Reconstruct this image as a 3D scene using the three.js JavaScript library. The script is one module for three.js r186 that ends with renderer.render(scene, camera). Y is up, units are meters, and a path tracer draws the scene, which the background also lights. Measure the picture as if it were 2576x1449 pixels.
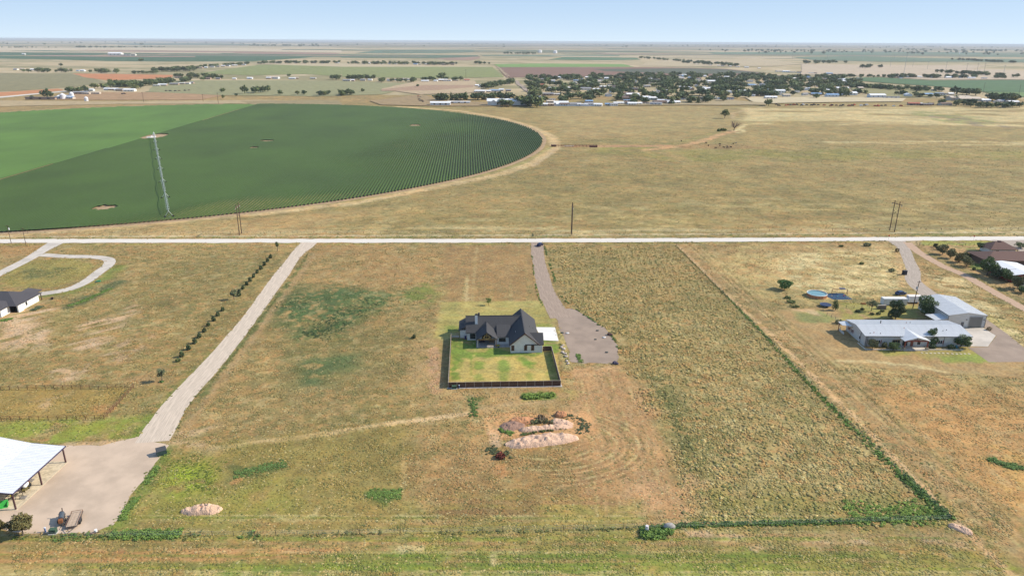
import * as THREE from 'three';
import { mergeGeometries, toCreasedNormals } from 'three/addons/utils/BufferGeometryUtils.js';
import { MarchingCubes } from 'three/addons/objects/MarchingCubes.js';

// ---------- camera, sky, sun, exposure ----------
const scene = new THREE.Scene();
const camera = new THREE.PerspectiveCamera(44.16, 1024 / 575, 0.5, 120000);
camera.rotation.order = 'YXZ';
camera.position.set(0, 100, 0);
camera.rotation.set(-19.187 * Math.PI / 180, 0, 0.0062);
scene.add(camera);

const SUN_AZ = 0.13, SUN_EL = 0.62;                       // radians: from the right of the view, a little beyond it
const sunDir = new THREE.Vector3(Math.cos(SUN_EL) * Math.cos(SUN_AZ), Math.sin(SUN_EL), -Math.cos(SUN_EL) * Math.sin(SUN_AZ));
{
  const w = 512, h = 1024, data = new Float32Array(w * h * 4), d = new THREE.Vector3();
  const horizon = [0.56, 0.675, 0.775], low = [0.365, 0.535, 0.745], zenith = [0.10, 0.20, 0.42];
  for (let j = 0; j < h; j++) for (let i = 0; i < w; i++) {
    const el = ((j + 0.5) / h - 0.5) * Math.PI, az = ((i + 0.5) / w - 0.5) * 2 * Math.PI;
    d.set(Math.cos(el) * Math.cos(az), Math.sin(el), Math.cos(el) * Math.sin(az));
    const e = Math.max(0, el), a = 1 - Math.exp(-e / 0.05), b = 1 - Math.exp(-e / 0.5), s = Math.max(0, d.dot(sunDir));
    const glow = 0.10 * Math.pow(s, 2) + 0.35 * Math.pow(s, 24);
    const o = (j * w + i) * 4;
    for (let k = 0; k < 3; k++) {
      let c = horizon[k] + (low[k] - horizon[k]) * a; c += (zenith[k] - c) * b;
      data[o + k] = c + glow * [1, 0.97, 0.9][k];
    }
    data[o + 3] = 1;
  }
  const sky = new THREE.DataTexture(data, w, h, THREE.RGBAFormat, THREE.FloatType);
  sky.mapping = THREE.EquirectangularReflectionMapping; sky.magFilter = THREE.LinearFilter; sky.minFilter = THREE.LinearFilter; sky.needsUpdate = true;
  scene.background = sky; scene.environment = sky;
}
const sun = new THREE.DirectionalLight(new THREE.Color(1, 0.905, 0.765), 4.6);
sun.position.copy(sunDir).multiplyScalar(900).add(new THREE.Vector3(0, 0, -350)); sun.target.position.set(0, 0, -350);
sun.castShadow = true; sun.shadow.mapSize.set(4096, 4096);
Object.assign(sun.shadow.camera, { left: -500, right: 500, top: 400, bottom: -400, near: 10, far: 2500 });
scene.add(sun, sun.target);
scene.fog = new THREE.FogExp2(new THREE.Color(0.82, 0.89, 0.95), 0.000046);
const renderer = new THREE.WebGLRenderer({ antialias: true });
renderer.toneMapping = THREE.LinearToneMapping;
renderer.toneMappingExposure = 1.29;
renderer.shadowMap.enabled = true;

// ---------- helpers ----------
function rng(seed) { let a = seed >>> 0; return () => { a = (a + 0x6D2B79F5) | 0; let t = Math.imul(a ^ (a >>> 15), 1 | a); t = (t + Math.imul(t ^ (t >>> 7), 61 | t)) ^ t; return ((t ^ (t >>> 14)) >>> 0) / 4294967296; }; }
const R0 = rng(7), NT = new Float32Array(65536); for (let i = 0; i < 65536; i++) NT[i] = R0();
function vn(x, y) {
  const xi = Math.floor(x), yi = Math.floor(y); let u = x - xi, v = y - yi; u = u * u * (3 - 2 * u); v = v * v * (3 - 2 * v);
  const a = xi & 255, b = (xi + 1) & 255, c = (yi & 255) << 8, d = ((yi + 1) & 255) << 8;
  const p = NT[c + a] + (NT[c + b] - NT[c + a]) * u, q = NT[d + a] + (NT[d + b] - NT[d + a]) * u; return p + (q - p) * v;
}
function fbm(x, y, o) { let s = 0, a = 0.5, t = 0; for (let i = 0; i < o; i++) { s += a * vn(x, y); t += a; a *= 0.5; const X = x * 1.73 + y * 1.13 + 17.3; y = y * 1.73 - x * 1.13 + 5.1; x = X; } return s / t; }
const ss = (a, b, x) => { const t = Math.min(1, Math.max(0, (x - a) / (b - a))); return t * t * (3 - 2 * t); };
const mix = (a, b, t) => a + (b - a) * t;
const ORD = ['first', 'second', 'third', 'fourth', 'fifth', 'sixth', 'seventh', 'eighth', 'ninth', 'tenth', 'eleventh', 'twelfth', 'thirteenth', 'fourteenth', 'fifteenth', 'sixteenth', 'seventeenth', 'eighteenth', 'nineteenth', 'twentieth'];
const used = {};
const numbered = (n) => { used[n] = (used[n] ?? -1) + 1; return used[n] ? n + '_' + String(used[n]).padStart(3, '0') : n; };
function shade(o) { o.castShadow = true; o.receiveShadow = true; return o; }
function thing(name, label, category, [x, z] = [0, 0], turn = 0, group, y = 0) {
  const o = new THREE.Group(); o.name = numbered(name); o.position.set(x, y, z); o.rotation.y = turn; o.userData = { label, category };
  if (group) o.userData.group = group; scene.add(o); return o;
}
function part(parent, name, geo, mat, label) { const m = shade(new THREE.Mesh(Array.isArray(geo) ? merge(geo) : geo, mat)); m.name = name; if (label) m.userData.label = label; parent.add(m); return m; }
function single(name, label, category, geo, mat, [x, z] = [0, 0], turn = 0, group, y = 0) {
  const m = shade(new THREE.Mesh(Array.isArray(geo) ? merge(geo) : geo, mat)); m.name = numbered(name); m.position.set(x, y, z); m.rotation.y = turn; m.userData = { label, category }; if (group) m.userData.group = group; scene.add(m); return m;
}
function struct(name, geo, mat, label) { const m = shade(new THREE.Mesh(geo, mat)); m.name = numbered(name); m.userData = { kind: 'structure' }; if (label) m.userData.label = label; scene.add(m); return m; }
function dup(src, label, [x, z], turn = 0, scale = 1, y = 0, group) {
  const c = src.clone(); c.name = numbered(src.userData.base); c.position.set(x, y, z); c.rotation.y = turn;
  if (Array.isArray(scale)) c.scale.set(...scale); else c.scale.setScalar(scale);
  c.userData = { label, category: src.userData.category }; if (group) c.userData.group = group; scene.add(c); return c;
}
function merge(list) {
  const l = list.map((g) => { const n = g.index ? g.toNonIndexed() : g; for (const k of Object.keys(n.attributes)) if (!['position', 'normal', 'uv', 'color'].includes(k)) n.deleteAttribute(k); if (!n.attributes.uv) n.setAttribute('uv', new THREE.BufferAttribute(new Float32Array(n.attributes.position.count * 2), 2)); return n; });
  return l.length === 1 ? l[0] : mergeGeometries(l);
}
function box(w, h, d, x = 0, y = 0, z = 0, ry = 0, rx = 0, rz = 0) { // y is the base
  const g = new THREE.BoxGeometry(w, h, d); const p = g.attributes.position, n = g.attributes.normal, u = g.attributes.uv;
  for (let i = 0; i < p.count; i++) { if (Math.abs(n.getX(i)) > 0.5) u.setXY(i, p.getZ(i), p.getY(i)); else if (Math.abs(n.getY(i)) > 0.5) u.setXY(i, p.getX(i), p.getZ(i)); else u.setXY(i, p.getX(i), p.getY(i)); }
  g.rotateZ(rz); g.rotateX(rx); g.rotateY(ry); g.translate(x, y + h / 2, z); return g;
}
function tube(a, b, r, r2 = r, n = 6) { // tapered bar between two points
  const A = new THREE.Vector3(...a), B = new THREE.Vector3(...b), d = B.clone().sub(A), g = new THREE.CylinderGeometry(r2, r, d.length(), n);
  g.applyQuaternion(new THREE.Quaternion().setFromUnitVectors(new THREE.Vector3(0, 1, 0), d.clone().normalize())); g.translate(...A.add(B).multiplyScalar(0.5).toArray()); return g;
}
// chevron roof along z (axis 'z') or x; centre line at c, from a to b along the axis
function gableRoof(c, a, b, half, eave, ridge, axis = 'z', t = 0.22) {
  const s = new THREE.Shape([[-half, eave], [0, ridge], [half, eave], [half, eave - t], [0, ridge - t], [-half, eave - t]].map((p) => new THREE.Vector2(...p)));
  const g = new THREE.ExtrudeGeometry(s, { depth: b - a, bevelEnabled: false });
  if (axis === 'z') g.translate(c, 0, a); else { g.rotateY(Math.PI / 2); g.translate(a, 0, c); } return g;
}
function gableWalls(c, a, b, half, eave, ridge, axis = 'z') {
  const s = new THREE.Shape([[-half, 0], [-half, eave], [0, ridge], [half, eave], [half, 0]].map((p) => new THREE.Vector2(...p)));
  const g = new THREE.ExtrudeGeometry(s, { depth: b - a, bevelEnabled: false });
  if (axis === 'z') g.translate(c, 0, a); else { g.rotateY(Math.PI / 2); g.translate(a, 0, c); } return g;
}
// plane sheet from a list of corners (quad or triangle) with thickness
function slabPoly(pts, t = 0.15) {
  const v = pts.map((p) => new THREE.Vector3(...p)), n = v[1].clone().sub(v[0]).cross(v[2].clone().sub(v[0])).normalize(); if (n.y < 0) { v.reverse(); n.negate(); }
  const lo = v.map((p) => p.clone().addScaledVector(n, -t)), P = [], U = []; const o = v[0], ex = v[1].clone().sub(v[0]).normalize(), ey = n.clone().cross(ex);
  const tri = (a, b, c) => { for (const q of [a, b, c]) { P.push(q.x, q.y, q.z); const r = q.clone().sub(o); U.push(r.dot(ex), r.dot(ey)); } };
  for (let i = 1; i < v.length - 1; i++) { tri(v[0], v[i], v[i + 1]); tri(lo[0], lo[i + 1], lo[i]); }
  for (let i = 0; i < v.length; i++) { const j = (i + 1) % v.length; tri(v[i], lo[i], lo[j]); tri(v[i], lo[j], v[j]); }
  const g = new THREE.BufferGeometry(); g.setAttribute('position', new THREE.Float32BufferAttribute(P, 3)); g.setAttribute('uv', new THREE.Float32BufferAttribute(U, 2)); g.computeVertexNormals(); return g;
}
const toS = (c) => c <= 0 ? 0 : c >= 1 ? 255 : 255 * (c < 0.0031308 ? 12.92 * c : 1.055 * Math.pow(c, 1 / 2.4) - 0.055);
const SRGB = new Uint8ClampedArray(4097); for (let i = 0; i <= 4096; i++) SRGB[i] = toS(i / 4096);
const enc = (c) => SRGB[c <= 0 ? 0 : c >= 1 ? 4096 : (c * 4096) | 0];
// grain texture: multiplies a material's colour by lo..1; sx, sy stretch the grain
function grain(size, seed, lo, cells, sx = 1, sy = 1, oct = 4) {
  const d = new Uint8Array(size * size * 4), o = seed * 13.7;
  const per = (u, v) => { // blend two shifted lookups so that the picture tiles
    const f = (a, b) => fbm(a * cells * sx + o, b * cells * sy + o, oct), wu = ss(0.75, 1, u), wv = ss(0.75, 1, v);
    return mix(mix(f(u, v), f(u - 1, v), wu), mix(f(u, v - 1), f(u - 1, v - 1), wu), wv);
  };
  const r = rng(seed);
  for (let j = 0; j < size; j++) for (let i = 0; i < size; i++) {
    const n = ss(0.2, 0.8, per(i / size, j / size)), v = enc(lo + (1 - lo) * Math.min(1, Math.max(0, n * 0.8 + r() * 0.2))), k = (j * size + i) * 4; d[k] = d[k + 1] = d[k + 2] = v; d[k + 3] = 255;
  }
  const t = new THREE.DataTexture(d, size, size); t.wrapS = t.wrapT = THREE.RepeatWrapping; t.magFilter = THREE.LinearFilter; t.colorSpace = THREE.SRGBColorSpace; t.needsUpdate = true; return t;
}
const GR = { fine: grain(512, 3, 0.62, 14), coarse: grain(512, 5, 0.6, 26), rut: grain(512, 9, 0.68, 8, 0.6, 5), dust: grain(512, 17, 0.74, 11, 1, 1, 6), roof: grain(256, 11, 0.66, 24), panel: grain(256, 13, 0.86, 5) };
const repeated = (t, u, v = u) => { const c = t.clone(); c.repeat.set(1 / u, 1 / v); c.needsUpdate = true; return c; };
const tex = {}; const T = (k, u, v = u) => tex[k + u + '_' + v] ??= repeated(GR[k], u, v);
const mats = {};
function mat(r, g, b, o = {}) { const key = [r, g, b, JSON.stringify({ ...o, map: o.map?.uuid })].join(); return mats[key] ??= new THREE.MeshStandardMaterial({ color: new THREE.Color().setRGB(r, g, b), roughness: 0.85, ...o }); }

// ---------- the ground: what grows or lies where, in metres ----------
const TAN = [0.325, 0.218, 0.098], OLIVE = [0.195, 0.148, 0.055], STRAW = [0.47, 0.37, 0.19], BROWN = [0.27, 0.16, 0.075], PINK = [0.52, 0.35, 0.235], ORANGE = [0.42, 0.215, 0.10], GREEN = [0.115, 0.175, 0.03], LIME = [0.24, 0.26, 0.045], WEED = [0.045, 0.078, 0.03], PALE = [0.55, 0.44, 0.25], SOIL = [0.36, 0.21, 0.12], LAWNGREEN = [0.12, 0.21, 0.03], LAWN = [0.25, 0.235, 0.075], LAWNTAN = [0.44, 0.33, 0.14], DARKGREEN = [0.055, 0.105, 0.025], MOWN = [0.345, 0.23, 0.115], TRACK = [0.45, 0.33, 0.21], GREY = [0.27, 0.215, 0.15];
// p: polygon corners; l: polyline with width w. k strength, soft edge and warp in metres, gs grain size, gt grain threshold, dir [angle, along, across] for streaks
const patches = [
  // beyond the road
  { p: [[-423.4,-367.8], [-1006.8,-921.7], [151.9,-1339.5], [1392.6,-1344.6], [417.1,-377.9]], c: [0.265, 0.20, 0.083], k: 0.85, soft: 6, warp: 4 },
  { p: [[42.9,-703.2], [567,-725.8], [315.7,-388.3], [-85,-378.5], [-23.8,-468.9]], c: OLIVE, k: 0.5, soft: 30, warp: 30, gs: 24, gt: 0.48 },
  { p: [[-73.1,-443.3], [405.5,-508.9], [311.1,-382.1], [-146.7,-367.9]], c: STRAW, k: 0.4, soft: 20, warp: 10, gs: 8, gt: 0.6, sx: 0.5 },
  { p: [[-243.4,-387.8], [328.9,-406], [311.1,-382.1], [-229.8,-364.3]], c: PALE, k: 0.6, soft: 6, warp: 6, gs: 9, gt: 0.56, sx: 0.3 },
  { p: [[-320.3,-372], [-161,-406.9], [-73.1,-443.3], [-92.7,-415.7], [-145.5,-364.6], [-310.2,-359.2]], c: [0.40, 0.27, 0.13], k: 0.6, soft: 8, warp: 6 },
  { p: [[44.5,-1181.9], [366.7,-1251.6], [284.1,-925.4], [55.8,-778.5]], c: [0.34, 0.25, 0.12], k: 0.6, soft: 20, warp: 15 },
  { p: [[370.8,-1175.8], [954.9,-1246.6], [730.6,-945.5], [649,-931.9], [314.4,-940.9], [311.6,-1000.2]], c: PALE, k: 0.75, soft: 12, warp: 18, gs: 30, gt: 0.40, sx: 0.4 },
  { p: [[620.3,-1151], [678.4,-1121.8], [664,-970.1], [602.9,-957.1], [577.5,-1016]], c: GREEN, k: 0.55, soft: 10, warp: 20, gs: 26, gt: 0.45 },
  { p: [[609.5,-1074.2], [644.9,-1064.7], [649,-931.9], [605.5,-911.9], [599,-986.2]], c: [0.16, 0.11, 0.10], k: 0.6, soft: 8, warp: 16, gs: 14, gt: 0.5 },
  { p: [[72.9,-691.1], [320,-712.4], [548.3,-700.6], [517.9,-659.8], [145,-633.8]], c: [0.22, 0.21, 0.05], k: 0.5, soft: 12, warp: 20, gs: 24, gt: 0.42 },
  { p: [[325.3,-774.9], [613.6,-788.3], [587.1,-752.7], [334.9,-747.4]], c: PALE, k: 0.6, soft: 6, warp: 8, gs: 20, gt: 0.5, sx: 0.3 },
  { l: [[130.4,-701.8], [155.7,-718.9], [172.1,-729.6], [199.1,-762.4], [235.4,-823.2], [266.7,-864.7]], w: 9, c: [0.50, 0.29, 0.16], k: 0.95, soft: 2.5, warp: 4 },
  { l: [[142.9,-724.9], [179.2,-761.5], [218.2,-818.1], [245.2,-858.9]], w: 6, c: [0.25, 0.23, 0.08], k: 0.6, soft: 4, warp: 4 },
  { p: [[157.8,-728.9], [200.4,-748.1], [239.6,-749.9], [255.1,-716.7], [200.1,-711.1], [173,-713.1]], c: BROWN, k: 0.6, soft: 5, warp: 6 },
  { l: [[266.7,-864.7], [280.5,-884.3], [274,-855.8], [263.5,-846.3]], w: 5, c: PALE, k: 0.8, soft: 2, warp: 3 },
  { l: [[266.7,-864.7], [301.2,-936.6], [336.8,-949.6]], w: 6, c: PALE, k: 0.8, soft: 3, warp: 3 },
  { l: [[304.8,-1006.3], [328.7,-1088.1], [426.7,-1223.6]], w: 6, c: TRACK, k: 0.6, soft: 3, warp: 3 },
  { l: [[46.3,-724], [82,-725.6], [158.5,-732.4]], w: 12, c: [0.40, 0.22, 0.13], k: 0.85, soft: 4, warp: 4 },
  { p: [[81,-715.6], [141.7,-718.3], [130,-704.9], [88.7,-703.1]], c: LIME, k: 0.35, soft: 5, warp: 4 },
  // tracks round the irrigated circle
  { l: [[-288.3,-369.4], [-246.3,-381.5], [-198.5,-402.1], [-144.2,-428], [-101.2,-456.7], [-54.5,-509], [-12.5,-558.9], [13.6,-607.5], [43.7,-717.1], [43.7,-794.7], [24.2,-889.2], [-16.8,-1001.7], [-84.8,-1103.7], [-184.6,-1165.6]], w: 11, c: [0.52, 0.37, 0.21], k: 0.95, soft: 3, warp: 3 },
  { l: [[-292.4,-375.2], [-248.9,-385.9], [-200.6,-406.9], [-145.9,-433.4], [-102.4,-462.8], [-55.4,-518.1], [-12.8,-573.3], [10.4,-620], [40,-722.6]], w: 4, c: [0.30, 0.26, 0.10], k: 0.8, soft: 2, warp: 2 },
  { l: [[43.3,-711.4], [33.2,-664.2], [16.9,-601.5]], w: 4, c: TRACK, k: 0.8, soft: 2, warp: 2 },
  // verge of the main road
  { l: [[-284.8,-364.6], [-147.3,-369.5], [-0.2,-374.7], [302.7,-388.9]], w: 2.6, c: [0.52, 0.42, 0.29], k: 0.75, soft: 1.2, warp: 2 },
  { l: [[-283.1,-362.2], [-146.4,-367], [-0.2,-371.3], [299.5,-384.4]], w: 3.4, c: GREEN, k: 0.45, soft: 1.5, warp: 3, gs: 7, gt: 0.45 },
  { l: [[-273.9,-349.2], [-141.5,-353.8], [-0.1,-357.8], [193.2,-366.2]], w: 3, c: LIME, k: 0.5, soft: 1.5, warp: 2, gs: 9, gt: 0.42 },
  // left lot
  { p: [[-360,-345.8], [-109,-351.5], [-100.4,-163.9], [-163.5,-160.2], [-234.1,-213]], c: [0.25, 0.19, 0.075], k: 0.6, soft: 3, warp: 3 },
  { p: [[-186.9,-334], [-107.5,-335.7], [-103.8,-268.1], [-98.1,-187.1], [-130.2,-191.8]], c: OLIVE, k: 0.45, soft: 12, warp: 14, gs: 16, gt: 0.42 },
  { p: [[-202,-261.8], [-187.7,-266.6], [-177.4,-260.1], [-172.2,-230.5], [-175.8,-223.6]], c: PINK, k: 0.9, soft: 4, warp: 6, gs: 7, gt: 0.44, dir: [-0.75, 14, 3] },
  { p: [[-176.9,-237.8], [-169.2,-241.7], [-159.6,-223.8], [-164.1,-214]], c: PINK, k: 0.95, soft: 3, warp: 5, gs: 6, gt: 0.46 },
  { p: [[-163.6,-249.7], [-152.4,-254.1], [-153.7,-271.9], [-147.1,-265.1], [-140.2,-231], [-145,-217.5], [-152.8,-223.9]], c: PINK, k: 0.9, soft: 3, warp: 5, gs: 5, gt: 0.45, dir: [-0.8, 16, 2.4] },
  { p: [[-144.7,-203.8], [-137.6,-206.8], [-137.7,-212.8], [-133.2,-197], [-139.2,-194.8]], c: PINK, k: 0.85, soft: 2, warp: 4, gs: 5, gt: 0.38 },
  { p: [[-144.7,-224], [-127.9,-234.8], [-125.9,-211.5], [-133,-205.4]], c: PINK, k: 0.6, soft: 3, warp: 4, gs: 4, gt: 0.52 },
  { p: [[-121.7,-198.5], [-112.8,-205.7], [-105.2,-197.4], [-114.2,-193.3]], c: SOIL, k: 0.45, soft: 3, warp: 3 },
  { l: [[-174,-262.3], [-173.8,-271.5], [-172.7,-281.3], [-171.8,-290.7]], w: 7, c: WEED, k: 0.8, soft: 2, warp: 3, gs: 4, gt: 0.35 },
  { l: [[-195.3,-273.5], [-183.6,-278.6], [-180.4,-297], [-182.6,-314.6]], w: 6, c: GREEN, k: 0.7, soft: 3, warp: 3 },
  { p: [[-229.2,-301.7], [-232.4,-323], [-211.1,-325.4], [-195.3,-317.4], [-188.8,-302.5], [-193.2,-283.5], [-218.2,-285.6]], c: [0.24, 0.21, 0.06], k: 0.7, soft: 2, warp: 2 },
  { p: [[-229.6,-307.6], [-219.2,-316.9], [-200.9,-311.1], [-201.2,-299.4], [-215.1,-296.4]], c: WEED, k: 0.55, soft: 2, warp: 3, gs: 4.5, gt: 0.5 },
  { p: [[-260.9,-348.1], [-238.9,-348.6], [-236.9,-332.9], [-243.6,-322.8]], c: ORANGE, k: 0.5, soft: 2, warp: 3 },
  { p: [[-245.8,-326], [-241.4,-339.8], [-229.2,-301.7]], c: [0.34, 0.24, 0.12], k: 0.4, soft: 3, warp: 3 },
  { p: [[-161.9,-192.6], [-115.3,-193.3], [-113.5,-174.8], [-148.2,-173.5]], c: [0.29, 0.20, 0.065], k: 0.75, soft: 1.5, warp: 1.5 },
  { p: [[-139.7,-184.2], [-131.8,-190.5], [-130.2,-181.9], [-134.1,-177.2]], c: PINK, k: 0.5, soft: 2, warp: 3, gs: 4, gt: 0.48 },
  { p: [[-121.1,-182], [-115.4,-183.3], [-113.5,-178.6], [-118,-178.6]], c: ORANGE, k: 0.6, soft: 1.5, warp: 2 },
  { p: [[-147.6,-172.6], [-113,-173.5], [-99.5,-177.6], [-98.8,-163.9], [-107.1,-160.8], [-140,-162]], c: [0.20, 0.235, 0.04], k: 0.85, soft: 3, warp: 3, gs: 6, gt: 0.34 },
  { p: [[-119.8,-171.9], [-101.9,-171], [-101.9,-166.9], [-115.7,-166.7]], c: LIME, k: 0.6, soft: 2, warp: 3, gs: 5, gt: 0.45 },
  { l: [[-100.1,-163.3], [-100.1,-178.8], [-99.8,-224.7]], w: 4, c: GREEN, k: 0.55, soft: 2, warp: 2 },
  { l: [[-116.2,-160.4], [-99.7,-162.5]], w: 3, c: PINK, k: 0.7, soft: 1, warp: 1.5 },
  // middle lot, left of the house
  { p: [[-101.5,-350.2], [9.5,-352.7], [17.1,-252.8], [-22,-188.1], [-86.2,-165], [-89.5,-163]], c: TAN, k: 0.55, soft: 3, warp: 2 },
  { p: [[-99.5,-350.2], [-38.7,-353.1], [-33.9,-289.1], [-90.1,-288]], c: [0.32, 0.205, 0.095], k: 0.5, soft: 8, warp: 6, gs: 14, gt: 0.36 },
  { p: [[-35.6,-353.2], [10.1,-354.2], [13,-271.6], [-26.9,-268.6]], c: BROWN, k: 0.6, soft: 3, warp: 3, dir: [1.57, 40, 2.2], gt: 0.34 },
  { l: [[-20,-300.2], [-18.5,-267.3]], w: 1.6, c: PALE, k: 0.55, soft: 0.8, warp: 0.6 },
  { l: [[-18.1,-352.1], [-16.5,-269.7]], w: 1.4, c: STRAW, k: 0.3, soft: 0.8, warp: 0.6 },
  { p: [[-98.8,-277.7], [-89.4,-285.4], [-71.2,-287.3], [-54.8,-281], [-40.4,-286.3], [-37.2,-274], [-46.8,-262.3], [-51.1,-251.6], [-56.2,-239.7], [-56,-225.4], [-67.9,-228.7], [-73.3,-218.5], [-88,-239.2]], c: [0.05, 0.10, 0.03], k: 0.95, soft: 7, warp: 9, gs: 4.2, gt: 0.31 },
  { p: [[-44.8,-281.2], [-37,-293.3], [-30.6,-281.4], [-32.6,-269.4], [-39.2,-264.7]], c: GREEN, k: 0.7, soft: 4, warp: 4, gs: 4, gt: 0.38 },
  { p: [[-75.9,-218.5], [-63.4,-221.9], [-47.2,-222.2], [-45.5,-206.7], [-55.9,-196.7], [-65.3,-191.3], [-73.5,-202]], c: [0.06, 0.10, 0.035], k: 0.92, soft: 6, warp: 8, gs: 4, gt: 0.36 },
  { p: [[-93.6,-242.9], [-46.3,-269.1], [-31.7,-229.2], [-39.6,-187.9], [-77.7,-192.5]], c: OLIVE, k: 0.5, soft: 14, warp: 12, gs: 11, gt: 0.42 },
  { p: [[-80.6,-187.4], [-58.5,-192.7], [-59.9,-180.4], [-74.9,-178]], c: STRAW, k: 0.3, soft: 6, warp: 6, gs: 8, gt: 0.5 },
  { p: [[-33.6,-232.7], [-25.4,-236.5], [-22,-194.5], [-30,-195.7], [-36.7,-215.9]], c: [0.38, 0.25, 0.13], k: 0.65, soft: 4, warp: 4, gs: 5, gt: 0.42 },
  { l: [[-26.8,-222.5], [-22.9,-191.9]], w: 4, c: [0.42, 0.25, 0.16], k: 0.75, soft: 1, warp: 0.8, gs: 2.6, gt: 0.32 },
  { l: [[-121.2,-298.2], [-103.8,-268.1], [-94.2,-197.5], [-90.4,-165]], w: 0.1, c: TAN, k: 0, soft: 0.1, warp: 0 },
  { l: [[-97.7,-335.9], [-93.1,-249.3], [-90.8,-203.1], [-88.7,-167]], w: 3, c: [0.36, 0.24, 0.13], k: 0.75, soft: 1.5, warp: 1 },
  { l: [[-100.1,-335.9], [-95,-249.2], [-93,-204.5], [-90.4,-168]], w: 2, c: DARKGREEN, k: 0.7, soft: 1, warp: 1.5, gs: 5, gt: 0.35 },
  { p: [[-91.3,-167], [-82.1,-173.4], [-78.7,-170.2], [-86.8,-164]], c: PINK, k: 0.6, soft: 3, warp: 4, gs: 5, gt: 0.42 },
  { l: [[-76.7,-159.7], [-69.5,-162.6], [-53.6,-165.8], [-36.7,-171.8], [-22.9,-175.9], [-13.1,-178.3]], w: 2.4, c: [0.60, 0.42, 0.25], k: 1, soft: 0.8, warp: 1.2, gs: 3, gt: 0.22 },
  { l: [[-88.4,-160.7], [-76.4,-158.9]], w: 4, c: PINK, k: 0.6, soft: 1.5, warp: 2, gs: 3, gt: 0.35 },
  { l: [[-13.1,-178.3], [-3,-183.5], [13.4,-187.4]], w: 2.2, c: [0.46, 0.31, 0.19], k: 0.55, soft: 1, warp: 1.2 },
  { l: [[-77.1,-160.8], [-37,-173.5], [-13.2,-180.1]], w: 1, c: OLIVE, k: 0.5, soft: 0.6, warp: 0.6 },
  // house surroundings
  { p: [[-22,-194.5], [16.3,-196.4], [25.3,-188.7], [19.7,-179.1], [-11.7,-174.3], [-27.2,-183.2]], c: [0.37, 0.25, 0.13], k: 0.6, soft: 3, warp: 4, gs: 4, gt: 0.38 },
  { p: [[3.4,-191], [13,-192.4], [13.4,-187.8], [3.4,-186.7]], c: GREEN, k: 0.9, soft: 1.2, warp: 1.5 },
  { p: [[13,-192.4], [23.4,-193.8], [24.1,-188.7], [13.3,-186.1]], c: LIME, k: 0.4, soft: 2, warp: 3, gs: 3, gt: 0.42 },
  { p: [[-12.5,-188.3], [-8.4,-188.3], [-8.4,-175.4], [-11.2,-175.4]], c: DARKGREEN, k: 0.7, soft: 1, warp: 2.5, gs: 2.4, gt: 0.46 },
  { p: [[18.5,-209], [32.9,-210.7], [30.7,-203.4], [20.5,-201.9]], c: [0.55, 0.35, 0.22], k: 0.6, soft: 2, warp: 3, gs: 3.5, gt: 0.42 },
  { l: [[17.9,-240.9], [17.7,-216.7], [18.4,-207.6]], w: 3.5, c: [0.4, 0.33, 0.15], k: 0.7, soft: 1, warp: 1.4 },
  // lawns round the house
  { p: [[-28.6,-269.5], [11.7,-271.6], [15.9,-252.7], [16.1,-240.9], [-19.3,-240.3], [-22,-229.4], [-27.9,-232.8]], c: [0.37, 0.30, 0.115], k: 0.9, clean: 1, soft: 1.4, warp: 1 },
  { p: [[-28.6,-269.5], [11.7,-271.6], [15.9,-252.7], [16.1,-240.9], [-19.3,-240.3], [-22,-229.4], [-27.9,-232.8]], c: LAWN, k: 0.5, soft: 2, warp: 2, gs: 5, gt: 0.46 },
  { p: [[-21.4,-226.6], [11,-229.2], [15.6,-221.5], [15.4,-197.4], [-19.3,-195.4]], c: [0.43, 0.33, 0.12], k: 0.95, clean: 1, soft: 0.4, warp: 0.3 },
  { p: [[-21.5,-232.4], [-12.2,-230.4], [-8.7,-225.4], [-0.5,-221.1], [10.7,-221.2], [10.4,-217.4], [-2.5,-218.2], [-7.4,-216.7], [-16.2,-215.6], [-17.2,-207.5], [-19.3,-203.2]], c: LAWNGREEN, k: 0.85, soft: 1.2, warp: 1.6, gs: 2.2, gt: 0.3 },
  { p: [[-15.5,-223.3], [-8.8,-223.4], [-9.3,-220.9], [-15.3,-220.3]], c: LAWNTAN, k: 0.6, soft: 0.9, warp: 1 },
  { l: [[-10.7,-212], [-10.8,-208.9]], w: 3.4, c: LAWNGREEN, k: 0.75, soft: 1, warp: 0.8 },
  { l: [[-2.8,-212.6], [-2.5,-207.3]], w: 3.6, c: LAWNGREEN, k: 0.75, soft: 1, warp: 0.8 },
  { l: [[3.4,-216.4], [4.9,-212.2], [6,-209.6]], w: 3.2, c: LAWNGREEN, k: 0.75, soft: 1, warp: 0.8 },
  { l: [[5.3,-212.3], [7.3,-212.1]], w: 2.4, c: LAWNGREEN, k: 0.65, soft: 1, warp: 0.8 },
  { l: [[-18.2,-204.1], [-17.6,-201.1]], w: 3, c: LAWNGREEN, k: 0.8, soft: 0.8, warp: 0.8 },
  { l: [[-10.5,-202.9], [-10.2,-200.8]], w: 2.6, c: LAWNGREEN, k: 0.55, soft: 1, warp: 0.8 },
  { l: [[-2.7,-204.3], [-2.5,-200.5]], w: 3, c: LAWNGREEN, k: 0.6, soft: 1, warp: 0.8 },
  { l: [[5.5,-204], [5.9,-201.1]], w: 2.4, c: LAWNGREEN, k: 0.5, soft: 1, warp: 0.8 },
  { l: [[-13.6,-217.5], [-12.8,-203.3]], w: 0.8, c: LAWNGREEN, k: 0.5, soft: 0.5, warp: 0.3 },
  { p: [[10.9,-220.7], [13.5,-220.8], [14.7,-200.4], [11.5,-200.3]], c: LAWNGREEN, k: 0.5, soft: 1, warp: 1.2, gs: 2.5, gt: 0.42 },
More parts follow.
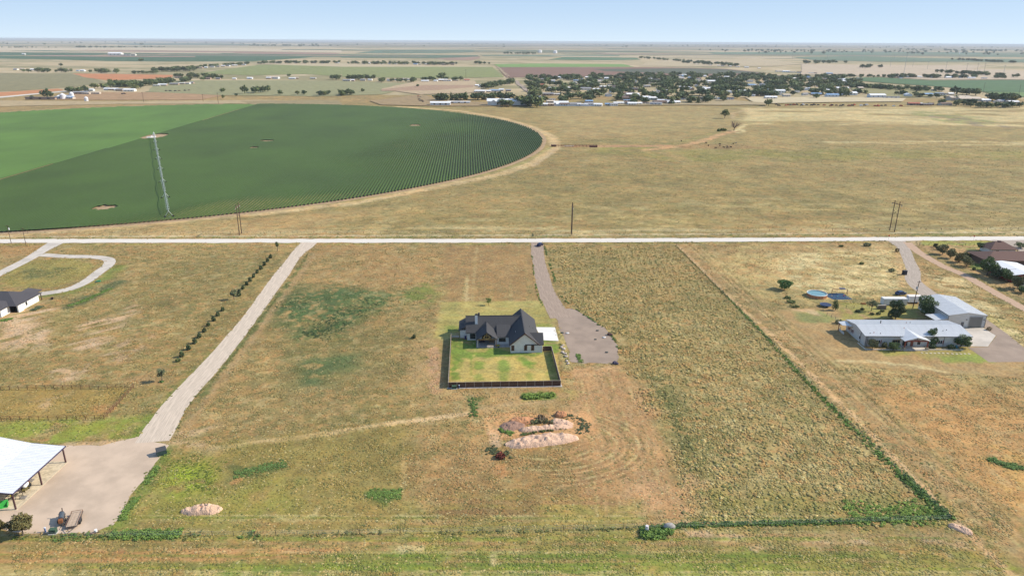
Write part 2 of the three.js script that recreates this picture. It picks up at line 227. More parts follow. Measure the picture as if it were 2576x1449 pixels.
  { p: [[11.1,-230.8], [16.7,-230.1], [16.7,-220.8], [14.7,-220.8], [11.1,-225.7]], c: LAWNGREEN, k: 0.85, soft: 1, warp: 1.5, gs: 3, gt: 0.3 },
  { p: [[9.1,-246.8], [13.7,-246.9], [15.7,-243.1], [9.4,-243.3]], c: LAWNGREEN, k: 0.5, soft: 1, warp: 1 },
  { p: [[-24.7,-244.2], [-19.2,-244.3], [-18.9,-239.5], [-23.8,-238.8]], c: LAWNGREEN, k: 0.6, soft: 1.4, warp: 1 },
  // tall-grass lot on the right
  { p: [[17,-351.4], [84.3,-352.9], [97.9,-133.4], [40.5,-131.5], [42,-156.9], [41.3,-199.4], [39.5,-233.9], [24.2,-265.8]], c: [0.26, 0.20, 0.085], k: 0.75, soft: 3, warp: 3 },
  { p: [[17,-351.4], [84.3,-352.9], [84.8,-291.3], [55.3,-261.9], [27.8,-270.5]], c: [0.34, 0.235, 0.105], k: 0.6, soft: 6, warp: 8, gs: 7, gt: 0.42 },
  { p: [[52.1,-261.9], [88.4,-262.5], [96.1,-140.7], [44.3,-134.3], [49,-189.1]], c: STRAW, k: 0.30, soft: 8, warp: 6, gs: 5, gt: 0.5 },
  { p: [[42.8,-207.9], [51.2,-199.5], [46.2,-141.8], [41.8,-138.7], [43,-166.5]], c: [0.12, 0.125, 0.045], k: 0.7, soft: 4, warp: 4, gs: 3, gt: 0.42 },
  { p: [[44.8,-143.3], [76.3,-142.1], [101.7,-142.3], [97.5,-132], [41.8,-131.5]], c: [0.19, 0.18, 0.05], k: 0.55, soft: 4, warp: 4, gs: 4, gt: 0.42 },
  // mown strip and the turning circles round the dirt pile
  { p: [[19.6,-207.6], [35.5,-210.8], [40.1,-199.4], [41.8,-160.6], [40.4,-132.9], [19.1,-132.7], [15.2,-151.3], [16,-174.6]], c: [0.40, 0.235, 0.125], k: 0.85, soft: 3, warp: 4, gs: 6, gt: 0.22, dir: [1.45, 22, 1.2] },
  { p: [[-27.9,-163.7], [22.4,-162.3], [32.4,-132.8], [14.6,-131.9], [-24.2,-132.2]], c: BROWN, k: 0.5, soft: 6, warp: 8, gs: 9, gt: 0.38 },
  { p: [[-24.2,-159.9], [-10.2,-165.9], [1.5,-154.6], [-0.5,-146.1], [-19.8,-147.5]], c: [0.42, 0.26, 0.13], k: 0.45, soft: 4, warp: 5, gs: 4, gt: 0.45 },
  { p: [[26.6,-148], [44.4,-149.9], [40.4,-132.9], [28,-132.7]], c: [0.48, 0.29, 0.17], k: 0.55, soft: 4, warp: 5, gs: 3.5, gt: 0.45 },
  { l: [[-3,-151.1], [-1.9,-148.5]], w: 3, c: ORANGE, k: 0.7, soft: 1, warp: 1 },
  { l: [[-4.9,-169], [-3.7,-163]], w: 3, c: PINK, k: 0.85, soft: 0.8, warp: 1.4 },
  // near left field
  { p: [[-86.7,-159.2], [-28.3,-174.1], [-23.6,-128.2], [-85.5,-126.3]], c: [0.24, 0.195, 0.06], k: 0.7, soft: 4, warp: 4 },
  { p: [[-87.1,-155.5], [-74.3,-153.8], [-68,-139.1], [-77.6,-139], [-84.2,-145.2]], c: [0.23, 0.29, 0.035], k: 0.95, soft: 4, warp: 5, gs: 3, gt: 0.32 },
  { p: [[-89.6,-137.3], [-50.5,-147.2], [-44.7,-126.6], [-85.2,-125.6]], c: [0.22, 0.22, 0.05], k: 0.55, soft: 4, warp: 5, gs: 5, gt: 0.4 },
  { p: [[-70.2,-152.1], [-56.7,-154.9], [-56.8,-148.8], [-65.9,-144.6]], c: [0.07, 0.10, 0.03], k: 0.8, soft: 2.5, warp: 3, gs: 2, gt: 0.38 },
  { p: [[-34.1,-141.7], [-25.9,-143.4], [-25.2,-138.8], [-28,-136.2], [-33.5,-138.7]], c: [0.08, 0.13, 0.03], k: 0.85, soft: 1.5, warp: 2, gs: 2, gt: 0.34 },
  { p: [[-58.9,-169.4], [-30.2,-171.9], [-26,-144.2], [-49.2,-142.4]], c: OLIVE, k: 0.5, soft: 5, warp: 6, gs: 5, gt: 0.42 },
  { l: [[-52.4,-132], [-47.6,-130.6], [-43.8,-132.7], [-43.7,-135.6]], w: 0.8, c: STRAW, k: 0.6, soft: 0.5, warp: 0.4 },
  { l: [[-27.3,-156.1], [-24,-133.6], [-17.6,-128.2]], w: 1, c: [0.40, 0.29, 0.14], k: 0.5, soft: 0.6, warp: 0.8 },
  { l: [[-66.1,-145], [-65.5,-146]], w: 2.2, c: ORANGE, k: 0.6, soft: 0.6, warp: 0.8 },
  { l: [[-88.8,-159.1], [-87.2,-143.5], [-86.6,-131.6], [-86.4,-126.2]], w: 4, c: GREEN, k: 0.7, soft: 1.6, warp: 1.6, gs: 3, gt: 0.36 },
  // bottom of the view
  { p: [[-126.6,-126.5], [99.8,-131.4], [120.1,-125.6], [101.2,-91.3], [-110.8,-89.8]], c: [0.23, 0.20, 0.06], k: 0.75, soft: 3, warp: 3, gs: 8, gt: 0.2 },
  { p: [[-26,-138], [28.7,-137.1], [30.5,-127.4], [-24.2,-126.2]], c: LIME, k: 0.4, soft: 4, warp: 5, gs: 5, gt: 0.42, dir: [0, 14, 2] },
  { p: [[-25.3,-133.6], [4.1,-136.8], [6.7,-132.5], [-14.3,-129.6]], c: [0.17, 0.10, 0.05], k: 0.55, soft: 3, warp: 4, dir: [0, 16, 1.4], gt: 0.4 },
  { p: [[-124.1,-123.3], [-32,-122.7], [-31.4,-119.9], [-116.7,-113.9]], c: [0.34, 0.23, 0.11], k: 0.55, soft: 2, warp: 2, dir: [0.02, 20, 1.2], gt: 0.4 },
  { l: [[-112.6,-119], [-80.4,-119.7], [-56.2,-120.5], [-35.8,-121.2]], w: 1.5, c: ORANGE, k: 0.9, soft: 0.8, warp: 0.8, dir: [0.02, 9, 0.8], gt: 0.3 },
  { l: [[-111,-116.9], [-79.4,-117.9], [-55.6,-118.8], [-39.5,-119.5]], w: 1.3, c: ORANGE, k: 0.8, soft: 0.8, warp: 0.8 },
  { l: [[-114.4,-121.6], [-65.2,-122.4], [-32.1,-123.4]], w: 1, c: OLIVE, k: 0.5, soft: 0.6, warp: 0.8 },
  { p: [[-55.2,-117.9], [1.3,-121.4], [67.4,-121.4], [76.4,-114.6], [72.3,-99.5], [-69.2,-98.4], [-61.8,-114.4]], c: [0.15, 0.20, 0.04], k: 0.8, soft: 3, warp: 3, dir: [0.01, 12, 1.5], gt: 0.36 },
  { p: [[25.9,-119.8], [107.8,-123], [100.8,-99.7], [15.4,-99.1]], c: [0.24, 0.23, 0.055], k: 0.5, soft: 4, warp: 4, gs: 4, gt: 0.42 },
  { p: [[27.1,-127.3], [98.6,-129.3], [98.4,-124.8], [30.6,-123.3]], c: [0.33, 0.225, 0.125], k: 0.7, soft: 2, warp: 2, gs: 4, gt: 0.35 },
  { l: [[39.1,-127.4], [42.4,-126.8]], w: 2.4, c: PINK, k: 0.7, soft: 0.7, warp: 1.2 },
  { l: [[45.5,-125.9], [49,-126.2]], w: 2, c: PINK, k: 0.7, soft: 0.7, warp: 1.2 },
  { l: [[51.3,-122.7], [56.2,-122.5]], w: 1.8, c: PINK, k: 0.6, soft: 0.7, warp: 1.2 },
  { l: [[62.6,-123.8], [75.7,-124.9]], w: 1.6, c: PINK, k: 0.55, soft: 0.7, warp: 1.2 },
  { l: [[88.4,-125.1], [95.3,-123.9]], w: 1.8, c: PINK, k: 0.55, soft: 0.7, warp: 1.2 },
  { l: [[-22.7,-121.8], [-19,-122.3]], w: 2, c: PALE, k: 0.7, soft: 0.7, warp: 1.2 },
  { l: [[-3.7,-119.5], [-3.4,-117.4]], w: 1.2, c: PALE, k: 0.8, soft: 0.5, warp: 0.6 },
  { l: [[35.4,-130.1], [39,-130.6]], w: 2, c: PINK, k: 0.55, soft: 0.7, warp: 1.2 },
  { p: [[-105.7,-115.2], [-90.7,-116.4], [-77.6,-98.3], [-97.2,-98.2]], c: STRAW, k: 0.5, soft: 2, warp: 3 },
  // fence line track on the right
  { l: [[86.8,-353], [90.6,-281.2], [94.5,-234.7], [96.1,-200.2], [97.5,-171.3], [98.5,-148.8], [99.1,-127.3], [100.4,-109.4]], w: 1.8, c: [0.54, 0.35, 0.20], k: 0.9, soft: 0.8, warp: 1.4, gs: 4, gt: 0.24 },
  { l: [[91.6,-353.1], [95.6,-281.3], [100.2,-234.8], [102.3,-200.2], [104,-171.4], [105.4,-148.8], [106.9,-127.4], [108.1,-109.4]], w: 8, c: [0.34, 0.22, 0.11], k: 0.9, soft: 1.8, warp: 1.4, dir: [1.42, 30, 0.9], gt: 0.26 },
  { l: [[96.5,-340.2], [102.3,-281.4], [107.4,-234.9], [109.9,-200.3], [111.7,-171.5], [113.2,-148.9], [114.6,-127.5]], w: 1.4, c: [0.42, 0.29, 0.17], k: 0.6, soft: 0.8, warp: 1, gs: 3, gt: 0.35 },
  { l: [[93.5,-340.1], [99.8,-281.4], [104.5,-234.9], [106.7,-200.3], [108.4,-171.4], [110.2,-148.9], [112.1,-127.5]], w: 1.2, c: [0.16, 0.15, 0.06], k: 0.45, soft: 0.8, warp: 1 },
  { p: [[98.9,-132], [100.3,-130.7], [100.1,-128.3], [98.6,-128.7]], c: [0.62, 0.42, 0.29], k: 0.95, soft: 0.6, warp: 0.8 },
  // right-hand property
  { p: [[92.6,-353.1], [204.5,-363.3], [169.9,-282.7], [115.4,-267.4], [102.3,-281.4]], c: [0.43, 0.325, 0.155], k: 0.8, soft: 4, warp: 6, gs: 10, gt: 0.3 },
  { p: [[133.4,-341], [197.1,-357], [170.2,-293], [133.9,-277.1], [119.6,-292]], c: [0.60, 0.48, 0.27], k: 0.9, soft: 6, warp: 8, gs: 7, gt: 0.45, dir: [0.1, 9, 5] },
  { p: [[88.8,-354.5], [200.2,-363.2], [192.6,-348], [89.5,-340]], c: [0.33, 0.2, 0.1], k: 0.5, soft: 3, warp: 4, gs: 7, gt: 0.42 },
  { p: [[147.9,-327.8], [172.7,-331.6], [161.9,-312.5], [144,-309.2]], c: OLIVE, k: 0.5, soft: 4, warp: 5, gs: 6, gt: 0.42 },
  { p: [[105.8,-262.8], [158.1,-272.8], [169.6,-273], [160,-225.3], [171.4,-215.8], [162.7,-203.8], [129.9,-207.7], [102.7,-216.4], [104.4,-242.3]], c: MOWN, k: 0.97, clean: 1, soft: 1.6, warp: 1.6 },
  { l: [[104.2,-260.6], [103,-238.5], [101.3,-216.3]], w: 1.6, c: [0.38, 0.28, 0.15], k: 0.5, soft: 0.8, warp: 0.5 },
  { p: [[111.3,-260.7], [121.7,-263.1], [125.9,-254.6], [120.2,-248.4], [109.2,-251]], c: [0.17, 0.20, 0.07], k: 0.75, soft: 2, warp: 2 },
  { p: [[110.1,-263.7], [120.1,-263], [120.5,-254.5], [118.3,-258.7]], c: PINK, k: 0.6, soft: 1.5, warp: 2 },
  { p: [[133.5,-272.3], [167.1,-268.3], [159.8,-255.2], [126.5,-252.5]], c: [0.24, 0.24, 0.06], k: 0.7, soft: 2, warp: 2, gs: 4, gt: 0.35 },
  { p: [[126.7,-224.8], [137.4,-224.3], [135.7,-221], [127,-219.9]], c: LIME, k: 0.6, soft: 1.4, warp: 1 },
  { p: [[144.7,-220.2], [163.1,-223.7], [160.3,-215], [144.3,-214.8]], c: [0.20, 0.25, 0.05], k: 0.85, soft: 1.6, warp: 1.6 },
  { p: [[138.3,-223.3], [160.6,-228.7], [160.7,-222], [138.8,-216.9]], c: [0.25, 0.24, 0.06], k: 0.55, soft: 1.6, warp: 1.6 },
  { l: [[109,-215.5], [120.7,-215.1], [132.3,-212.2], [142,-206.4]], w: 1.8, c: PALE, k: 0.7, soft: 0.9, warp: 1.2 },
  { p: [[106.7,-213.3], [135.4,-210.7], [160.8,-201], [151.9,-187.9], [126.1,-200.6], [108.6,-203.1]], c: STRAW, k: 0.45, soft: 3, warp: 4, gs: 5, gt: 0.45, dir: [0.3, 12, 3] },
  { p: [[107.3,-200.3], [155.3,-193], [126.1,-133.7], [110.8,-129.4], [111.5,-163.4]], c: [0.43, 0.24, 0.105], k: 0.8, soft: 5, warp: 6, gs: 7, gt: 0.3 },
  { p: [[127.6,-203.4], [160.8,-201], [141,-171.8], [131.1,-178.3]], c: OLIVE, k: 0.4, soft: 5, warp: 6, gs: 6, gt: 0.46 },
  { p: [[122.1,-163.5], [144.3,-158.1], [123,-129.6], [113.6,-133.6]], c: [0.46, 0.29, 0.10], k: 0.5, soft: 5, warp: 5, gs: 3, gt: 0.46 },
  { l: [[122.5,-156], [125.4,-154.2], [128.4,-153.4]], w: 4, c: WEED, k: 0.6, soft: 1.5, warp: 2, gs: 2.4, gt: 0.4 },
  { p: [[190,-310.1], [203.1,-304.6], [190,-247.6], [176.6,-225.6], [183.1,-255.6], [183.5,-282.9]], c: PALE, k: 0.85, soft: 3, warp: 4, gs: 5, gt: 0.42, dir: [0.5, 10, 3] },
  { p: [[180.5,-264.1], [192.7,-251.6], [183.8,-236.1], [180.5,-251.4]], c: [0.25, 0.23, 0.07], k: 0.5, soft: 3, warp: 3, gs: 4, gt: 0.42 },
  { l: [[194.3,-342.3], [170.5,-293]], w: 3, c: [0.45, 0.29, 0.15], k: 0.7, soft: 1, warp: 1 },
  { l: [[191.8,-316.1], [181,-293.2]], w: 3, c: [0.45, 0.29, 0.15], k: 0.6, soft: 1, warp: 1 },
  { p: [[213.7,-360.1], [254.1,-361], [234.8,-348.9], [227.1,-327.3], [221.1,-301.6], [223.8,-293.9], [212.9,-277.8], [213.3,-318.1], [212.6,-350.5]], c: [0.40, 0.25, 0.13], k: 0.8, soft: 2, warp: 2, gs: 5, gt: 0.25 },
  { p: [[219.2,-368], [262.3,-369], [257.1,-361.1], [214.9,-359]], c: LIME, k: 0.75, soft: 1.4, warp: 2, gs: 5, gt: 0.3 },
  { p: [[231.9,-356.2], [248.9,-359.8], [243.7,-351.2], [230.6,-346.7]], c: [0.17, 0.20, 0.055], k: 0.75, soft: 2, warp: 2, gs: 4, gt: 0.35 },
  { p: [[220.2,-327.2], [226,-327.3], [220.3,-316.5], [216,-318.1]], c: [0.14, 0.19, 0.04], k: 0.9, soft: 1, warp: 1 },
  { p: [[211.2,-370.1], [219.2,-368], [213.1,-359], [209.5,-360]], c: TRACK, k: 0.7, soft: 2, warp: 2 },
];
const WEEDY = [0.10, 0.115, 0.035], EARTH = [0.42, 0.22, 0.09];
function inPoly(p, x, z) { let c = false; for (let i = 0, j = p.length - 1; i < p.length; j = i++) if ((p[i][1] > z) !== (p[j][1] > z) && x < (p[j][0] - p[i][0]) * (z - p[i][1]) / (p[j][1] - p[i][1]) + p[i][0]) c = !c; return c; }
function lineDist(p, x, z, closed) { let m = 1e18; for (let i = closed ? 0 : 1, n = p.length; i < n; i++) { const a = p[(i + n - 1) % n], b = p[i], dx = b[0] - a[0], dz = b[1] - a[1], t = Math.min(1, Math.max(0, ((x - a[0]) * dx + (z - a[1]) * dz) / (dx * dx + dz * dz + 1e-9))), ex = x - a[0] - t * dx, ez = z - a[1] - t * dz, q = ex * ex + ez * ez; if (q < m) m = q; } return Math.sqrt(m); }
const signed = (p, x, z) => (inPoly(p, x, z) ? -1 : 1) * lineDist(p, x, z, true);
{ // marks left by mowing: rings round the dirt piles, long lines in the mown strip, bands along the near edge
  const tones = [OLIVE, STRAW, [0.21, 0.13, 0.06], [0.46, 0.30, 0.16], [0.16, 0.13, 0.055]], r = rng(66);
  for (let i = 0; i < 15; i++) { const l = [], cx = 8.5, cz = -163.5, a0 = -1.25 + 0.03 * i, a1 = 2.1 - 0.05 * i; for (let k = 0; k <= 14; k++) { const a = a0 + (a1 - a0) * k / 14; l.push([cx + Math.cos(a) * (12.5 + i * 1.15), cz + Math.sin(a) * (7.2 + i * 0.95)]); } patches.push({ l, w: 0.55, c: tones[i % 5], k: 0.65 + 0.25 * r(), soft: 0.35, warp: 0.6, gs: 2.6, gt: 0.36 }); }
  const A = [[20.8,-206.2], [40,-206.4]], B = [[18.2,-132.7], [40.2,-132.9]]; for (let i = 0; i < 22; i++) { const t = (i + 0.3 * r()) / 21; patches.push({ l: [[mix(A[0][0], A[1][0], t), mix(A[0][1], A[1][1], t)], [mix(A[0][0], B[0][0], 0.5) * (1 - t) + mix(A[1][0], B[1][0], 0.5) * t + 1.5, -172], [mix(B[0][0], B[1][0], t), mix(B[0][1], B[1][1], t)]], w: 0.5, c: tones[i % 5], k: 0.28 + 0.2 * r(), soft: 0.3, warp: 0.7, gs: 3, gt: 0.46 }); }
  for (let i = 0; i < 26; i++) { const z = -133 + i * 0.92 + 0.5 * r(), x0 = -110 + 90 * r() * r(), x1 = 110 - 70 * r() * r(); patches.push({ l: [[x0, z + 0.6], [(x0 + x1) / 2, z + 0.2 * r()], [x1, z - 0.8]], w: 0.35 + 0.5 * r(), c: [GREEN, OLIVE, STRAW, LIME, [0.36, 0.22, 0.11]][Math.floor(r() * 5)], k: 0.4 + 0.35 * r(), soft: 0.4, warp: 0.5, dir: [0, 7, 1.2], gt: 0.38 }); }
  for (const [dx, tone, k, w] of [[7.5, STRAW, 0.5, 0.7], [9, [0.17, 0.145, 0.055], 0.6, 0.8], [10.6, [0.40, 0.27, 0.14], 0.55, 0.7], [12.4, OLIVE, 0.55, 1], [14.4, STRAW, 0.4, 0.6], [16.2, [0.2, 0.16, 0.06], 0.5, 0.8]]) patches.push({ l: [[91.6,-353.1], [95.6,-281.3], [100.2,-234.8], [102.3,-200.2], [104,-171.4], [105.4,-148.8], [106.9,-127.4], [108.1,-109.4]].map(([x, z]) => [x + (dx - 7) * 0.75, z]), w, c: tone, k, soft: 0.5, warp: 0.6, gs: 5, gt: 0.3 });
  patches.push({ l: [[-0,-172.3], [6.8,-171.3], [16.4,-172.5]], w: 15, c: [0.52, 0.29, 0.15], k: 0.92, soft: 2, warp: 3.5, gs: 3, gt: 0.3 });
}
for (const q of patches) { const v = q.p || q.l, r = (q.w || 0) / 2 + q.soft + q.warp; q.bb = [Math.min(...v.map((a) => a[0])) - r, Math.max(...v.map((a) => a[0])) + r, Math.min(...v.map((a) => a[1])) - r, Math.max(...v.map((a) => a[1])) + r]; }
function patchMask(q, x, z) {
  let d = q.l ? lineDist(q.l, x, z) - q.w / 2 : signed(q.p, x, z);
  if (d > q.soft + q.warp) return 0;
  const ws = Math.max(2, q.warp * 1.6);
  d += q.warp * 2 * (fbm(x / ws + 3.3, z / ws + 9.1, 3) - 0.5);
  let m = q.k * ss(q.soft, -q.soft, d);
  if (m <= 0) return 0;
  if (q.dir) { const [a, la, lc] = q.dir, ca = Math.cos(a), sa = Math.sin(a); m *= ss(q.gt - 0.14, q.gt + 0.14, fbm((x * ca + z * sa) / la + 7, (-x * sa + z * ca) / lc + 3, 3)); }
  else if (q.gs) m *= ss(q.gt - 0.13, q.gt + 0.13, fbm(x / q.gs * (q.sx || 1) + 31.7, z / q.gs + 11.3, 3));
  return m;
}
function groundRaster(x0, x1, z0, z1, w, h, fine) { // z0 < z1; row 0 at z1 (near)
  const c = new Float32Array(w * h * 3), rough = new Float32Array(w * h).fill(1), dx = (x1 - x0) / w, dz = (z1 - z0) / h;
  for (let j = 0; j < h; j++) { const z = z1 - (j + 0.5) * dz; for (let i = 0; i < w; i++) {
    const x = x0 + (i + 0.5) * dx, o = (j * w + i) * 3;
    const a = ss(0.3, 0.7, fbm(x / 70, z / 70, 2)), b = ss(0.28, 0.72, fbm(x / 13 + 40, z / 13, 3));
    const t = 0.06 + 0.42 * a * b + 0.18 * b;
    for (let k = 0; k < 3; k++) c[o + k] = mix(TAN[k], OLIVE[k], t);
  } }
  for (const q of patches) {
    const i0 = Math.max(0, Math.floor((q.bb[0] - x0) / dx)), i1 = Math.min(w, Math.ceil((q.bb[1] - x0) / dx)), j0 = Math.max(0, Math.floor((z1 - q.bb[3]) / dz)), j1 = Math.min(h, Math.ceil((z1 - q.bb[2]) / dz));
    if (i0 >= i1 || j0 >= j1) continue;
    const B = 8, reach = (q.l ? q.w / 2 : 0) + q.soft + q.warp + B * 0.71 * Math.hypot(dx, dz) + 0.5;
    for (let jb = j0; jb < j1; jb += B) for (let ib = i0; ib < i1; ib += B) {
      const cx = x0 + (ib + B / 2) * dx, cz = z1 - (jb + B / 2) * dz;
      if ((q.l ? lineDist(q.l, cx, cz) : signed(q.p, cx, cz)) > reach) continue;
      for (let j = jb; j < Math.min(jb + B, j1); j++) for (let i = ib; i < Math.min(ib + B, i1); i++) {
        const m = patchMask(q, x0 + (i + 0.5) * dx, z1 - (j + 0.5) * dz); if (m <= 0.004) continue;
        const o = (j * w + i) * 3; for (let k = 0; k < 3; k++) c[o + k] += (q.c[k] - c[o + k]) * m; rough[j * w + i] *= 1 - (q.clean ? 0.85 : (q.bb[1] - q.bb[0]) * (q.bb[3] - q.bb[2]) < 6000 ? 0.8 : 0.15) * Math.min(1, m * 1.3);
      }
    }
  }
  const wide = fine > 1 ? 1.7 : 1;
  for (let o = 0; o < c.length; o += 3) { const l = 0.35 * c[o] + 0.5 * c[o + 1] + 0.15 * c[o + 2]; for (let k = 0; k < 3; k++) c[o + k] = Math.max(0.012, l + (c[o + k] - l) * 1.06); }
  for (let j = 0; j < h; j++) { const z = z1 - (j + 0.5) * dz; for (let i = 0; i < w; i++) { // weeds and bare earth between the dry grass
    const x = x0 + (i + 0.5) * dx, o = (j * w + i) * 3, q = rough[j * w + i] * (fine > 1 ? 0.7 : 1), big = fbm(x / 45 + 3, z / 45 + 8, 2);
    const a = q * 0.5 * ss(0.46, 0.7, fbm(x / (2.6 * wide) + 13, z / (2 * wide) + 77, 4) + 0.35 * (big - 0.5)), b = q * 0.62 * ss(0.52, 0.76, fbm(x / (2.2 * wide) + 113, z / (1.7 * wide) + 7, 4) - 0.3 * (big - 0.5)), s = q * 0.35 * ss(0.55, 0.75, fbm(x / (2.6 * wide) + 213, z / (2.4 * wide) + 57, 4));
    for (let k = 0; k < 3; k++) { let v = c[o + k]; v += (WEEDY[k] - v) * a; v += (EARTH[k] - v) * b; v += (STRAW[k] - v) * s; c[o + k] = v; }
  } }
  const px = new Uint8Array(w * h * 4), r = rng(91);
  for (let j = 0; j < h; j++) { const z = z1 - (j + 0.5) * dz; for (let i = 0; i < w; i++) {
    const x = x0 + (i + 0.5) * dx, o = (j * w + i) * 3, e = (j * w + i) * 4;
    const n1 = fbm(x / (fine * 9) + 2, z / (fine * 9), 3), n2 = vn(x / fine, z / fine), n3 = fbm(x / (fine * 30) + 20, z / (fine * 22) + 8, 2);
    const g = 0.38 + 0.5 * n1 + 0.5 * n2 + 0.26 * r() + 0.2 * (n3 - 0.5), hue = 1 + 0.14 * (vn(x / (fine * 5) + 71, z / (fine * 5)) - 0.5);
    px[e] = enc(c[o] * g * hue); px[e + 1] = enc(c[o + 1] * g); px[e + 2] = enc(c[o + 2] * 0.86 * g / hue); px[e + 3] = 255;
  } }
  const t = new THREE.DataTexture(px, w, h); t.colorSpace = THREE.SRGBColorSpace; t.magFilter = THREE.LinearFilter; t.needsUpdate = true;
  return { x0, x1, z0, z1, w, h, c, t };
}
const rasters = [
  groundRaster(-195, 195, -205, -95, 2048, 820, 0.34),
  groundRaster(-330, 0, -395, -205, 2048, 1100, 0.5),
  groundRaster(0, 330, -395, -205, 2048, 1100, 0.5),
  groundRaster(-1150, 1150, -1420, -395, 2048, 1400, 1.2),
];
function colourAt(x, z) { for (const s of rasters) if (x >= s.x0 && x < s.x1 && z >= s.z0 && z < s.z1) { const i = Math.min(s.w - 1, ((x - s.x0) / (s.x1 - s.x0) * s.w) | 0), j = Math.min(s.h - 1, ((s.z1 - z) / (s.z1 - s.z0) * s.h) | 0), o = (j * s.w + i) * 3; return [s.c[o], s.c[o + 1], s.c[o + 2]]; } return TAN; }
{ // one sheet, laid edge to edge in pieces
  const farTex = (() => { // open country: long bands of dry grass, stubble and scrub
    const w = 1024, h = 1024, px = new Uint8Array(w * h * 4), A = [0.42, 0.32, 0.17], B = [0.24, 0.205, 0.09], C = [0.52, 0.41, 0.25];
    const f = (u, v) => [fbm(u * 9 + 4, v * 12, 4), fbm(u * 30 + 60, v * 40, 3)];
    for (let j = 0; j < h; j++) for (let i = 0; i < w; i++) {
      const u = i / w, v = j / h, wu = ss(0.8, 1, u), wv = ss(0.8, 1, v), p = [f(u, v), f(u - 1, v), f(u, v - 1), f(u - 1, v - 1)], n = [0, 1].map((k) => mix(mix(p[0][k], p[1][k], wu), mix(p[2][k], p[3][k], wu), wv));
      const a = ss(0.35, 0.65, n[0]), b = ss(0.52, 0.7, n[1]), e = (j * w + i) * 4;
      for (let k = 0; k < 3; k++) px[e + k] = enc(mix(mix(A[k], B[k], a), C[k], b * 0.6)); px[e + 3] = 255;
    }
    const t = new THREE.DataTexture(px, w, h); t.colorSpace = THREE.SRGBColorSpace; t.magFilter = THREE.LinearFilter; t.wrapS = t.wrapT = THREE.RepeatWrapping; t.needsUpdate = true; return t;
  })();
  const P = [], U = [], g = new THREE.BufferGeometry(), list = [];
  const quad = (x0, x1, z0, z1, u, m) => { // u: metres per repeat, or 0 for one picture across
    const s = P.length / 3; for (const [a, b] of [[0, 0], [1, 0], [1, 1], [0, 0], [1, 1], [0, 1]]) { const x = mix(x0, x1, a), z = mix(z1, z0, b); P.push(x, 0, z); if (u) U.push(x / u, -z / u); else U.push(a, b); }
    g.addGroup(s, 6, list.length); list.push(m);
  };
  for (const s of rasters) quad(s.x0, s.x1, s.z0, s.z1, 0, new THREE.MeshStandardMaterial({ map: s.t, roughness: 1 }));
  const far = new THREE.MeshStandardMaterial({ map: farTex, roughness: 1 });
  
  quad(-195, 195, -95, 500, 300, far); quad(-2500, -195, -205, 500, 300, far); quad(195, 2500, -205, 500, 300, far);
  quad(-2500, -330, -395, -205, 300, far); quad(330, 2500, -395, -205, 300, far);
  quad(-9000, -1150, -1420, -395, 900, far); quad(1150, 9000, -1420, -395, 900, far);
  quad(-16000, 16000, -7000, -1420, 2300, far); quad(-45000, 45000, -52000, -7000, 9000, far);
  g.setAttribute('position', new THREE.Float32BufferAttribute(P, 3)); g.setAttribute('uv', new THREE.Float32BufferAttribute(U, 2)); g.computeVertexNormals();
  const m = struct('ground', g, list, 'dry grass plain reaching to the horizon'); m.castShadow = false;
}
// flat sheets: polygons with ragged edges, uv in metres
const sheets = [];                                           // where no grass grows
function ragged(p, step, amp, seed) { const o = []; for (let i = 0; i < p.length; i++) { const a = p[i], b = p[(i + 1) % p.length], L = Math.hypot(b[0] - a[0], b[1] - a[1]), n = Math.max(1, Math.round(L / step)); for (let k = 0; k < n; k++) { const x = mix(a[0], b[0], k / n), z = mix(a[1], b[1], k / n); o.push([x + amp * 2 * (fbm(x / step * 0.6 + seed, z / step * 0.6, 2) - 0.5), z + amp * 2 * (fbm(x / step * 0.6, z / step * 0.6 + seed, 2) - 0.5)]); } } return o; }
function polySheet(name, p, y, m, { step = 2, amp = 0.6, keep = false, label } = {}) {
  const q = amp ? ragged(p, step, amp, p.length * 3.1) : p, g = new THREE.ShapeGeometry(new THREE.Shape(q.map(([x, z]) => new THREE.Vector2(x, -z)))); g.rotateX(-Math.PI / 2); g.translate(0, y, 0);
  if (!keep) sheets.push(p); return struct(name, g, m, label);
}
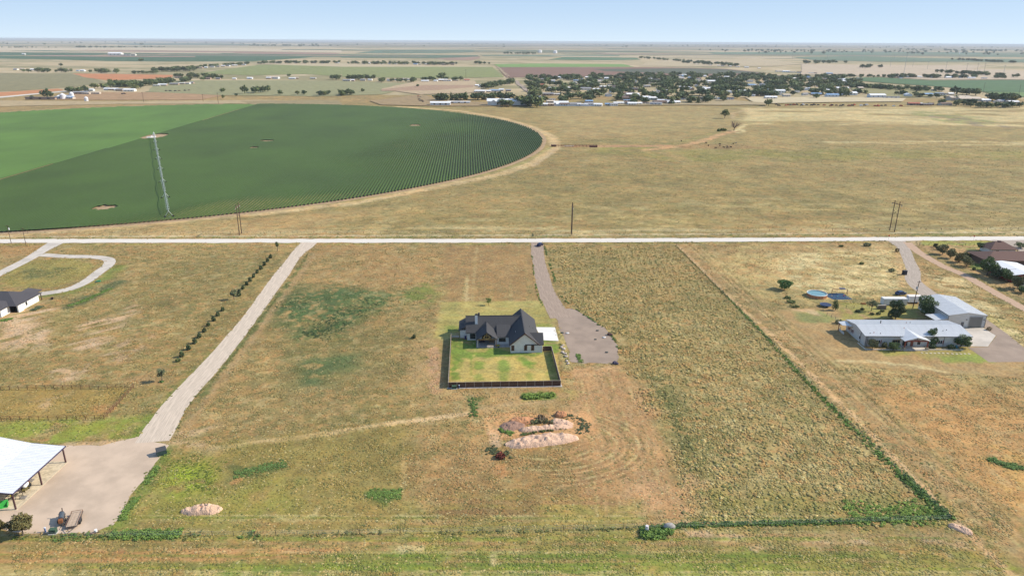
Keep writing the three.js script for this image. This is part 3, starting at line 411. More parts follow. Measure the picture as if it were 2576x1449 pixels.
function ribbon(name, line, width, y, m, { step = 3, amp = 0.5, label, across = 1 } = {}) {
  const c = new THREE.CatmullRomCurve3(line.map(([x, z]) => new THREE.Vector3(x, 0, z)), false, 'centripetal'), L = c.getLength(), n = Math.ceil(L / step), P = [], U = [], I = [], wd = (t) => Array.isArray(width) ? width[Math.min(width.length - 2, Math.floor(t * (width.length - 1)))] + (width[Math.min(width.length - 1, Math.floor(t * (width.length - 1)) + 1)] - width[Math.min(width.length - 2, Math.floor(t * (width.length - 1)))]) * (t * (width.length - 1) - Math.min(width.length - 2, Math.floor(t * (width.length - 1)))) : width, L1 = [], L2 = [];
  for (let i = 0; i <= n; i++) {
    const t = i / n, p = c.getPointAt(t), d = c.getTangentAt(t), w = wd(t) / 2, l = w + amp * 2 * (fbm(i * step / 5, 3.3, 3) - 0.5), r = w + amp * 2 * (fbm(i * step / 5, 33.3, 3) - 0.5);
    for (const [s, e] of [[-1, l], [0, 0], [1, r]]) { const k = s * e; P.push(p.x - d.z * k, y, p.z + d.x * k); U.push(t * L, k * across); }
    L1.push([p.x + d.z * l, p.z - d.x * l]); L2.unshift([p.x - d.z * r, p.z + d.x * r]);
    if (i) for (const k of [0, 1]) { const a = (i - 1) * 3 + k, b = i * 3 + k; I.push(a, a + 1, b, b, a + 1, b + 1); }
  }
  const g = new THREE.BufferGeometry(); g.setAttribute('position', new THREE.Float32BufferAttribute(P, 3)); g.setAttribute('uv', new THREE.Float32BufferAttribute(U, 2)); g.setIndex(I); g.computeVertexNormals();
  if (g.attributes.normal.getY(0) < 0) { for (let i = 0; i < I.length; i += 3) [I[i], I[i + 1]] = [I[i + 1], I[i]]; g.setIndex(I); g.computeVertexNormals(); }
  sheets.push(L1.concat(L2)); return struct(name, g, m, label);
}
const caliche = mat(0.80, 0.735, 0.64, { map: T('rut', 24, 4), roughness: 1 }), calicheDull = mat(0.67, 0.55, 0.425, { map: T('rut', 14, 5), roughness: 1 }), gravel = mat(0.40, 0.30, 0.225, { map: T('rut', 13, 6), roughness: 1 }), gravelFlat = mat(0.35, 0.265, 0.20, { map: T('dust', 37), roughness: 1 }), yard = mat(0.60, 0.46, 0.335, { map: T('dust', 41), roughness: 1 }), concrete = mat(0.60, 0.535, 0.455, { map: T('dust', 27), roughness: 0.95 }), whiteSlab = mat(0.78, 0.76, 0.72, { map: T('panel', 7), roughness: 0.95 }), asphaltPale = mat(0.46, 0.38, 0.305, { map: T('rut', 15, 6), roughness: 1 }), dirt = mat(0.55, 0.37, 0.245, { map: T('rut', 12, 2.2), roughness: 1 });
ribbon('main_road', [[-346.9,-353.6], [-266.8,-356.7], [-135.5,-360.1], [-0.2,-363.7], [136.9,-368.9], [279,-375.1], [352.5,-378.9]], 7.4, 0.06, caliche, { amp: 0.9, step: 2.5, label: 'bright white caliche road running straight across the view' });
ribbon('driveway', [[-106.2,-358.4], [-106.3,-337.1], [-102.2,-281.6], [-99.5,-249.2], [-97.6,-207.4], [-97.3,-183.5], [-95,-166.9], [-94.3,-162.5]], [9, 5.8, 6.8, 6.4, 6.0, 6.9, 7.6, 8.6], 0.035, calicheDull, { amp: 0.4, label: 'long pale caliche driveway on the left' });
polySheet('gravel_yard', [[-99.3,-164.9], [-89.1,-161.1], [-88.8,-152.8], [-88.1,-139.6], [-86.8,-128.9], [-89.6,-126], [-104,-125.8], [-123.3,-131.3], [-137.6,-158.6], [-117.4,-160.7], [-107.1,-160.8]], 0.025, yard, { label: 'tan gravel yard in front of the white carport' });
ribbon('driveway', [[12.8,-360.4], [12.9,-324.9], [15,-279.8], [18.9,-252.8]], [6.5, 6.2, 6.8, 8.5], 0.035, gravel, { amp: 0.5, label: 'pinkish gravel driveway to the dark-roofed house' });
polySheet('parking_area', [[17.1,-261.3], [23.1,-263.6], [29.5,-255], [34.7,-241.2], [36.9,-228.5], [35.3,-212.3], [19.4,-212.7], [19.5,-226.6], [17.6,-240.9]], 0.025, gravelFlat, { amp: 0.9, label: 'grey gravel parking area right of the house' });
polySheet('house_slab', [[8.8,-243.2], [16,-243.1], [16.6,-230.6], [10.9,-231.2]], 0.09, whiteSlab, { amp: 0, label: 'white concrete apron beside the garage' });
ribbon('loop_drive', [[-237,-358.6], [-235,-342.9], [-232,-325.2], [-230.6,-303.7], [-229.3,-284.6]], [9, 6, 5.4, 5.4, 5.4], 0.035, concrete, { amp: 0.1, label: 'concrete drive running to the house at the left edge' });
ribbon('loop_drive', [[-230.2,-332.3], [-217,-329.9], [-203.1,-329.3], [-193.8,-325.3], [-189.2,-317.2], [-187.5,-305.9], [-185.7,-290.9], [-187.5,-281.8], [-192.7,-277.6], [-198.1,-274.6]], 5, 0.04, concrete, { amp: 0.1, step: 1.5, label: 'curved concrete loop drive before the left-edge house' });
ribbon('driveway', [[206.6,-370.6], [202.1,-352.4], [194.1,-332.5], [186.8,-314.6], [179.2,-300.1], [176.6,-285.9], [174.9,-274.1], [174.6,-263.2]], [10, 6, 5.5, 5.5, 6, 7, 8, 8], 0.035, asphaltPale, { amp: 0.4, label: 'pale drive curving down to the metal barn' });
ribbon('dirt_lane', [[210.7,-365.1], [207.5,-352.5], [205.9,-339.1], [205.4,-320.7], [207.1,-310.6], [205.9,-285.8], [205.4,-266.7], [205,-247.1]], 4.6, 0.045, dirt, { amp: 0.4, label: 'pink dirt lane running down to the right edge' });
polySheet('barn_apron', [[168.3,-245], [175.9,-245.1], [176,-238], [166.8,-228], [159.4,-228.3], [166.1,-237.4]], 0.09, concrete, { amp: 0, label: 'concrete apron before the metal barn' });
polySheet('gravel_yard', [[182.9,-255.4], [181.5,-241.6], [179.2,-228.2], [177.7,-219.3], [175.1,-215.7], [159,-215.3], [159.3,-227.4], [166.7,-227.8], [176.2,-238], [176.3,-245.2]], 0.025, gravelFlat, { amp: 0.12, label: 'grey gravel yard beside the metal barn' });
polySheet('side_drive', [[254.9,-371.7], [277.5,-372.8], [279.2,-367.2], [261.3,-341.4], [259.6,-351.5], [261.8,-364.5]], 0.03, asphaltPale, { amp: 0.4, label: 'pale drive beside the brown-roofed house' });
ribbon('road_verge', [[204.8,-369.4], [224.1,-371.4], [255.1,-372.1]], 2, 0.03, caliche, { amp: 0.6 });

// ---------- far fields ----------
let lift = 0.12;
function field(p, r, g, b, label, grainKey = 'coarse', u = 260, v = 90) {
  lift += 0.03; polySheet('field', p, lift, mat(r, g, b, { map: T(grainKey, u, v), roughness: 1 }), { step: 30, amp: 5, keep: true, label });
}
field([[-4329.3,-5333.7], [-4000.9,-5822.6], [-4083.8,-6445.7], [-3119.7,-5914.3], [-2483.6,-5897.8], [-1462.9,-5073], [-1257,-4866.9], [-1214.5,-4340.5], [-1253.6,-3567.1], [-1580.4,-3447.6], [-1908.3,-3486.4], [-2370.1,-3726.8], [-2604,-3777.8], [-2955.5,-3630.4]], 0.05, 0.115, 0.04, 'dark green field far off on the left', 'coarse', 400, 200);
field([[-3538.5,-4353.3], [-3095.2,-4496.9], [-2712.5,-4664.3], [-2453.9,-4982.1], [-2442.2,-5243.6], [-2360.7,-5166.3], [-2428.3,-4757.2], [-2697.8,-4500.3], [-3026.7,-4396.6]], 0.46, 0.33, 0.18, 'pale track across the far green field');
field([[-4040.2,-6756.3], [-3580.8,-6793.4], [-2817.6,-6695.4], [-1395.2,-6058.6], [-1254.4,-5141.2], [-1488.3,-5161.4], [-2533.7,-6017.4], [-3182.7,-6034.5]], 0.36, 0.21, 0.14, 'reddish ploughed strip far off on the left');
field([[-6300.1,-7777.3], [-5503.7,-8022.5], [-4567.4,-8674.3], [-3542.7,-9204.8], [-1820,-7912.8], [-1469.8,-6384.1], [-2882.2,-6849.7], [-3707.2,-7034.4], [-4205.9,-6122.8], [-4754.2,-5860.5]], 0.62, 0.50, 0.32, 'long pale stubble strip near the horizon');
field([[-9035.1,-16107.3], [-8313.9,-19821], [-5344.7,-16133.4], [-4397.6,-13268.8], [-6168.8,-12136.6]], 0.12, 0.16, 0.08, 'thin green strip near the horizon');
field([[-1781.2,-2174.5], [-1544.7,-2227.2], [-1323.5,-2203.8], [-1030.8,-1843.3], [-966.7,-1761.2], [-958.3,-1606.1], [-975.9,-1514.6], [-1016.2,-1453.7], [-1115.9,-1349.6]], 0.27, 0.235, 0.11, 'olive pasture on the far left', 'coarse', 200, 80);
field([[-1326.1,-2221.7], [-1175.1,-2206.8], [-992.9,-2162.1], [-925.9,-1990.4], [-986.8,-1913.3], [-1028,-1862.6], [-1158.4,-1997.4]], 0.56, 0.225, 0.085, 'orange bare-soil field behind the left trees', 'fine', 200, 80);
field([[-1078.6,-1303.4], [-996.5,-1424.8], [-952.1,-1538.4], [-913.1,-1487.3], [-908,-1367.7], [-922.4,-1316.4], [-1000.6,-1206.6]], 0.56, 0.24, 0.095, 'orange bare-soil strip at the far left edge', 'fine', 200, 80);
field([[-951.4,-1145.6], [-922.4,-1316.4], [-910.1,-1410.2], [-901.4,-1472.3], [-885.5,-1450.2], [-892.9,-1383], [-904.1,-1289.6], [-924.1,-1111.8]], 0.72, 0.66, 0.56, 'white farm track on the far left', 'fine', 60, 30);
field([[-844,-1446.3], [-594.8,-1449.7], [-549.1,-1398.8], [-545.9,-1270.3], [-722.1,-1256.4], [-812.3,-1255.1]], 0.42, 0.255, 0.125, 'reddish dry paddock behind the irrigated circle', 'coarse', 200, 80);
field([[-874,-1049.7], [-864.1,-1231], [-661.3,-1227.2], [-433.8,-1279.2], [-357.9,-1256.2], [-430,-1201.8], [-634.6,-1176.3], [-789.2,-1121.4], [-788.5,-943.7]], 0.48, 0.36, 0.19, 'pale dry grass strip behind the irrigated circle', 'coarse', 200, 60);
field([[-472.9,-1247.3], [-343,-1286.4], [-299.4,-1275.1], [-278.1,-1182.2], [-423,-1181.7]], 0.33, 0.255, 0.12, 'brown pasture strip behind the irrigated circle', 'coarse', 200, 60);
field([[-815.5,-1695.7], [-678.8,-1737.1], [-555.4,-1647.1], [-566.6,-1554], [-714.2,-1539.8]], 0.17, 0.18, 0.075, 'green paddock beside the left village', 'coarse', 160, 60);
field([[-899.1,-1858.7], [-674.6,-1904.3], [-441,-1893.1], [-328.3,-1832.3], [-223.9,-1786.2], [-256.4,-1424.2], [-363,-1363.2], [-542.6,-1381.9], [-729.1,-1456.7]], 0.30, 0.285, 0.13, 'grey green pasture with scattered trees behind the circle', 'coarse', 150, 60);
field([[-973.5,-2272.2], [-1005.2,-2588.2], [-1058.7,-3086.3], [-732.9,-3167.5], [-493.3,-2121.5], [-640.3,-2273], [-766.2,-2167.4]], 0.25, 0.27, 0.085, 'olive green field in the middle distance left', 'coarse', 300, 120);
field([[-675.3,-2915.8], [-85.3,-3022], [-26.8,-2141.9], [-258.5,-2066.5], [-493.3,-2121.5]], 0.25, 0.27, 0.085, 'olive green field ending at the farm lane', 'coarse', 300, 120);
field([[-1162.9,-3306.6], [-769.9,-3328.9], [-329.6,-3089.9], [-93.6,-3117.2], [-88,-3021.5], [-675.3,-2915.8], [-1049.3,-3140.9]], 0.55, 0.44, 0.26, 'pale strip above the olive field', 'coarse', 300, 60);
field([[-1176.4,-5025.6], [-964,-5439.9], [-265.5,-5464.7], [-215.8,-4886], [-475.8,-4473.5], [-1021.8,-4428.6]], 0.09, 0.145, 0.07, 'deep green far field left of the lane', 'coarse', 500, 200);
field([[-230,-5007.4], [-200.9,-4548.1], [-225.7,-3983.1], [-341.3,-4010.3], [-461.9,-4342.1]], 0.36, 0.22, 0.14, 'reddish strip left of the lane');
field([[-1270,-5974.4], [-1454.7,-8225.4], [-456.5,-8623], [-356.4,-6842], [-652.2,-6142.5]], 0.12, 0.19, 0.10, 'green far field near the horizon, left of the lane', 'coarse', 700, 260);
field([[-255.9,-5572.2], [104,-5802.8], [827,-5822.1], [753.6,-5301.8], [229.3,-5144.9], [-210.8,-5191]], 0.15, 0.20, 0.11, 'grey green strip behind the white tanks', 'coarse', 600, 200);
field([[197.8,-4258.6], [338.7,-5006], [803.2,-4858.6], [750.8,-4396.1], [526,-4220]], 0.08, 0.17, 0.065, 'dark green far field right of the lane', 'coarse', 500, 200);
field([[-88.6,-3350.3], [125.3,-3492.9], [516.8,-3490.9], [508.4,-3128.8], [-60.2,-2980.2]], 0.20, 0.33, 0.075, 'bright green strip before the red field', 'coarse', 300, 70);
field([[-62.2,-2949.8], [548.6,-3072.4], [695.2,-3051.9], [844.6,-2945.4], [876.7,-2558.4], [815.3,-2428.2], [529.4,-2315.2], [239.9,-2225.1], [-22,-2126.8]], 0.235, 0.13, 0.085, 'dark red ploughed field behind the town', 'rut', 300, 60);
field([[303.7,-2828.4], [677.8,-2974.5], [828.1,-2887.4], [857.5,-2555.6], [550.9,-2410.9], [492.9,-2503], [330,-2632.8]], 0.095, 0.105, 0.06, 'dark olive crop on the ploughed field behind the town', 'coarse', 300, 60);
field([[-51,-2907.7], [-16.5,-2143.2], [-8.8,-2144.2], [-95.1,-3368.3], [-101,-3367.1]], 0.45, 0.34, 0.20, 'farm lane running up from the town', 'fine', 60, 60);
field([[0.8,-1964], [16.1,-1705.3], [35.7,-1379.8], [44.5,-1205.6], [48.9,-1205.9], [41.2,-1397], [26.9,-1706.4], [9.6,-1965.1]], 0.40, 0.31, 0.235, 'straight town street running towards the fields', 'rut', 40, 8);
field([[-251.9,-1902.2], [-104.2,-1951.7], [-64.1,-1497.5], [-180.1,-1430.8], [-284.1,-1581.2]], 0.52, 0.385, 0.225, 'pale dry paddock left of the town', 'coarse', 120, 60);
field([[-211.1,-1733.3], [-93.4,-1745.7], [-89.4,-1669.9], [-166.7,-1549.1], [-273,-1518.5], [-282.5,-1572.5]], 0.42, 0.27, 0.165, 'reddish dirt strip left of the town', 'coarse', 120, 60);
field([[-246.7,-1264.8], [-180.1,-1430.8], [-136,-1302.7], [33,-1184.7], [-126.5,-1168.4], [-214.6,-1186.8]], 0.36, 0.25, 0.12, 'brown ground round the long white sheds', 'coarse', 120, 60);
field([[973.7,-2212.5], [1130,-2289.6], [1186.2,-2102.8], [1417.6,-2151.7], [1824.3,-2177.5], [1315.7,-1560.5], [1113.2,-1603.6], [1036.7,-1617.8], [1051.3,-1784.3], [1005.1,-1919], [959.4,-2076.2]], 0.075, 0.155, 0.05, 'large deep green field right of the town', 'coarse', 400, 160);
field([[1025.2,-1604], [1110.2,-1599.1], [1285.5,-1557.9], [1162.3,-1405.2], [1016.3,-1460.8], [1019.1,-1515.7]], 0.16, 0.26, 0.075, 'light green strip at the far right', 'coarse', 300, 90);
field([[2009.1,-5400.1], [2797.3,-6123], [3065.1,-5271.2], [4249.9,-5120], [3380,-4064.7], [2707.9,-4383], [2095.9,-4246.4], [1834.9,-4536.3]], 0.13, 0.19, 0.10, 'grey green far field on the right', 'coarse', 700, 240);
field([[2016.7,-7818], [3576.4,-8876.2], [5109.9,-9090.1], [5880.6,-7765.4], [4574.1,-6032.2], [3438.7,-6105.4], [2475.2,-6131.8], [1708.3,-6110.4]], 0.12, 0.195, 0.10, 'long green strip near the right horizon', 'coarse', 900, 300);
field([[1422.9,-3672.5], [1698.4,-3563.7], [2319,-3642.5], [1948.6,-3144], [2023.7,-2944.3], [2232.2,-2731.5], [1781.2,-2172.4], [1438.6,-2184], [1207.7,-2141.5], [1161.2,-2336.6], [952.8,-2447.1]], 0.55, 0.43, 0.29, 'pale grazed land behind the right green field', 'coarse', 300, 120);
field([[443.9,-1396.7], [586.6,-1425.3], [756.3,-1405.5], [701.1,-1323.1], [532.3,-1290], [419.6,-1259.4]], 0.62, 0.51, 0.31, 'pale straw strip in front of the town', 'coarse', 200, 40);
field([[183.9,-1303.9], [383.7,-1343.7], [443.1,-1274.9], [427.3,-1228.1], [282.5,-1217.7], [169.9,-1201.9]], 0.42, 0.325, 0.17, 'dry grass verge in front of the town', 'coarse', 120, 40);
field([[840.5,-1843.6], [917.2,-1851.6], [959.4,-1677.4], [878.5,-1485.1], [738.7,-1420.8], [738.9,-1590.7]], 0.30, 0.27, 0.11, 'grassy plots at the right end of the town', 'coarse', 120, 50);
field([[1094.1,-4824.8], [1571,-4472.5], [1422.9,-3672.5], [1174.6,-3334.8], [721.1,-3167], [545.7,-3218.7], [665.6,-3735.5]], 0.52, 0.41, 0.24, 'pale stubble behind the red field', 'coarse', 300, 90);
{ // bands of crop, stubble and scrub that thin out towards the horizon
  const r = rng(404);
  for (let i = 0; i < 60; i++) {
    const z = -4200 * Math.pow(1.047, i) - r() * 300, d = -z * (0.03 + 0.05 * r()), w = -z * (0.15 + 0.35 * r()), x = (r() - 0.5) * -z * 1.6, k = r();
    const c = k < (x > 0 ? 0.6 : 0.42) ? [0.11, 0.17, 0.08] : k < 0.66 ? [0.36, 0.22, 0.15] : k < 0.85 ? [0.58, 0.46, 0.29] : [0.2, 0.2, 0.1];
    lift += 0.05; polySheet('field', [[x - w / 2, z], [x + w / 2 + d * 0.3, z - d * 0.1], [x + w / 2, z - d], [x - w / 2 - d * 0.2, z - d]], 0.5 + i * 0.12, mat(...c, { map: T('coarse', 900, 400), roughness: 1 }), { step: 200, amp: 30, keep: true, label: k < (x > 0 ? 0.6 : 0.42) ? 'distant green crop band' : k < 0.66 ? 'distant reddish ploughed band' : 'distant dry grass band' });
  }
}

// ---------- the irrigated circle: crops in rows ----------
const PC = [-389.1,-779.2], PR = 421, rowDir = [-0.062, -0.998], rowAcross = [0.998, -0.062];
const splitA = [-381.4,-524.5], splitB = [-415.7,-1163.8];
const splitN = (() => { const d = [splitB[0] - splitA[0], splitB[1] - splitA[1]], l = Math.hypot(...d); return [-d[1] / l, d[0] / l]; })();   // distance from the dividing line; positive is the near side
const nearSide = (x, z) => ((x - splitA[0]) * splitN[0] + (z - splitA[1]) * splitN[1]) * Math.sign((0 - splitA[0]) * splitN[0] + (-400 - splitA[1]) * splitN[1]);
const bare = [[PC, 12, 18], [[-254.5,-433.7], 6.5, 5], [[-254.7,-747.9], 7, 3.5], [[-253.3,-698.5], 4, 3.5], [[-121.2,-898.6], 6, 7]];
const circle = (() => { const p = []; for (let i = 0; i < 180; i++) { const a = i / 180 * Math.PI * 2; p.push([PC[0] + Math.cos(a) * (PR + 4), PC[1] + Math.sin(a) * (PR + 4)]); } return p; })();
polySheet('crop_soil', circle, 0.05, mat(0.46, 0.31, 0.17, { map: T('coarse', 40), roughness: 1 }), { amp: 0.8, step: 8, label: 'bare soil under the irrigated crop circle' });
function crop(name, step, test, width, height, m, label, seg) {
  const P = [], C = [], I = [], r = rng(55), col = new THREE.Color();
  for (let a = -PR; a < PR; a += step) {
    const half = Math.sqrt(PR * PR - a * a); let prev = -1, b = -half;
    while (b < half) {
      const x = PC[0] + rowAcross[0] * a + rowDir[0] * b, z = PC[1] + rowAcross[1] * a + rowDir[1] * b;
      const ok = test(x, z) && x > z * 0.80 - 30 && !bare.some(([c, rx, rz]) => ((x - c[0]) / rx) ** 2 + ((z - c[1]) / rz) ** 2 < 1 + 0.3 * (vn(x / 5, z / 5) - 0.5));
      if (!ok) { prev = -1; b += seg; continue; }
      const w = width(x, z) * (0.975 + 0.05 * r()) / 2, h = height * (0.95 + 0.1 * r()), s = P.length / 3, g = 0.72 + 0.5 * fbm(x / 40, z / 60, 3) + 0.06 * r();
      const off = (r() - 0.5) * 0.06;
      const e = 0.8 * ss(0.5, 0.97, width(x, z) / step / 1.04); for (const [u, v] of [[-1, e], [-0.6, Math.max(0.8, e)], [0.05, 1], [0.66, Math.max(0.8, e)], [1, e]]) { const q = u * w + off; P.push(x + rowAcross[0] * q, 0.06 + v * h, z + rowAcross[1] * q); C.push(g, g * (0.97 + 0.06 * r()), g); }
      if (prev >= 0) for (let k = 0; k < 4; k++) I.push(prev + k, prev + k + 1, s + k, s + k, prev + k + 1, s + k + 1);
      prev = s; b += seg * (z < -650 ? 1.7 : 1);
    }
  }
  const g = new THREE.BufferGeometry(); g.setAttribute('position', new THREE.Float32BufferAttribute(P, 3)); g.setAttribute('color', new THREE.Float32BufferAttribute(C, 3)); g.setIndex(I);
  const f = g.toNonIndexed(); f.computeVertexNormals();
  const o = shade(new THREE.Mesh(f, m)); o.name = name; o.userData = { kind: 'stuff', label, category: 'crop' }; scene.add(o);
  console.log(name, f.attributes.position.count / 3);
}
crop('cotton_rows', 2.15, (x, z) => nearSide(x, z) > 0.7, (x, z) => mix(2.3, 1.55, ss(0.28, 0.60, 0.48 * ss(-330, 20, x) + 0.36 * ss(-520, -400, z) * ss(-330, -150, x) + 0.2 * fbm(x / 60, z / 90, 2))), 0.95, new THREE.MeshStandardMaterial({ color: new THREE.Color().setRGB(0.043, 0.084, 0.008), vertexColors: true, roughness: 0.9 }), 'dark green crop rows inside the irrigated circle', 3.2);
crop('young_crop', 4.3, (x, z) => nearSide(x, z) < -0.7, () => 4.7, 0.45, new THREE.MeshStandardMaterial({ color: new THREE.Color().setRGB(0.09, 0.172, 0.022), vertexColors: true, roughness: 0.9 }), 'lighter green crop on the far half of the irrigated circle', 6);

// ---------- plants ----------
function leafCloud(lobes, n, leaf, seed, sway = 0.25) { // lobes: [x, y, z, rx, ry, rz]; leaves are bent quads spread through their outer volume
  const r = rng(seed), P = [], C = [], vol = lobes.map((l) => Math.pow(l[3] * l[4] * l[5], 0.67)), tot = vol.reduce((a, b) => a + b, 0);
  const v = new THREE.Vector3(), q = new THREE.Quaternion(), e = new THREE.Euler();
  lobes.forEach((l, i) => {
    const m = Math.round(n * vol[i] / tot);
    for (let k = 0; k < m; k++) {
      const u = r() * 2 - 1, a = r() * 6.2832, s = Math.sqrt(1 - u * u), lump = 0.8 + 0.4 * vn(a * 1.9 + i * 9 + seed, u * 3 + 40), d = Math.cbrt(0.25 + 0.75 * r()) * lump;
      const cx = l[0] + s * Math.cos(a) * l[3] * d, cy = l[1] + u * l[4] * d, cz = l[2] + s * Math.sin(a) * l[5] * d, z = leaf * (0.6 + 0.8 * r());
      q.setFromEuler(e.set((r() - 0.5) * 2.4, r() * 6.28, (r() - 0.5) * 2.4)); const g = 0.7 + 0.6 * r(), t = (r() - 0.5) * sway;
      const c = [[-0.5, 0, -0.5], [0.5, 0.14, -0.4], [0.45, 0, 0.5], [-0.4, 0.12, 0.5]].map((p) => v.set(...p).multiplyScalar(z).applyQuaternion(q).toArray().map((w, j) => w + [cx, Math.max(cy, 0.04), cz][j]));
      for (const j of [0, 1, 2, 0, 2, 3]) { P.push(...c[j]); C.push(g * (1 + t), g, g * (1 - t)); }
    }
  });
  const g = new THREE.BufferGeometry(); g.setAttribute('position', new THREE.Float32BufferAttribute(P, 3)); g.setAttribute('color', new THREE.Float32BufferAttribute(C, 3)); g.computeVertexNormals(); return g;
}
const leafMat = (r, g, b) => mat(r, g, b, { vertexColors: true, roughness: 0.9, side: THREE.DoubleSide });
const bark = mat(0.13, 0.10, 0.075, { roughness: 1 });
function treeThing(name, label, category, at, h, w, leaves, seed, { trunk = 0.28, n = 700, leaf = 0.42, group, lobes } = {}) {
  const t = thing(name, label, category, at, (seed * 1.7) % 6.28, group), r = rng(seed), L = [], tr = [tube([0, -0.05, 0], [0.03 * h, h * trunk * 1.3, 0], h * 0.032, h * 0.02, 7)];
  const cy = h * (trunk + (1 - trunk) / 2), ry = h * (1 - trunk) / 2;
  if (lobes) L.push(...lobes); else {
    L.push([0, cy, 0, w * 0.34, ry * 0.85, w * 0.34]);
    for (let i = 0; i < 7; i++) { const a = i * 0.9 + r() * 0.6, d = w * (0.2 + 0.16 * r()), y = cy + (r() - 0.5) * ry * 1.2; L.push([Math.cos(a) * d, y, Math.sin(a) * d, w * (0.16 + 0.1 * r()), ry * (0.28 + 0.18 * r()), w * (0.16 + 0.1 * r())]); tr.push(tube([0.02 * h, h * trunk, 0], [Math.cos(a) * d * 0.8, y, Math.sin(a) * d * 0.8], h * 0.014, h * 0.006, 5)); }
  }
  part(t, 'trunk', tr, bark); part(t, 'crown', leafCloud(L, Math.round(n * 1.9), leaf * 0.72, seed), leaves); return t;
}
const leafDark = leafMat(0.065, 0.095, 0.035), leafMid = leafMat(0.10, 0.145, 0.045), leafOlive = leafMat(0.13, 0.135, 0.055), leafFresh = leafMat(0.18, 0.25, 0.055), leafGrey = leafMat(0.14, 0.165, 0.085), leafWeed = leafMat(0.09, 0.18, 0.045), leafDry = leafMat(0.22, 0.16, 0.08), leafBronze = leafMat(0.15, 0.13, 0.045);

// row of young evergreens beside the left driveway
{
  const spots = [[-109.9,-215.5], [-110.2,-221.2], [-110.5,-226.6], [-110.8,-231.5], [-111.2,-236.8], [-111.9,-242.3], [-112.1,-247.4], [-112.6,-252.6], [-112.8,-258], [-113.7,-278.1], [-114.1,-283.5], [-114.4,-288.8], [-114.7,-293.8], [-115,-299.3], [-115.4,-305.4], [-115.7,-311], [-116.2,-317.1], [-116.7,-323.1], [-117.1,-329]].reverse();
  const kinds = [0, 1, 2].map((k) => { const g = leafCloud([[0, 0.75, 0, 0.62, 0.75, 0.62], [0.1, 1.35, 0, 0.38, 0.55, 0.38], [-0.2, 0.4, 0.2, 0.55, 0.4, 0.55]], 170, 0.3, 300 + k); return g; });
  spots.forEach((p, i) => { const t = thing('young_evergreen', `small dark conical evergreen, ${ORD[i]} from the white road in the row by the left driveway`, 'shrub', p, i * 1.3, 'row of young evergreens'); const s = 0.9 + 0.35 * vn(i * 3.7, 2); part(t, 'trunk', tube([0, -0.05, 0], [0, 0.6, 0], 0.06, 0.05, 5), bark); part(t, 'foliage', kinds[i % 3], leafDark); t.scale.set(s * 1.1, s * 0.95, s * 1.1); });
}
treeThing('tree', 'small round grey-green tree beside the row of young evergreens', 'tree', [-113.1,-270.8], 4.6, 3.0, leafGrey, 21, { n: 420, leaf: 0.34 });
single('shrub', 'dark shrub just right of the small round grey-green tree', 'shrub', leafCloud([[0, 0.7, 0, 0.9, 0.8, 0.9]], 180, 0.3, 22), leafDark, [-112.7,-275.1]);
treeThing('tree', 'small thin tree standing above the rail paddock by the left driveway', 'tree', [-108,-197.3], 4.4, 2.6, leafGrey, 23, { n: 420, leaf: 0.3, trunk: 0.36 });
single('shrub', 'green clump at the foot of the thin tree by the paddock', 'shrub', leafCloud([[0, 0.25, 0, 0.7, 0.3, 0.5]], 90, 0.22, 24), leafWeed, [-108,-196.8]);
single('shrub', 'round dark shrub in the open right of the thin tree', 'shrub', leafCloud([[0, 0.55, 0, 0.75, 0.65, 0.75]], 160, 0.26, 25), leafMid, [-109.5,-211.8]);
treeThing('tree', 'slim young tree near the white road left of the driveway mouth', 'tree', [-117.6,-341.2], 5.2, 1.8, leafMid, 26, { n: 260, leaf: 0.3, trunk: 0.35 });
treeThing('tree', 'bushy bronze-green tree at the corner of the carport yard', 'tree', [-103.9,-125.2], 5.6, 5.4, leafBronze, 27, { n: 1500, leaf: 0.36, trunk: 0.2 });
treeThing('tree', 'olive tree cut by the left edge below the carport', 'tree', [-108.9,-124.7], 4.6, 4, leafBronze, 28, { n: 800, leaf: 0.36, trunk: 0.2 });
treeThing('tree', 'pale yellow-green sapling on the lawn behind the dark-roofed house', 'tree', [-9.3,-266], 3.2, 2.6, leafFresh, 29, { n: 240, leaf: 0.26 });
single('shrub', 'small dark bush alone in the grass left of the dark-roofed house', 'shrub', leafCloud([[0, 0.7, 0, 0.6, 0.9, 0.6], [-0.5, 0.3, 0.3, 0.5, 0.4, 0.5]], 170, 0.26, 30), leafDark, [-34.7,-232.3]);
// right-hand property
treeThing('tree', 'wide round bush above the blue pool', 'bush', [117.1,-287.3], 4.4, 6.6, leafWeed, 31, { n: 1000, leaf: 0.4, trunk: 0.05 });
[[345, 300, 1.0, 'between the wide round bush and the pool'], [380, 338, 1.4, 'left of the trampoline'], [410, 378, 1.5, 'above the bare sand patch']].forEach(([x, y, s, w], i) => { const a = [[114,-276.2], [113.8,-271.5], [113.2,-266.3]][i]; single('shrub', 'low dark green shrub ' + w, 'shrub', leafCloud([[0, 0.5, 0, 1.2 * s, 0.6, 0.9 * s], [0.8, 0.3, 0.2, 0.8 * s, 0.4, 0.7 * s]], 200, 0.3, 32 + i), leafMid, a); });
treeThing('tree', 'slim dark conifer right of the trampoline', 'tree', [128.3,-263], 4.6, 2.4, leafMid, 36, { n: 420, leaf: 0.3, trunk: 0.06 });
treeThing('tree', 'thin pale tree left of the white container', 'tree', [142.1,-262.1], 5.2, 4.2, leafGrey, 37, { n: 420, leaf: 0.3, trunk: 0.35 });
treeThing('tree', 'large dark tree in front of the white container', 'tree', [147.5,-253.7], 7.8, 6.4, leafDark, 38, { n: 1900, leaf: 0.42, trunk: 0.04 });
treeThing('tree', 'tall round tree at the left wall of the metal barn', 'tree', [160.8,-257.2], 8.4, 7.2, leafMid, 39, { n: 1600, leaf: 0.42, trunk: 0.12 });
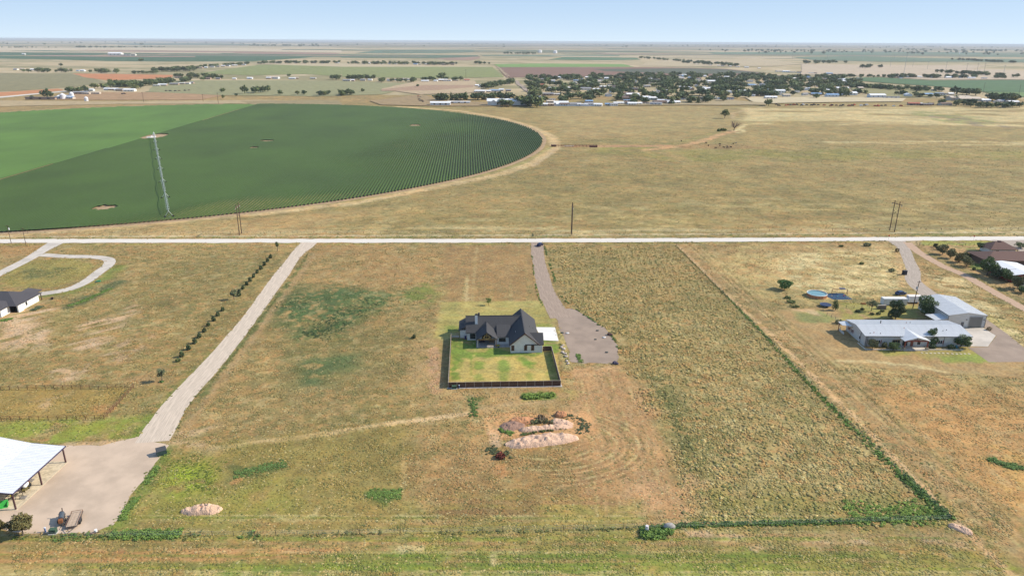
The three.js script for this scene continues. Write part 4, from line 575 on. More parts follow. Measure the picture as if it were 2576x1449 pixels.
treeThing('tree', 'upright tree in front of the long metal house, beside the porch', 'tree', [146.9,-229], 6.6, 4.0, leafMid, 40, { n: 1300, leaf: 0.38, trunk: 0.03 });
treeThing('tree', 'wide bushy tree at the right front corner of the long metal house', 'tree', [157.1,-227.8], 5.0, 6.6, leafMid, 41, { n: 1500, leaf: 0.38, trunk: 0.15 });
treeThing('tree', 'round shrub before the left front of the long metal house', 'bush', [125.2,-225.7], 3.4, 4.0, leafOlive, 42, { n: 620, leaf: 0.32, trunk: 0.1 });
treeThing('tree', 'dark round shrub left of the porch of the long metal house', 'bush', [131.6,-224.3], 3.2, 4.2, leafMid, 43, { n: 620, leaf: 0.32, trunk: 0.08 });
single('shrub', 'small shrub between the two round shrubs of the long metal house', 'shrub', leafCloud([[0, 0.9, 0, 0.9, 1.0, 0.8]], 240, 0.28, 44), leafOlive, [130,-227]);
single('shrub', 'low dark shrub right of the porch of the long metal house', 'shrub', leafCloud([[0, 0.6, 0, 1.4, 0.7, 0.8]], 260, 0.28, 45), leafDark, [146.4,-226.3]);
single('shrub', 'dark shrub at the foot of the wide corner tree', 'shrub', leafCloud([[0, 0.8, 0, 1.3, 0.9, 1.0]], 260, 0.28, 46), leafDark, [152.5,-225.9]);
single('shrub', 'brown dry bush at the edge of the barn apron', 'shrub', leafCloud([[0, 0.6, 0, 0.9, 0.7, 0.7]], 160, 0.24, 47), leafDry, [176.6,-243]);
single('shrub', 'grey-green shrub at the left end of the long metal house', 'shrub', leafCloud([[0, 0.8, 0, 1.5, 0.9, 1.2], [1.6, 0.6, 0.6, 1, 0.7, 1]], 300, 0.3, 48), leafGrey, [123.7,-248.9]);
[[139.3,-263.5], [140.5,-258.2], [143.2,-258.6], [136.3,-261.1], [146.1,-261.5]].forEach((p, i) => single('shrub', `low garden shrub on the lawn behind the long metal house, ${ORD[i]} of five`, 'shrub', leafCloud([[0, 0.4, 0, 0.9, 0.5, 0.7]], 130, 0.26, 50 + i), leafDark, p, 0, 'garden shrubs behind the long metal house'));
// by the brown-roofed house
[['small bush nearest the lane in the row before the brown-roofed house', [220.1,-355.9], 2.2, 2.2], ['second bush of the row before the brown-roofed house', [218.8,-351.6], 2.0, 2.2], ['large dark bush, left of the row before the brown-roofed house', [216.4,-342.9], 5.4, 6.2], ['dark conical bush in the middle of the row before the brown-roofed house', [216.5,-336], 5.0, 5.2], ['round brownish bush in the row before the brown-roofed house', [216.7,-329.4], 4.8, 5.4], ['big olive bush nearest the white roof in the row', [216.3,-322.5], 5.2, 6.2]].forEach(([l, p, h, w], i) => treeThing('tree', l, 'bush', p, h, w, i === 4 ? leafBronze : leafOlive, 60 + i, { n: 700, leaf: 0.4, trunk: 0.05 }));
treeThing('tree', 'round dark clipped shrub beside the brown roof', 'bush', [224.8,-336.2], 3.0, 5.2, leafDark, 67, { n: 700, leaf: 0.34, trunk: 0.03 });
treeThing('tree', 'dark shrub tucked under the corner of the brown roof', 'bush', [229.7,-337.8], 2.8, 3.6, leafDark, 68, { n: 420, leaf: 0.34, trunk: 0.03 });
treeThing('tree', 'open green tree on the lawn above the brown-roofed house', 'tree', [239.2,-349.5], 4.6, 4.4, leafMid, 69, { n: 520, leaf: 0.36, trunk: 0.3 });
treeThing('tree', 'large green tree at the left corner of the white-roofed red barn', 'tree', [217.8,-309.6], 8.6, 8.4, leafMid, 70, { n: 1700, leaf: 0.46, trunk: 0.14 });
treeThing('tree', 'broad dark tree along the wall of the white-roofed red barn', 'tree', [219.1,-303.9], 6.0, 8.0, leafDark, 71, { n: 1300, leaf: 0.44, trunk: 0.1 });
treeThing('tree', 'tree before the red end wall of the white-roofed barn', 'tree', [219.8,-299.2], 6.2, 5.8, leafMid, 72, { n: 1000, leaf: 0.42, trunk: 0.18 });
treeThing('tree', 'tree at the right edge below the red barn', 'tree', [218.7,-290.4], 6.0, 6.0, leafOlive, 73, { n: 1000, leaf: 0.42, trunk: 0.14 });
treeThing('tree', 'dark bush at the right edge beyond the last tree below the red barn', 'bush', [217.2,-284.9], 3.0, 4.4, leafMid, 74, { n: 420, leaf: 0.4, trunk: 0.05 });
single('shrub', 'small yucca-like shrub on the dirt before the red barn', 'shrub', leafCloud([[0, 0.6, 0, 0.8, 0.8, 0.8]], 140, 0.28, 75), leafDark, [216.3,-316.8]);
treeThing('tree', 'dark hedge shrub beyond the brown-roofed houses at the right edge', 'bush', [264.6,-355.8], 3, 6, leafMid, 76, { n: 420, leaf: 0.4, trunk: 0.03 });
single('shrub', 'brown dead bush beside the top of the barn drive', 'shrub', leafCloud([[0, 0.9, 0, 1.1, 1.0, 0.9]], 200, 0.3, 77), leafDry, [195.7,-347]);
single('shrub', 'low grey-green bush in the straw field left of the barn drive', 'shrub', leafCloud([[0, 0.8, 0, 2.2, 1.0, 1.4]], 300, 0.36, 78), leafGrey, [185.3,-357.2]);
single('shrub', 'small dark bush left of the low grey-green bush by the road', 'shrub', leafCloud([[0, 0.5, 0, 1.2, 0.6, 0.8]], 150, 0.3, 79), leafMid, [171,-355.5]);
single('shrub', 'dark bush in the middle of the straw field right of the tall-grass lot', 'shrub', leafCloud([[0, 0.5, 0, 1.1, 0.7, 0.8]], 150, 0.3, 80), leafMid, [167.6,-325.1]);
single('shrub', 'green bush in the straw field beside the barn drive', 'shrub', leafCloud([[0, 0.7, 0, 1.6, 0.9, 1.0]], 220, 0.3, 81), leafGrey, [176.2,-313.7]);
// two lone trees far out in the pasture
treeThing('tree', 'lone leafy tree far out in the pasture, casting a long shadow', 'tree', [295.1,-1012], 13, 13, leafMid, 82, { n: 900, leaf: 0.8, trunk: 0.22 });
{ // bare tree: branches only
  const t = thing('bare_tree', 'bare leafless tree beside the reddish pasture track', 'tree', [265.3,-866.4], 0.4), r = rng(83), g = [tube([0, -0.1, 0], [0.2, 3, 0], 0.55, 0.4, 7)], tw = [];
  for (let i = 0; i < 16; i++) { const a = i * 0.83, e = 0.5 + 0.6 * r(), L = 6 + 4 * r(), b = [0.2 + Math.cos(a) * L * Math.cos(e), 2.6 + L * Math.sin(e), Math.sin(a) * L * Math.cos(e)]; g.push(tube([0.2, 2.4 + r(), 0], b, 0.26, 0.1, 5)); for (let k = 0; k < 9; k++) { const c = 0.45 + 0.55 * r(), s = [0.2 + (b[0] - 0.2) * c, 2.6 + (b[1] - 2.6) * c, b[2] * c]; tw.push(tube(s, [s[0] + (r() - 0.5) * 4, s[1] + 0.5 + r() * 2.2, s[2] + (r() - 0.5) * 4], 0.1, 0.05, 4)); } }
  part(t, 'trunk', g, mat(0.12, 0.085, 0.065)); part(t, 'twigs', tw, mat(0.16, 0.11, 0.09));
}
[[245.2,-858.9], [252.1,-863.9]].forEach((p, i) => single('shrub', (i ? 'right' : 'left') + ' one of two low shrubs left of the bare pasture tree', 'shrub', leafCloud([[0, 1.2, 0, i ? 4 : 2.5, 1.6, 2]], 260, 0.8, 84 + i), leafMid, p));

// weeds along fences: dense growth nobody could count
const weedGeo = [0, 1, 2].map((k) => leafCloud([[0, 0.36, 0, 0.55, 0.42, 0.55], [0.25, 0.6, 0.1, 0.3, 0.35, 0.3]], 46, 0.26, 400 + k, 0.3));
function scatter(name, label, category, geos, m, list) { // list: [x, z, scale, tall, r, g, b]
  geos.forEach((g, k) => {
    const mine = list.filter((_, i) => i % geos.length === k); if (!mine.length) return;
    const o = new THREE.InstancedMesh(g, m, mine.length), d = new THREE.Object3D(), c = new THREE.Color(), r = rng(77 + k);
    mine.forEach((p, i) => { d.position.set(p[0], p[7] || 0, p[1]); d.rotation.set(0, r() * 6.28, 0); d.scale.set(p[2], p[2] * p[3] * (name.includes('weeds') ? 0.62 : 1), p[2]); d.updateMatrix(); o.setMatrixAt(i, d.matrix); o.setColorAt(i, c.setRGB(p[4], p[5], p[6])); });
    o.name = numbered(name); o.userData = { kind: 'stuff', label, category }; shade(o); scene.add(o);
  });
}
const weedMat = mat(1, 1, 1, { vertexColors: true, roughness: 0.95, side: THREE.DoubleSide });
function along(line, n, w, seed, gate) { const r = rng(seed), o = [], c = new THREE.CatmullRomCurve3(line.map(([x, z]) => new THREE.Vector3(x, 0, z)), false, 'centripetal'); for (let i = 0; i < n; i++) { const t = r(), p = c.getPointAt(t), d = c.getTangentAt(t), k = (r() + r() - 1) * (typeof w === 'function' ? w(t) : w); if (gate && vn(p.x / gate + seed, p.z / gate) < 0.45) continue; o.push([p.x - d.z * k, p.z + d.x * k, t]); } return o; }
{
  const r = rng(808), tint = (b, s = 0.35) => { const g = 1 - s / 2 + s * r(); return [b[0] * g, b[1] * g, b[2] * g]; };
  const G1 = [0.16, 0.25, 0.05], G2 = [0.13, 0.21, 0.05], G3 = [0.20, 0.29, 0.055], OL = [0.22, 0.22, 0.07];
  const W = [];
  for (const [x, z, t] of along([[85,-355.9], [89.5,-277.3], [91.6,-232.5], [92.3,-200.1], [94,-173.4], [96,-149.6], [97.3,-132.3]], 1500, (t) => 0.6 + 1.5 * t * t, 1)) W.push([x, z, (0.3 + 0.5 * r() * r()) * (0.6 + 0.9 * t), 0.7 + 0.5 * r(), ...tint(t > 0.35 ? G1 : OL, 0.8)]);
  for (const [x, z] of along([[96,-149.6], [97,-138.9], [97.9,-132.7]], 320, 1.9, 2)) W.push([x, z, 0.4 + 0.6 * r() * r(), 1 + 0.5 * r(), ...tint(G2, 0.7)]);
  for (const [x, z] of along([[28.1,-128.4], [41.4,-129.9], [58.2,-130.6], [76.1,-131.6], [93,-133.4], [98.4,-133.4]], 1200, 1.1, 3)) W.push([x, z, 0.3 + 0.6 * r() * r(), 0.9 + 0.5 * r(), ...tint(r() < 0.5 ? G1 : G2, 0.5)]);
  for (const [x, z] of along([[75.8,-134.6], [95.6,-134.8]], 350, 5, 4)) W.push([x, z, 0.5 + 0.5 * r(), 0.8, ...tint(G3, 0.5)]);
  for (const [x, z] of along([[28.3,-127.4], [31.2,-126.4], [35.2,-128]], 120, 1.9, 5)) W.push([x, z, 0.6 + 0.7 * r(), 1.1, ...tint(G1, 0.5)]);
  for (const [x, z] of along([[-111,-123.7], [-92.2,-124.6], [-73.1,-125.1], [-61.3,-125.2], [-44.5,-125.9]], 800, 1.7, 6, 4)) W.push([x, z, 0.2 + 0.7 * r() * r(), 0.7 + 0.5 * r(), ...tint(r() < 0.5 ? G2 : OL, 0.6)]);
  for (const [x, z] of along([[-89.4,-125.6], [-73.4,-125.7], [-65.1,-126.2]], 420, 1.8, 7, 3)) W.push([x, z, 0.5 + 0.5 * r(), 1, ...tint(G1, 0.5)]);
  for (const [x, z] of along([[-44.5,-125.9], [-7.2,-127], [29,-128.7]], 200, 0.9, 8, 6)) W.push([x, z, 0.3 + 0.35 * r(), 0.8, ...tint(OL, 0.6)]);
  // driveway edges
  for (const [x, z] of along([[-88.3,-158.2], [-86.8,-142.7], [-85.9,-130.3]], 300, 1.1, 9, 2.5)) W.push([x, z, 0.35 + 0.4 * r(), 0.8, ...tint(G1, 0.6)]);
  for (const [x, z] of along([[16.6,-351.4], [18.7,-306.7], [20.5,-277.5], [25.5,-262.3], [31.8,-248.1], [35.7,-237.4], [37.3,-223.5]], 380, 0.6, 10, 3)) W.push([x, z, 0.35 + 0.4 * r(), 0.9, ...tint(G2, 0.6)]);
  for (const [x, z] of along([[9.6,-356.5], [9.8,-324.9], [10.7,-279.7], [12.4,-265.6]], 160, 0.5, 11, 4)) W.push([x, z, 0.35 + 0.3 * r(), 0.8, ...tint(G1, 0.5)]);
  for (const [x, z] of along([[22.2,-219.7], [22.8,-213.1]], 60, 1.1, 12)) W.push([x, z, 0.4 + 0.35 * r(), 0.8, ...tint(G1, 0.5)]);
  for (const [x, z] of along([[16.8,-229.8], [17.8,-220.4], [18.6,-213]], 70, 0.8, 13)) W.push([x, z, 0.3 + 0.3 * r(), 0.7, ...tint(OL, 0.6)]);
  for (const [x, z] of along([[-101.6,-344.3], [-95.1,-250.9], [-92.9,-205.4], [-93.3,-183.5], [-90.2,-167]], 320, 0.5, 14, 5)) W.push([x, z, 0.3 + 0.3 * r(), 0.8, ...tint(OL, 0.6)]);
  // clumps
  for (const [x, z] of along([[3.4,-188.5], [12.9,-189.8]], 170, 1.6, 15)) W.push([x, z, 0.7 + 0.5 * r(), 1.1, ...tint(G3, 0.4)]);
  for (const [x, z] of along([[-11.4,-188.3], [-10.5,-176.5]], 60, 1.4, 16)) W.push([x, z, 0.4 + 0.4 * r(), 0.8, ...tint(G2, 0.4)]);
  for (const [x, z] of along([[-67.6,-147.8], [-56.2,-153.1]], 220, 2.2, 17)) W.push([x, z, 0.35 + 0.35 * r(), 0.6, ...tint(G2, 0.5)]);
  for (const [x, z] of along([[-33.4,-140.5], [-25.5,-140.6]], 150, 2.4, 18)) W.push([x, z, 0.35 + 0.4 * r(), 0.6, ...tint(G1, 0.5)]);
  for (const [x, z] of along([[-84.8,-152.8], [-74.9,-150.3], [-72.8,-140.6]], 200, 5, 19)) W.push([x, z, 0.3 + 0.3 * r(), 0.6, ...tint([0.17, 0.21, 0.035], 0.5)]);
  for (const [x, z] of along([[-94.2,-268.3], [-65.6,-255.5], [-71.6,-232.1], [-53.5,-273.7]], 700, 9, 20, 4)) W.push([x, z, 0.35 + 0.4 * r(), 0.5, ...tint([0.05, 0.09, 0.028], 0.5)]);
  for (const [x, z] of along([[44.8,-205], [45.9,-175], [44.4,-141.8]], 300, 2.5, 21, 3)) W.push([x, z, 0.35 + 0.4 * r(), 0.7, ...tint(OL, 0.5)]);
  for (const [x, z] of along([[-175,-262.1], [-172.8,-268.5], [-170.3,-283.3]], 220, 1.6, 22)) W.push([x, z, 0.4 + 0.4 * r(), 0.6, ...tint(G1, 0.5)]);
  for (const [x, z] of along([[-186.7,-256.8], [-185.9,-261.9]], 60, 1.4, 23)) W.push([x, z, 0.6 + 0.4 * r(), 0.8, ...tint([0.12, 0.15, 0.07], 0.5)]);
  for (const [x, z] of along([[-191.2,-246.1], [-188.6,-248.9]], 70, 1.5, 24)) W.push([x, z, 0.6 + 0.4 * r(), 0.6, ...tint(G1, 0.5)]);
  for (const [x, z] of along([[122.3,-156.9], [124.7,-154], [128.3,-153.1]], 120, 1.5, 25)) W.push([x, z, 0.5 + 0.5 * r(), 0.7, ...tint(G2, 0.5)]);
  for (const [x, z] of along([[15.4,-178], [20.7,-174.1], [19,-167.8]], 80, 2.2, 26)) W.push([x, z, 0.35 + 0.4 * r(), 0.9, ...tint([0.12, 0.15, 0.07], 0.6)]);
  for (const [x, z] of along([[-5.9,-160.6], [-3.2,-156.9], [-0.2,-157.8]], 90, 2.0, 27)) W.push([x, z, 0.35 + 0.4 * r(), 1, ...tint([0.12, 0.14, 0.06], 0.6)]);
  for (const [x, z] of along([[-3,-170.1], [0.3,-167.6]], 60, 1.0, 28)) W.push([x, z, 0.5 + 0.5 * r(), 0.8, ...tint(G1, 0.5)]);
  for (const [x, z] of along([[-100.9,-355.5], [-0.1,-358.6], [10.7,-358.8]], 160, 0.9, 29, 8)) W.push([x, z, 0.4 + 0.4 * r(), 0.6, ...tint(OL, 0.5)]);
  for (const [x, z] of along([[23.2,-359.1], [86.2,-361.3], [200.5,-367.9]], 260, 0.8, 30, 8)) W.push([x, z, 0.4 + 0.4 * r(), 0.7, ...tint(OL, 0.5)]);
  for (const [x, z] of along([[-271.3,-363.3], [-125.3,-367.5], [-0.2,-372.2], [285.7,-385]], 300, 1.0, 31, 12)) W.push([x, z, 0.4 + 0.5 * r(), 0.6, ...tint(G1, 0.6)]);
  for (const [x, z] of along([[103.7,-157.4], [97.9,-136.4]], 50, 3, 32)) W.push([x, z, 0.3 + 0.3 * r(), 0.7, ...tint(OL, 0.5)]);
  scatter('fence_line_weeds', 'green weeds and brush growing along fences and track edges', 'weeds', weedGeo, weedMat, W);
}

// ---------- buildings near by ----------
const paintWhite = mat(0.70, 0.685, 0.65, { map: T('panel', 3), roughness: 0.9 }), brightWhite = mat(0.84, 0.83, 0.80, { map: T('panel', 3), roughness: 0.9 }), shingle = mat(0.062, 0.062, 0.066, { map: T('roof', 3, 1.4), roughness: 0.95 }), shingleBrown = mat(0.17, 0.095, 0.075, { map: T('roof', 3, 1.4), roughness: 0.95 }), glass = mat(0.02, 0.025, 0.03, { roughness: 0.08, metalness: 0.0 }), trimBlack = mat(0.02, 0.02, 0.022, { roughness: 0.6 }), shutterBrown = mat(0.13, 0.05, 0.03, { map: T('fine', 2) }), cedar = mat(0.36, 0.21, 0.085, { map: T('fine', 2) }), metalWhite = mat(0.66, 0.67, 0.67, { map: T('panel', 8, 3), roughness: 0.45, metalness: 0.15 }), metalWall = mat(0.60, 0.585, 0.545, { map: T('panel', 5, 2), roughness: 0.6 }), trimGrey = mat(0.12, 0.115, 0.115, { roughness: 0.6 }), rustPaint = mat(0.26, 0.06, 0.03, {}), doorGrey = mat(0.20, 0.19, 0.165, { roughness: 0.6 }), white = mat(0.86, 0.86, 0.85, { roughness: 0.6 });
function windowUnit(parent, w, h, x, y, z, face = 's', { frame = trimBlack, panes = 1, shutters = null } = {}) { // y is the sill; face s (+z), n, e, w
  const g = new THREE.Group(), f = [box(w + 0.16, 0.1, 0.12, 0, -0.1, 0), box(w + 0.16, 0.1, 0.12, 0, h, 0)];
  for (let i = 0; i <= panes; i++) f.push(box(0.09, h, 0.12, -w / 2 + w * i / panes, 0, 0));
  const p = part(parent, 'window', box(w, h, 0.05, 0, 0, -0.01), glass); p.position.set(x, y, z); p.rotation.y = { s: 0, e: Math.PI / 2, n: Math.PI, w: -Math.PI / 2 }[face];
  part(p, 'frame', f, frame);
  if (shutters) for (const s of [-1, 1]) part(p, 'shutter', box(0.34, h + 0.1, 0.06, s * (w / 2 + 0.26), -0.05, 0.02), shutters);
  return p;
}
function hipRoof(x0, x1, z0, z1, eave, ridge, along = 'x', t = 0.15) {
  const xm = (x0 + x1) / 2, zm = (z0 + z1) / 2, a = along === 'x' ? [x0 + (z1 - z0) / 2, zm] : [xm, z0 + (x1 - x0) / 2], b = along === 'x' ? [x1 - (z1 - z0) / 2, zm] : [xm, z1 - (x1 - x0) / 2];
  const A = [a[0], ridge, a[1]], B = [b[0], ridge, b[1]], c = [[x0, eave, z0], [x1, eave, z0], [x1, eave, z1], [x0, eave, z1]];
  return along === 'x' ? [slabPoly([c[3], c[2], B, A], t), slabPoly([c[1], c[0], A, B], t), slabPoly([c[0], c[3], A], t), slabPoly([c[2], c[1], B], t)] : [slabPoly([c[0], c[3], B, A], t), slabPoly([c[2], c[1], A, B], t), slabPoly([c[1], c[0], A], t), slabPoly([c[3], c[2], B], t)];
}
{ // the dark-roofed house in the middle
  const h = thing('farmhouse', 'white brick house with steep charcoal gable roofs inside the brown fence', 'house', [-3, -228], 0.05);
  part(h, 'wall', [gableWalls(-8.6, -12.6, 6.5, 5.1, 2.9, 6.6, 'x'), gableWalls(7.0, -14.7, 7.9, 4.75, 2.9, 6.7), box(2.6, 2.9, 8.2, -13.8, 0, -9.7), gableWalls(4.07, 11.5, 13.1, 3.6, 2.85, 5.3, 'x'), box(5.2, 2.85, 4.4, -0.2, 0, -1.6)], paintWhite);
  part(h, 'wall_panel', box(2.2, 2.86, 0.25, 12.0, 0, 7.78), paintWhite);
  part(h, 'roof', gableRoof(-8.6, -13.1, 7.0, 5.65, 3.0, 7.2, 'x'), shingle, 'main charcoal shingle roof');
  part(h, 'roof', gableRoof(7.0, -15.2, 8.35, 5.2, 3.0, 7.35), shingle, 'steep charcoal roof of the garage wing');
  part(h, 'roof', gableRoof(-5.7, -7.6, 3.4, 3.75, 3.0, 5.75), shingle, 'charcoal gable roof over the patio');
  part(h, 'roof', gableRoof(4.07, 7.2, 13.55, 4.0, 3.0, 5.75, 'x'), shingle);
  part(h, 'roof', slabPoly([[-2.2, 5.05, -5.9], [2.8, 5.05, -5.9], [2.8, 3.02, 1.2], [-2.2, 3.02, 1.2]], 0.2), shingle);
  part(h, 'roof', slabPoly([[-15.6, 3.0, -14.3], [-12.5, 4.75, -14.3], [-12.5, 4.75, -5.2], [-15.6, 3.0, -5.2]], 0.2), shingle);
  part(h, 'ridge_cap', [box(20.2, 0.1, 0.3, -3.1, 7.19, -8.6), box(0.3, 0.1, 23.4, 7, 7.34, -3.4), box(0.3, 0.1, 10.4, -5.7, 5.74, -1.8)], mat(0.045, 0.045, 0.05));
  // fascia trims along the rakes of the front gable
  part(h, 'rake_trim', [slabPoly([[1.75, 2.98, 8.37], [1.75, 2.98, 8.45], [7.0, 7.36, 8.45], [7.0, 7.36, 8.37]], 0.26), slabPoly([[12.25, 2.98, 8.37], [12.25, 2.98, 8.45], [7.0, 7.36, 8.45], [7.0, 7.36, 8.37]], 0.26)], shutterBrown);
  const c = part(h, 'chimney', box(0.95, 4.2, 0.95, -9.3, 4.3, -6.3), brightWhite); part(c, 'chimney_cap', [box(1.1, 0.12, 1.1, -9.3, 8.5, -6.3), box(0.5, 0.25, 0.5, -9.3, 8.62, -6.3)], trimBlack);
  part(h, 'vent_stack', box(0.7, 1.3, 0.7, -8.4, 6.6, -9.8), mat(0.10, 0.07, 0.06));
  part(h, 'roof_vent', tube([4.2, 5.0, 2], [4.2, 5.6, 2], 0.09), mat(0.4, 0.4, 0.42)); part(h, 'roof_vent', tube([9.3, 5.2, -2], [9.3, 5.75, -2], 0.09), mat(0.05, 0.05, 0.05)); part(h, 'roof_vent', tube([-11.5, 4.0, -4.6], [-11.5, 4.4, -4.6], 0.09), mat(0.05, 0.05, 0.05)); part(h, 'roof_vent', tube([1.5, 3.3, 0.6], [1.5, 3.7, 0.6], 0.09), mat(0.05, 0.05, 0.05)); part(h, 'roof_vent', tube([10.6, 4.1, -3.2], [10.6, 4.6, -3.2], 0.09), mat(0.05, 0.05, 0.05));
  for (const x of [3.0, 7.35, 9.75]) { const w = windowUnit(h, 0.36, 1.7, x, 0.95, 7.93); for (const s of [-1, 1]) part(w, 'shutter', box(0.34, 1.9, 0.08, s * 0.33, -0.1, 0.05), shutterBrown); }
  windowUnit(h, 1.9, 1.75, -10.6, 0.6, -3.47, 's', { panes: 3 });
  windowUnit(h, 2.3, 1.25, -0.3, 1.1, 0.63, 's', { panes: 2 });
  windowUnit(h, 1.2, 1.3, -15.13, 1.1, -9, 'w', { panes: 2 });
  const d = part(h, 'patio_door', box(3.4, 2.2, 0.08, -5.7, 0.12, -3.42), glass); for (const x of [-7.4, -5.7, -4.0]) part(d, 'door_jamb', box(0.1, 2.3, 0.14, x, 0.12, -3.4), trimBlack);
  part(h, 'patio_slab', box(7.4, 0.14, 7.0, -5.7, -0.02, -0.1), mat(0.42, 0.39, 0.36, { map: T('fine', 6) })); part(h, 'patio_step', box(4.4, 0.16, 2.4, 0.2, -0.02, 1.9), mat(0.45, 0.42, 0.39, { map: T('fine', 6) }));
  for (const x of [-8.9, -2.5]) part(h, 'porch_post', [box(0.28, 2.75, 0.28, x, 0.12, 2.75), box(0.5, 0.7, 0.5, x, 0.12, 2.75)], x < -5 ? mat(0.45, 0.42, 0.38) : cedar);
  part(h, 'beam', box(6.7, 0.28, 0.26, -5.7, 2.72, 2.75), cedar);
  { const tr = [tube([-5.7, 2.95, 2.95], [-5.7, 5.2, 2.95], 0.11), tube([-6.6, 4.4, 2.95], [-4.8, 4.4, 2.95], 0.1)]; for (const s of [-1, 1]) { tr.push(tube([-5.7, 3.0, 2.95], [-5.7 + s * 1.4, 4.0, 2.95], 0.1), tube([-5.7 + s * 0.75, 3.0, 2.95], [-5.7 + s * 0.75, 4.5, 2.95], 0.09), tube([-5.7 + s * 1.5, 3.0, 2.95], [-5.7 + s * 0.6, 4.3, 2.95], 0.09)); } part(h, 'gable_truss', tr, mat(0.42, 0.29, 0.12)); }
  for (const z of [-12.2, -6.6]) { const g = part(h, 'garage_door', box(0.08, 2.3, 4.6, 11.78, 0.05, z), doorGrey); part(g, 'door_panel', [0, 1, 2, 3].map((k) => box(0.05, 0.48, 4.4, 11.84, 0.12 + k * 0.56, z)), doorGrey); }
}
// patio furniture
{
  const W = (x, z) => { const c = Math.cos(0.05), s = Math.sin(0.05); return [-3 + x * c + z * s, -228 - x * s + z * c]; };
  const sofa = thing('patio_sofa', 'dark patio sofa in the shade under the gable truss', 'sofa', W(-7.4, -1.2), 0.05, undefined, 0.12); part(sofa, 'seat', box(2.0, 0.4, 0.8), mat(0.05, 0.045, 0.05)); part(sofa, 'backrest', box(2.0, 0.85, 0.2, 0, 0, -0.45), mat(0.10, 0.03, 0.04));
  const tb = thing('patio_table', 'small wooden table at the right of the covered patio', 'table', W(-4.0, -0.2), 0.05, undefined, 0.12); part(tb, 'tabletop', box(1.6, 0.07, 0.9, 0, 0.7), cedar); for (const [a, b] of [[-1, -1], [1, -1], [-1, 1], [1, 1]]) part(tb, 'leg', box(0.08, 0.7, 0.08, a * 0.7, 0, b * 0.35), cedar);
  const pl = thing('potted_plant', 'yellow flowering plant in a pot at the right corner of the patio', 'plant', W(-1.7, 3.2), 0, undefined, 0); part(pl, 'pot', new THREE.CylinderGeometry(0.35, 0.25, 0.55, 12).translate(0, 0.28, 0), mat(0.05, 0.05, 0.12)); part(pl, 'foliage', leafCloud([[0, 0.8, 0, 0.4, 0.35, 0.4]], 50, 0.2, 90), leafMat(0.42, 0.38, 0.05));
  const sp = W(-10.2, 0.4); single('garden_light', 'small pale stake lamp on the lawn left of the patio', 'lamp', [tube([0, 0, 0], [0, 0.5, 0], 0.04), box(0.16, 0.12, 0.16, 0, 0.5)], mat(0.7, 0.62, 0.35), sp);
  const bn = thing('wheeled_bin', 'dark blue wheeled bin against the left wall of the house', 'bin', W(-13.2, -4.6), 0.05); part(bn, 'body', box(0.65, 1.0, 0.7), mat(0.015, 0.02, 0.09)); part(bn, 'lid', box(0.7, 0.09, 0.78, 0, 1.0, 0), mat(0.02, 0.03, 0.12));
}
{ // the brown privacy fence
  const f = thing('privacy_fence', 'tall dark brown board fence round the back yard of the house', 'fence', [-3, -228], 0.05);
  const pick = []; for (let i = 0; i < 16; i++) pick.push(box(0.158, 1.78 + 0.03 * ((i * 7) % 3), 0.03, -1.25 + (i + 0.5) * 0.1625, 0.06, (i % 2) * 0.006));
  const panel = merge(pick), stain = [mat(0.085, 0.038, 0.026, { map: T('fine', 2) }), mat(0.075, 0.034, 0.026, { map: T('fine', 2) }), mat(0.10, 0.046, 0.03, { map: T('fine', 2) })], postG = merge([box(0.1, 1.95, 0.1)]), rail = merge([0.35, 0.95, 1.6].map((y) => box(2.5, 0.09, 0.05, 0, y, 0.06))), postM = mat(0.42, 0.35, 0.29), railM = mat(0.16, 0.09, 0.06), cap = mat(0.48, 0.38, 0.29, { map: T('fine', 2) });
  const run = (x0, z0, x1, z1, out) => { const L = Math.hypot(x1 - x0, z1 - z0), n = Math.round(L / 2.6), a = Math.atan2(-(z1 - z0), x1 - x0) + (out ? 0 : Math.PI);
    for (let i = 0; i < n; i++) { const t = (i + 0.5) / n, put = (m, s) => { m.position.set(mix(x0, x1, t), 0, mix(z0, z1, t)); m.rotation.y = a; m.scale.x = s; }; const s = L / n / 2.6; put(part(f, 'panel', panel, stain[i % 3]), s); put(part(f, 'rail', rail, railM), s * 1.04); put(part(f, 'cap_board', box(2.6, 0.05, 0.14, 0, 1.9, 0.02), cap), s); }
    for (let i = 0; i <= n; i++) { const p = part(f, 'post', postG, postM), k = 0.09 * (out ? 1 : -1); p.position.set(mix(x0, x1, i / n) + Math.sin(a) * 0.09, 0, mix(z0, z1, i / n) + Math.cos(a) * 0.09); p.rotation.y = a; } };
  run(-17.9, 32.9, 16.5, 32.9, true); run(-18.3, -5.8, -17.9, 32.8, false); run(16.5, 32.8, 16.3, 7.2, false); run(13.3, 7.0, 16.3, 7.0, true);
  part(f, 'mow_strip', [box(35.2, 0.1, 0.5, -0.7, 0, 33.2), box(0.4, 0.1, 25.8, 16.65, 0, 20)], mat(0.62, 0.58, 0.55, { map: T('fine', 4) }));
  const g = part(f, 'side_gate', [...[0, 1, 2, 3, 4, 5, 6].map((k) => box(0.05, 1.5, 0.05, -18.1 + k * 0.42, 0.05, -6)), box(2.7, 0.06, 0.05, -16.8, 1.5, -6), box(2.7, 0.06, 0.05, -16.8, 0.1, -6)], mat(0.5, 0.47, 0.43), 'pale metal rail gate'); part(g, 'gate_panel', box(2.6, 0.7, 0.03, -16.8, 0.14, -6.03), mat(0.62, 0.58, 0.52));
}
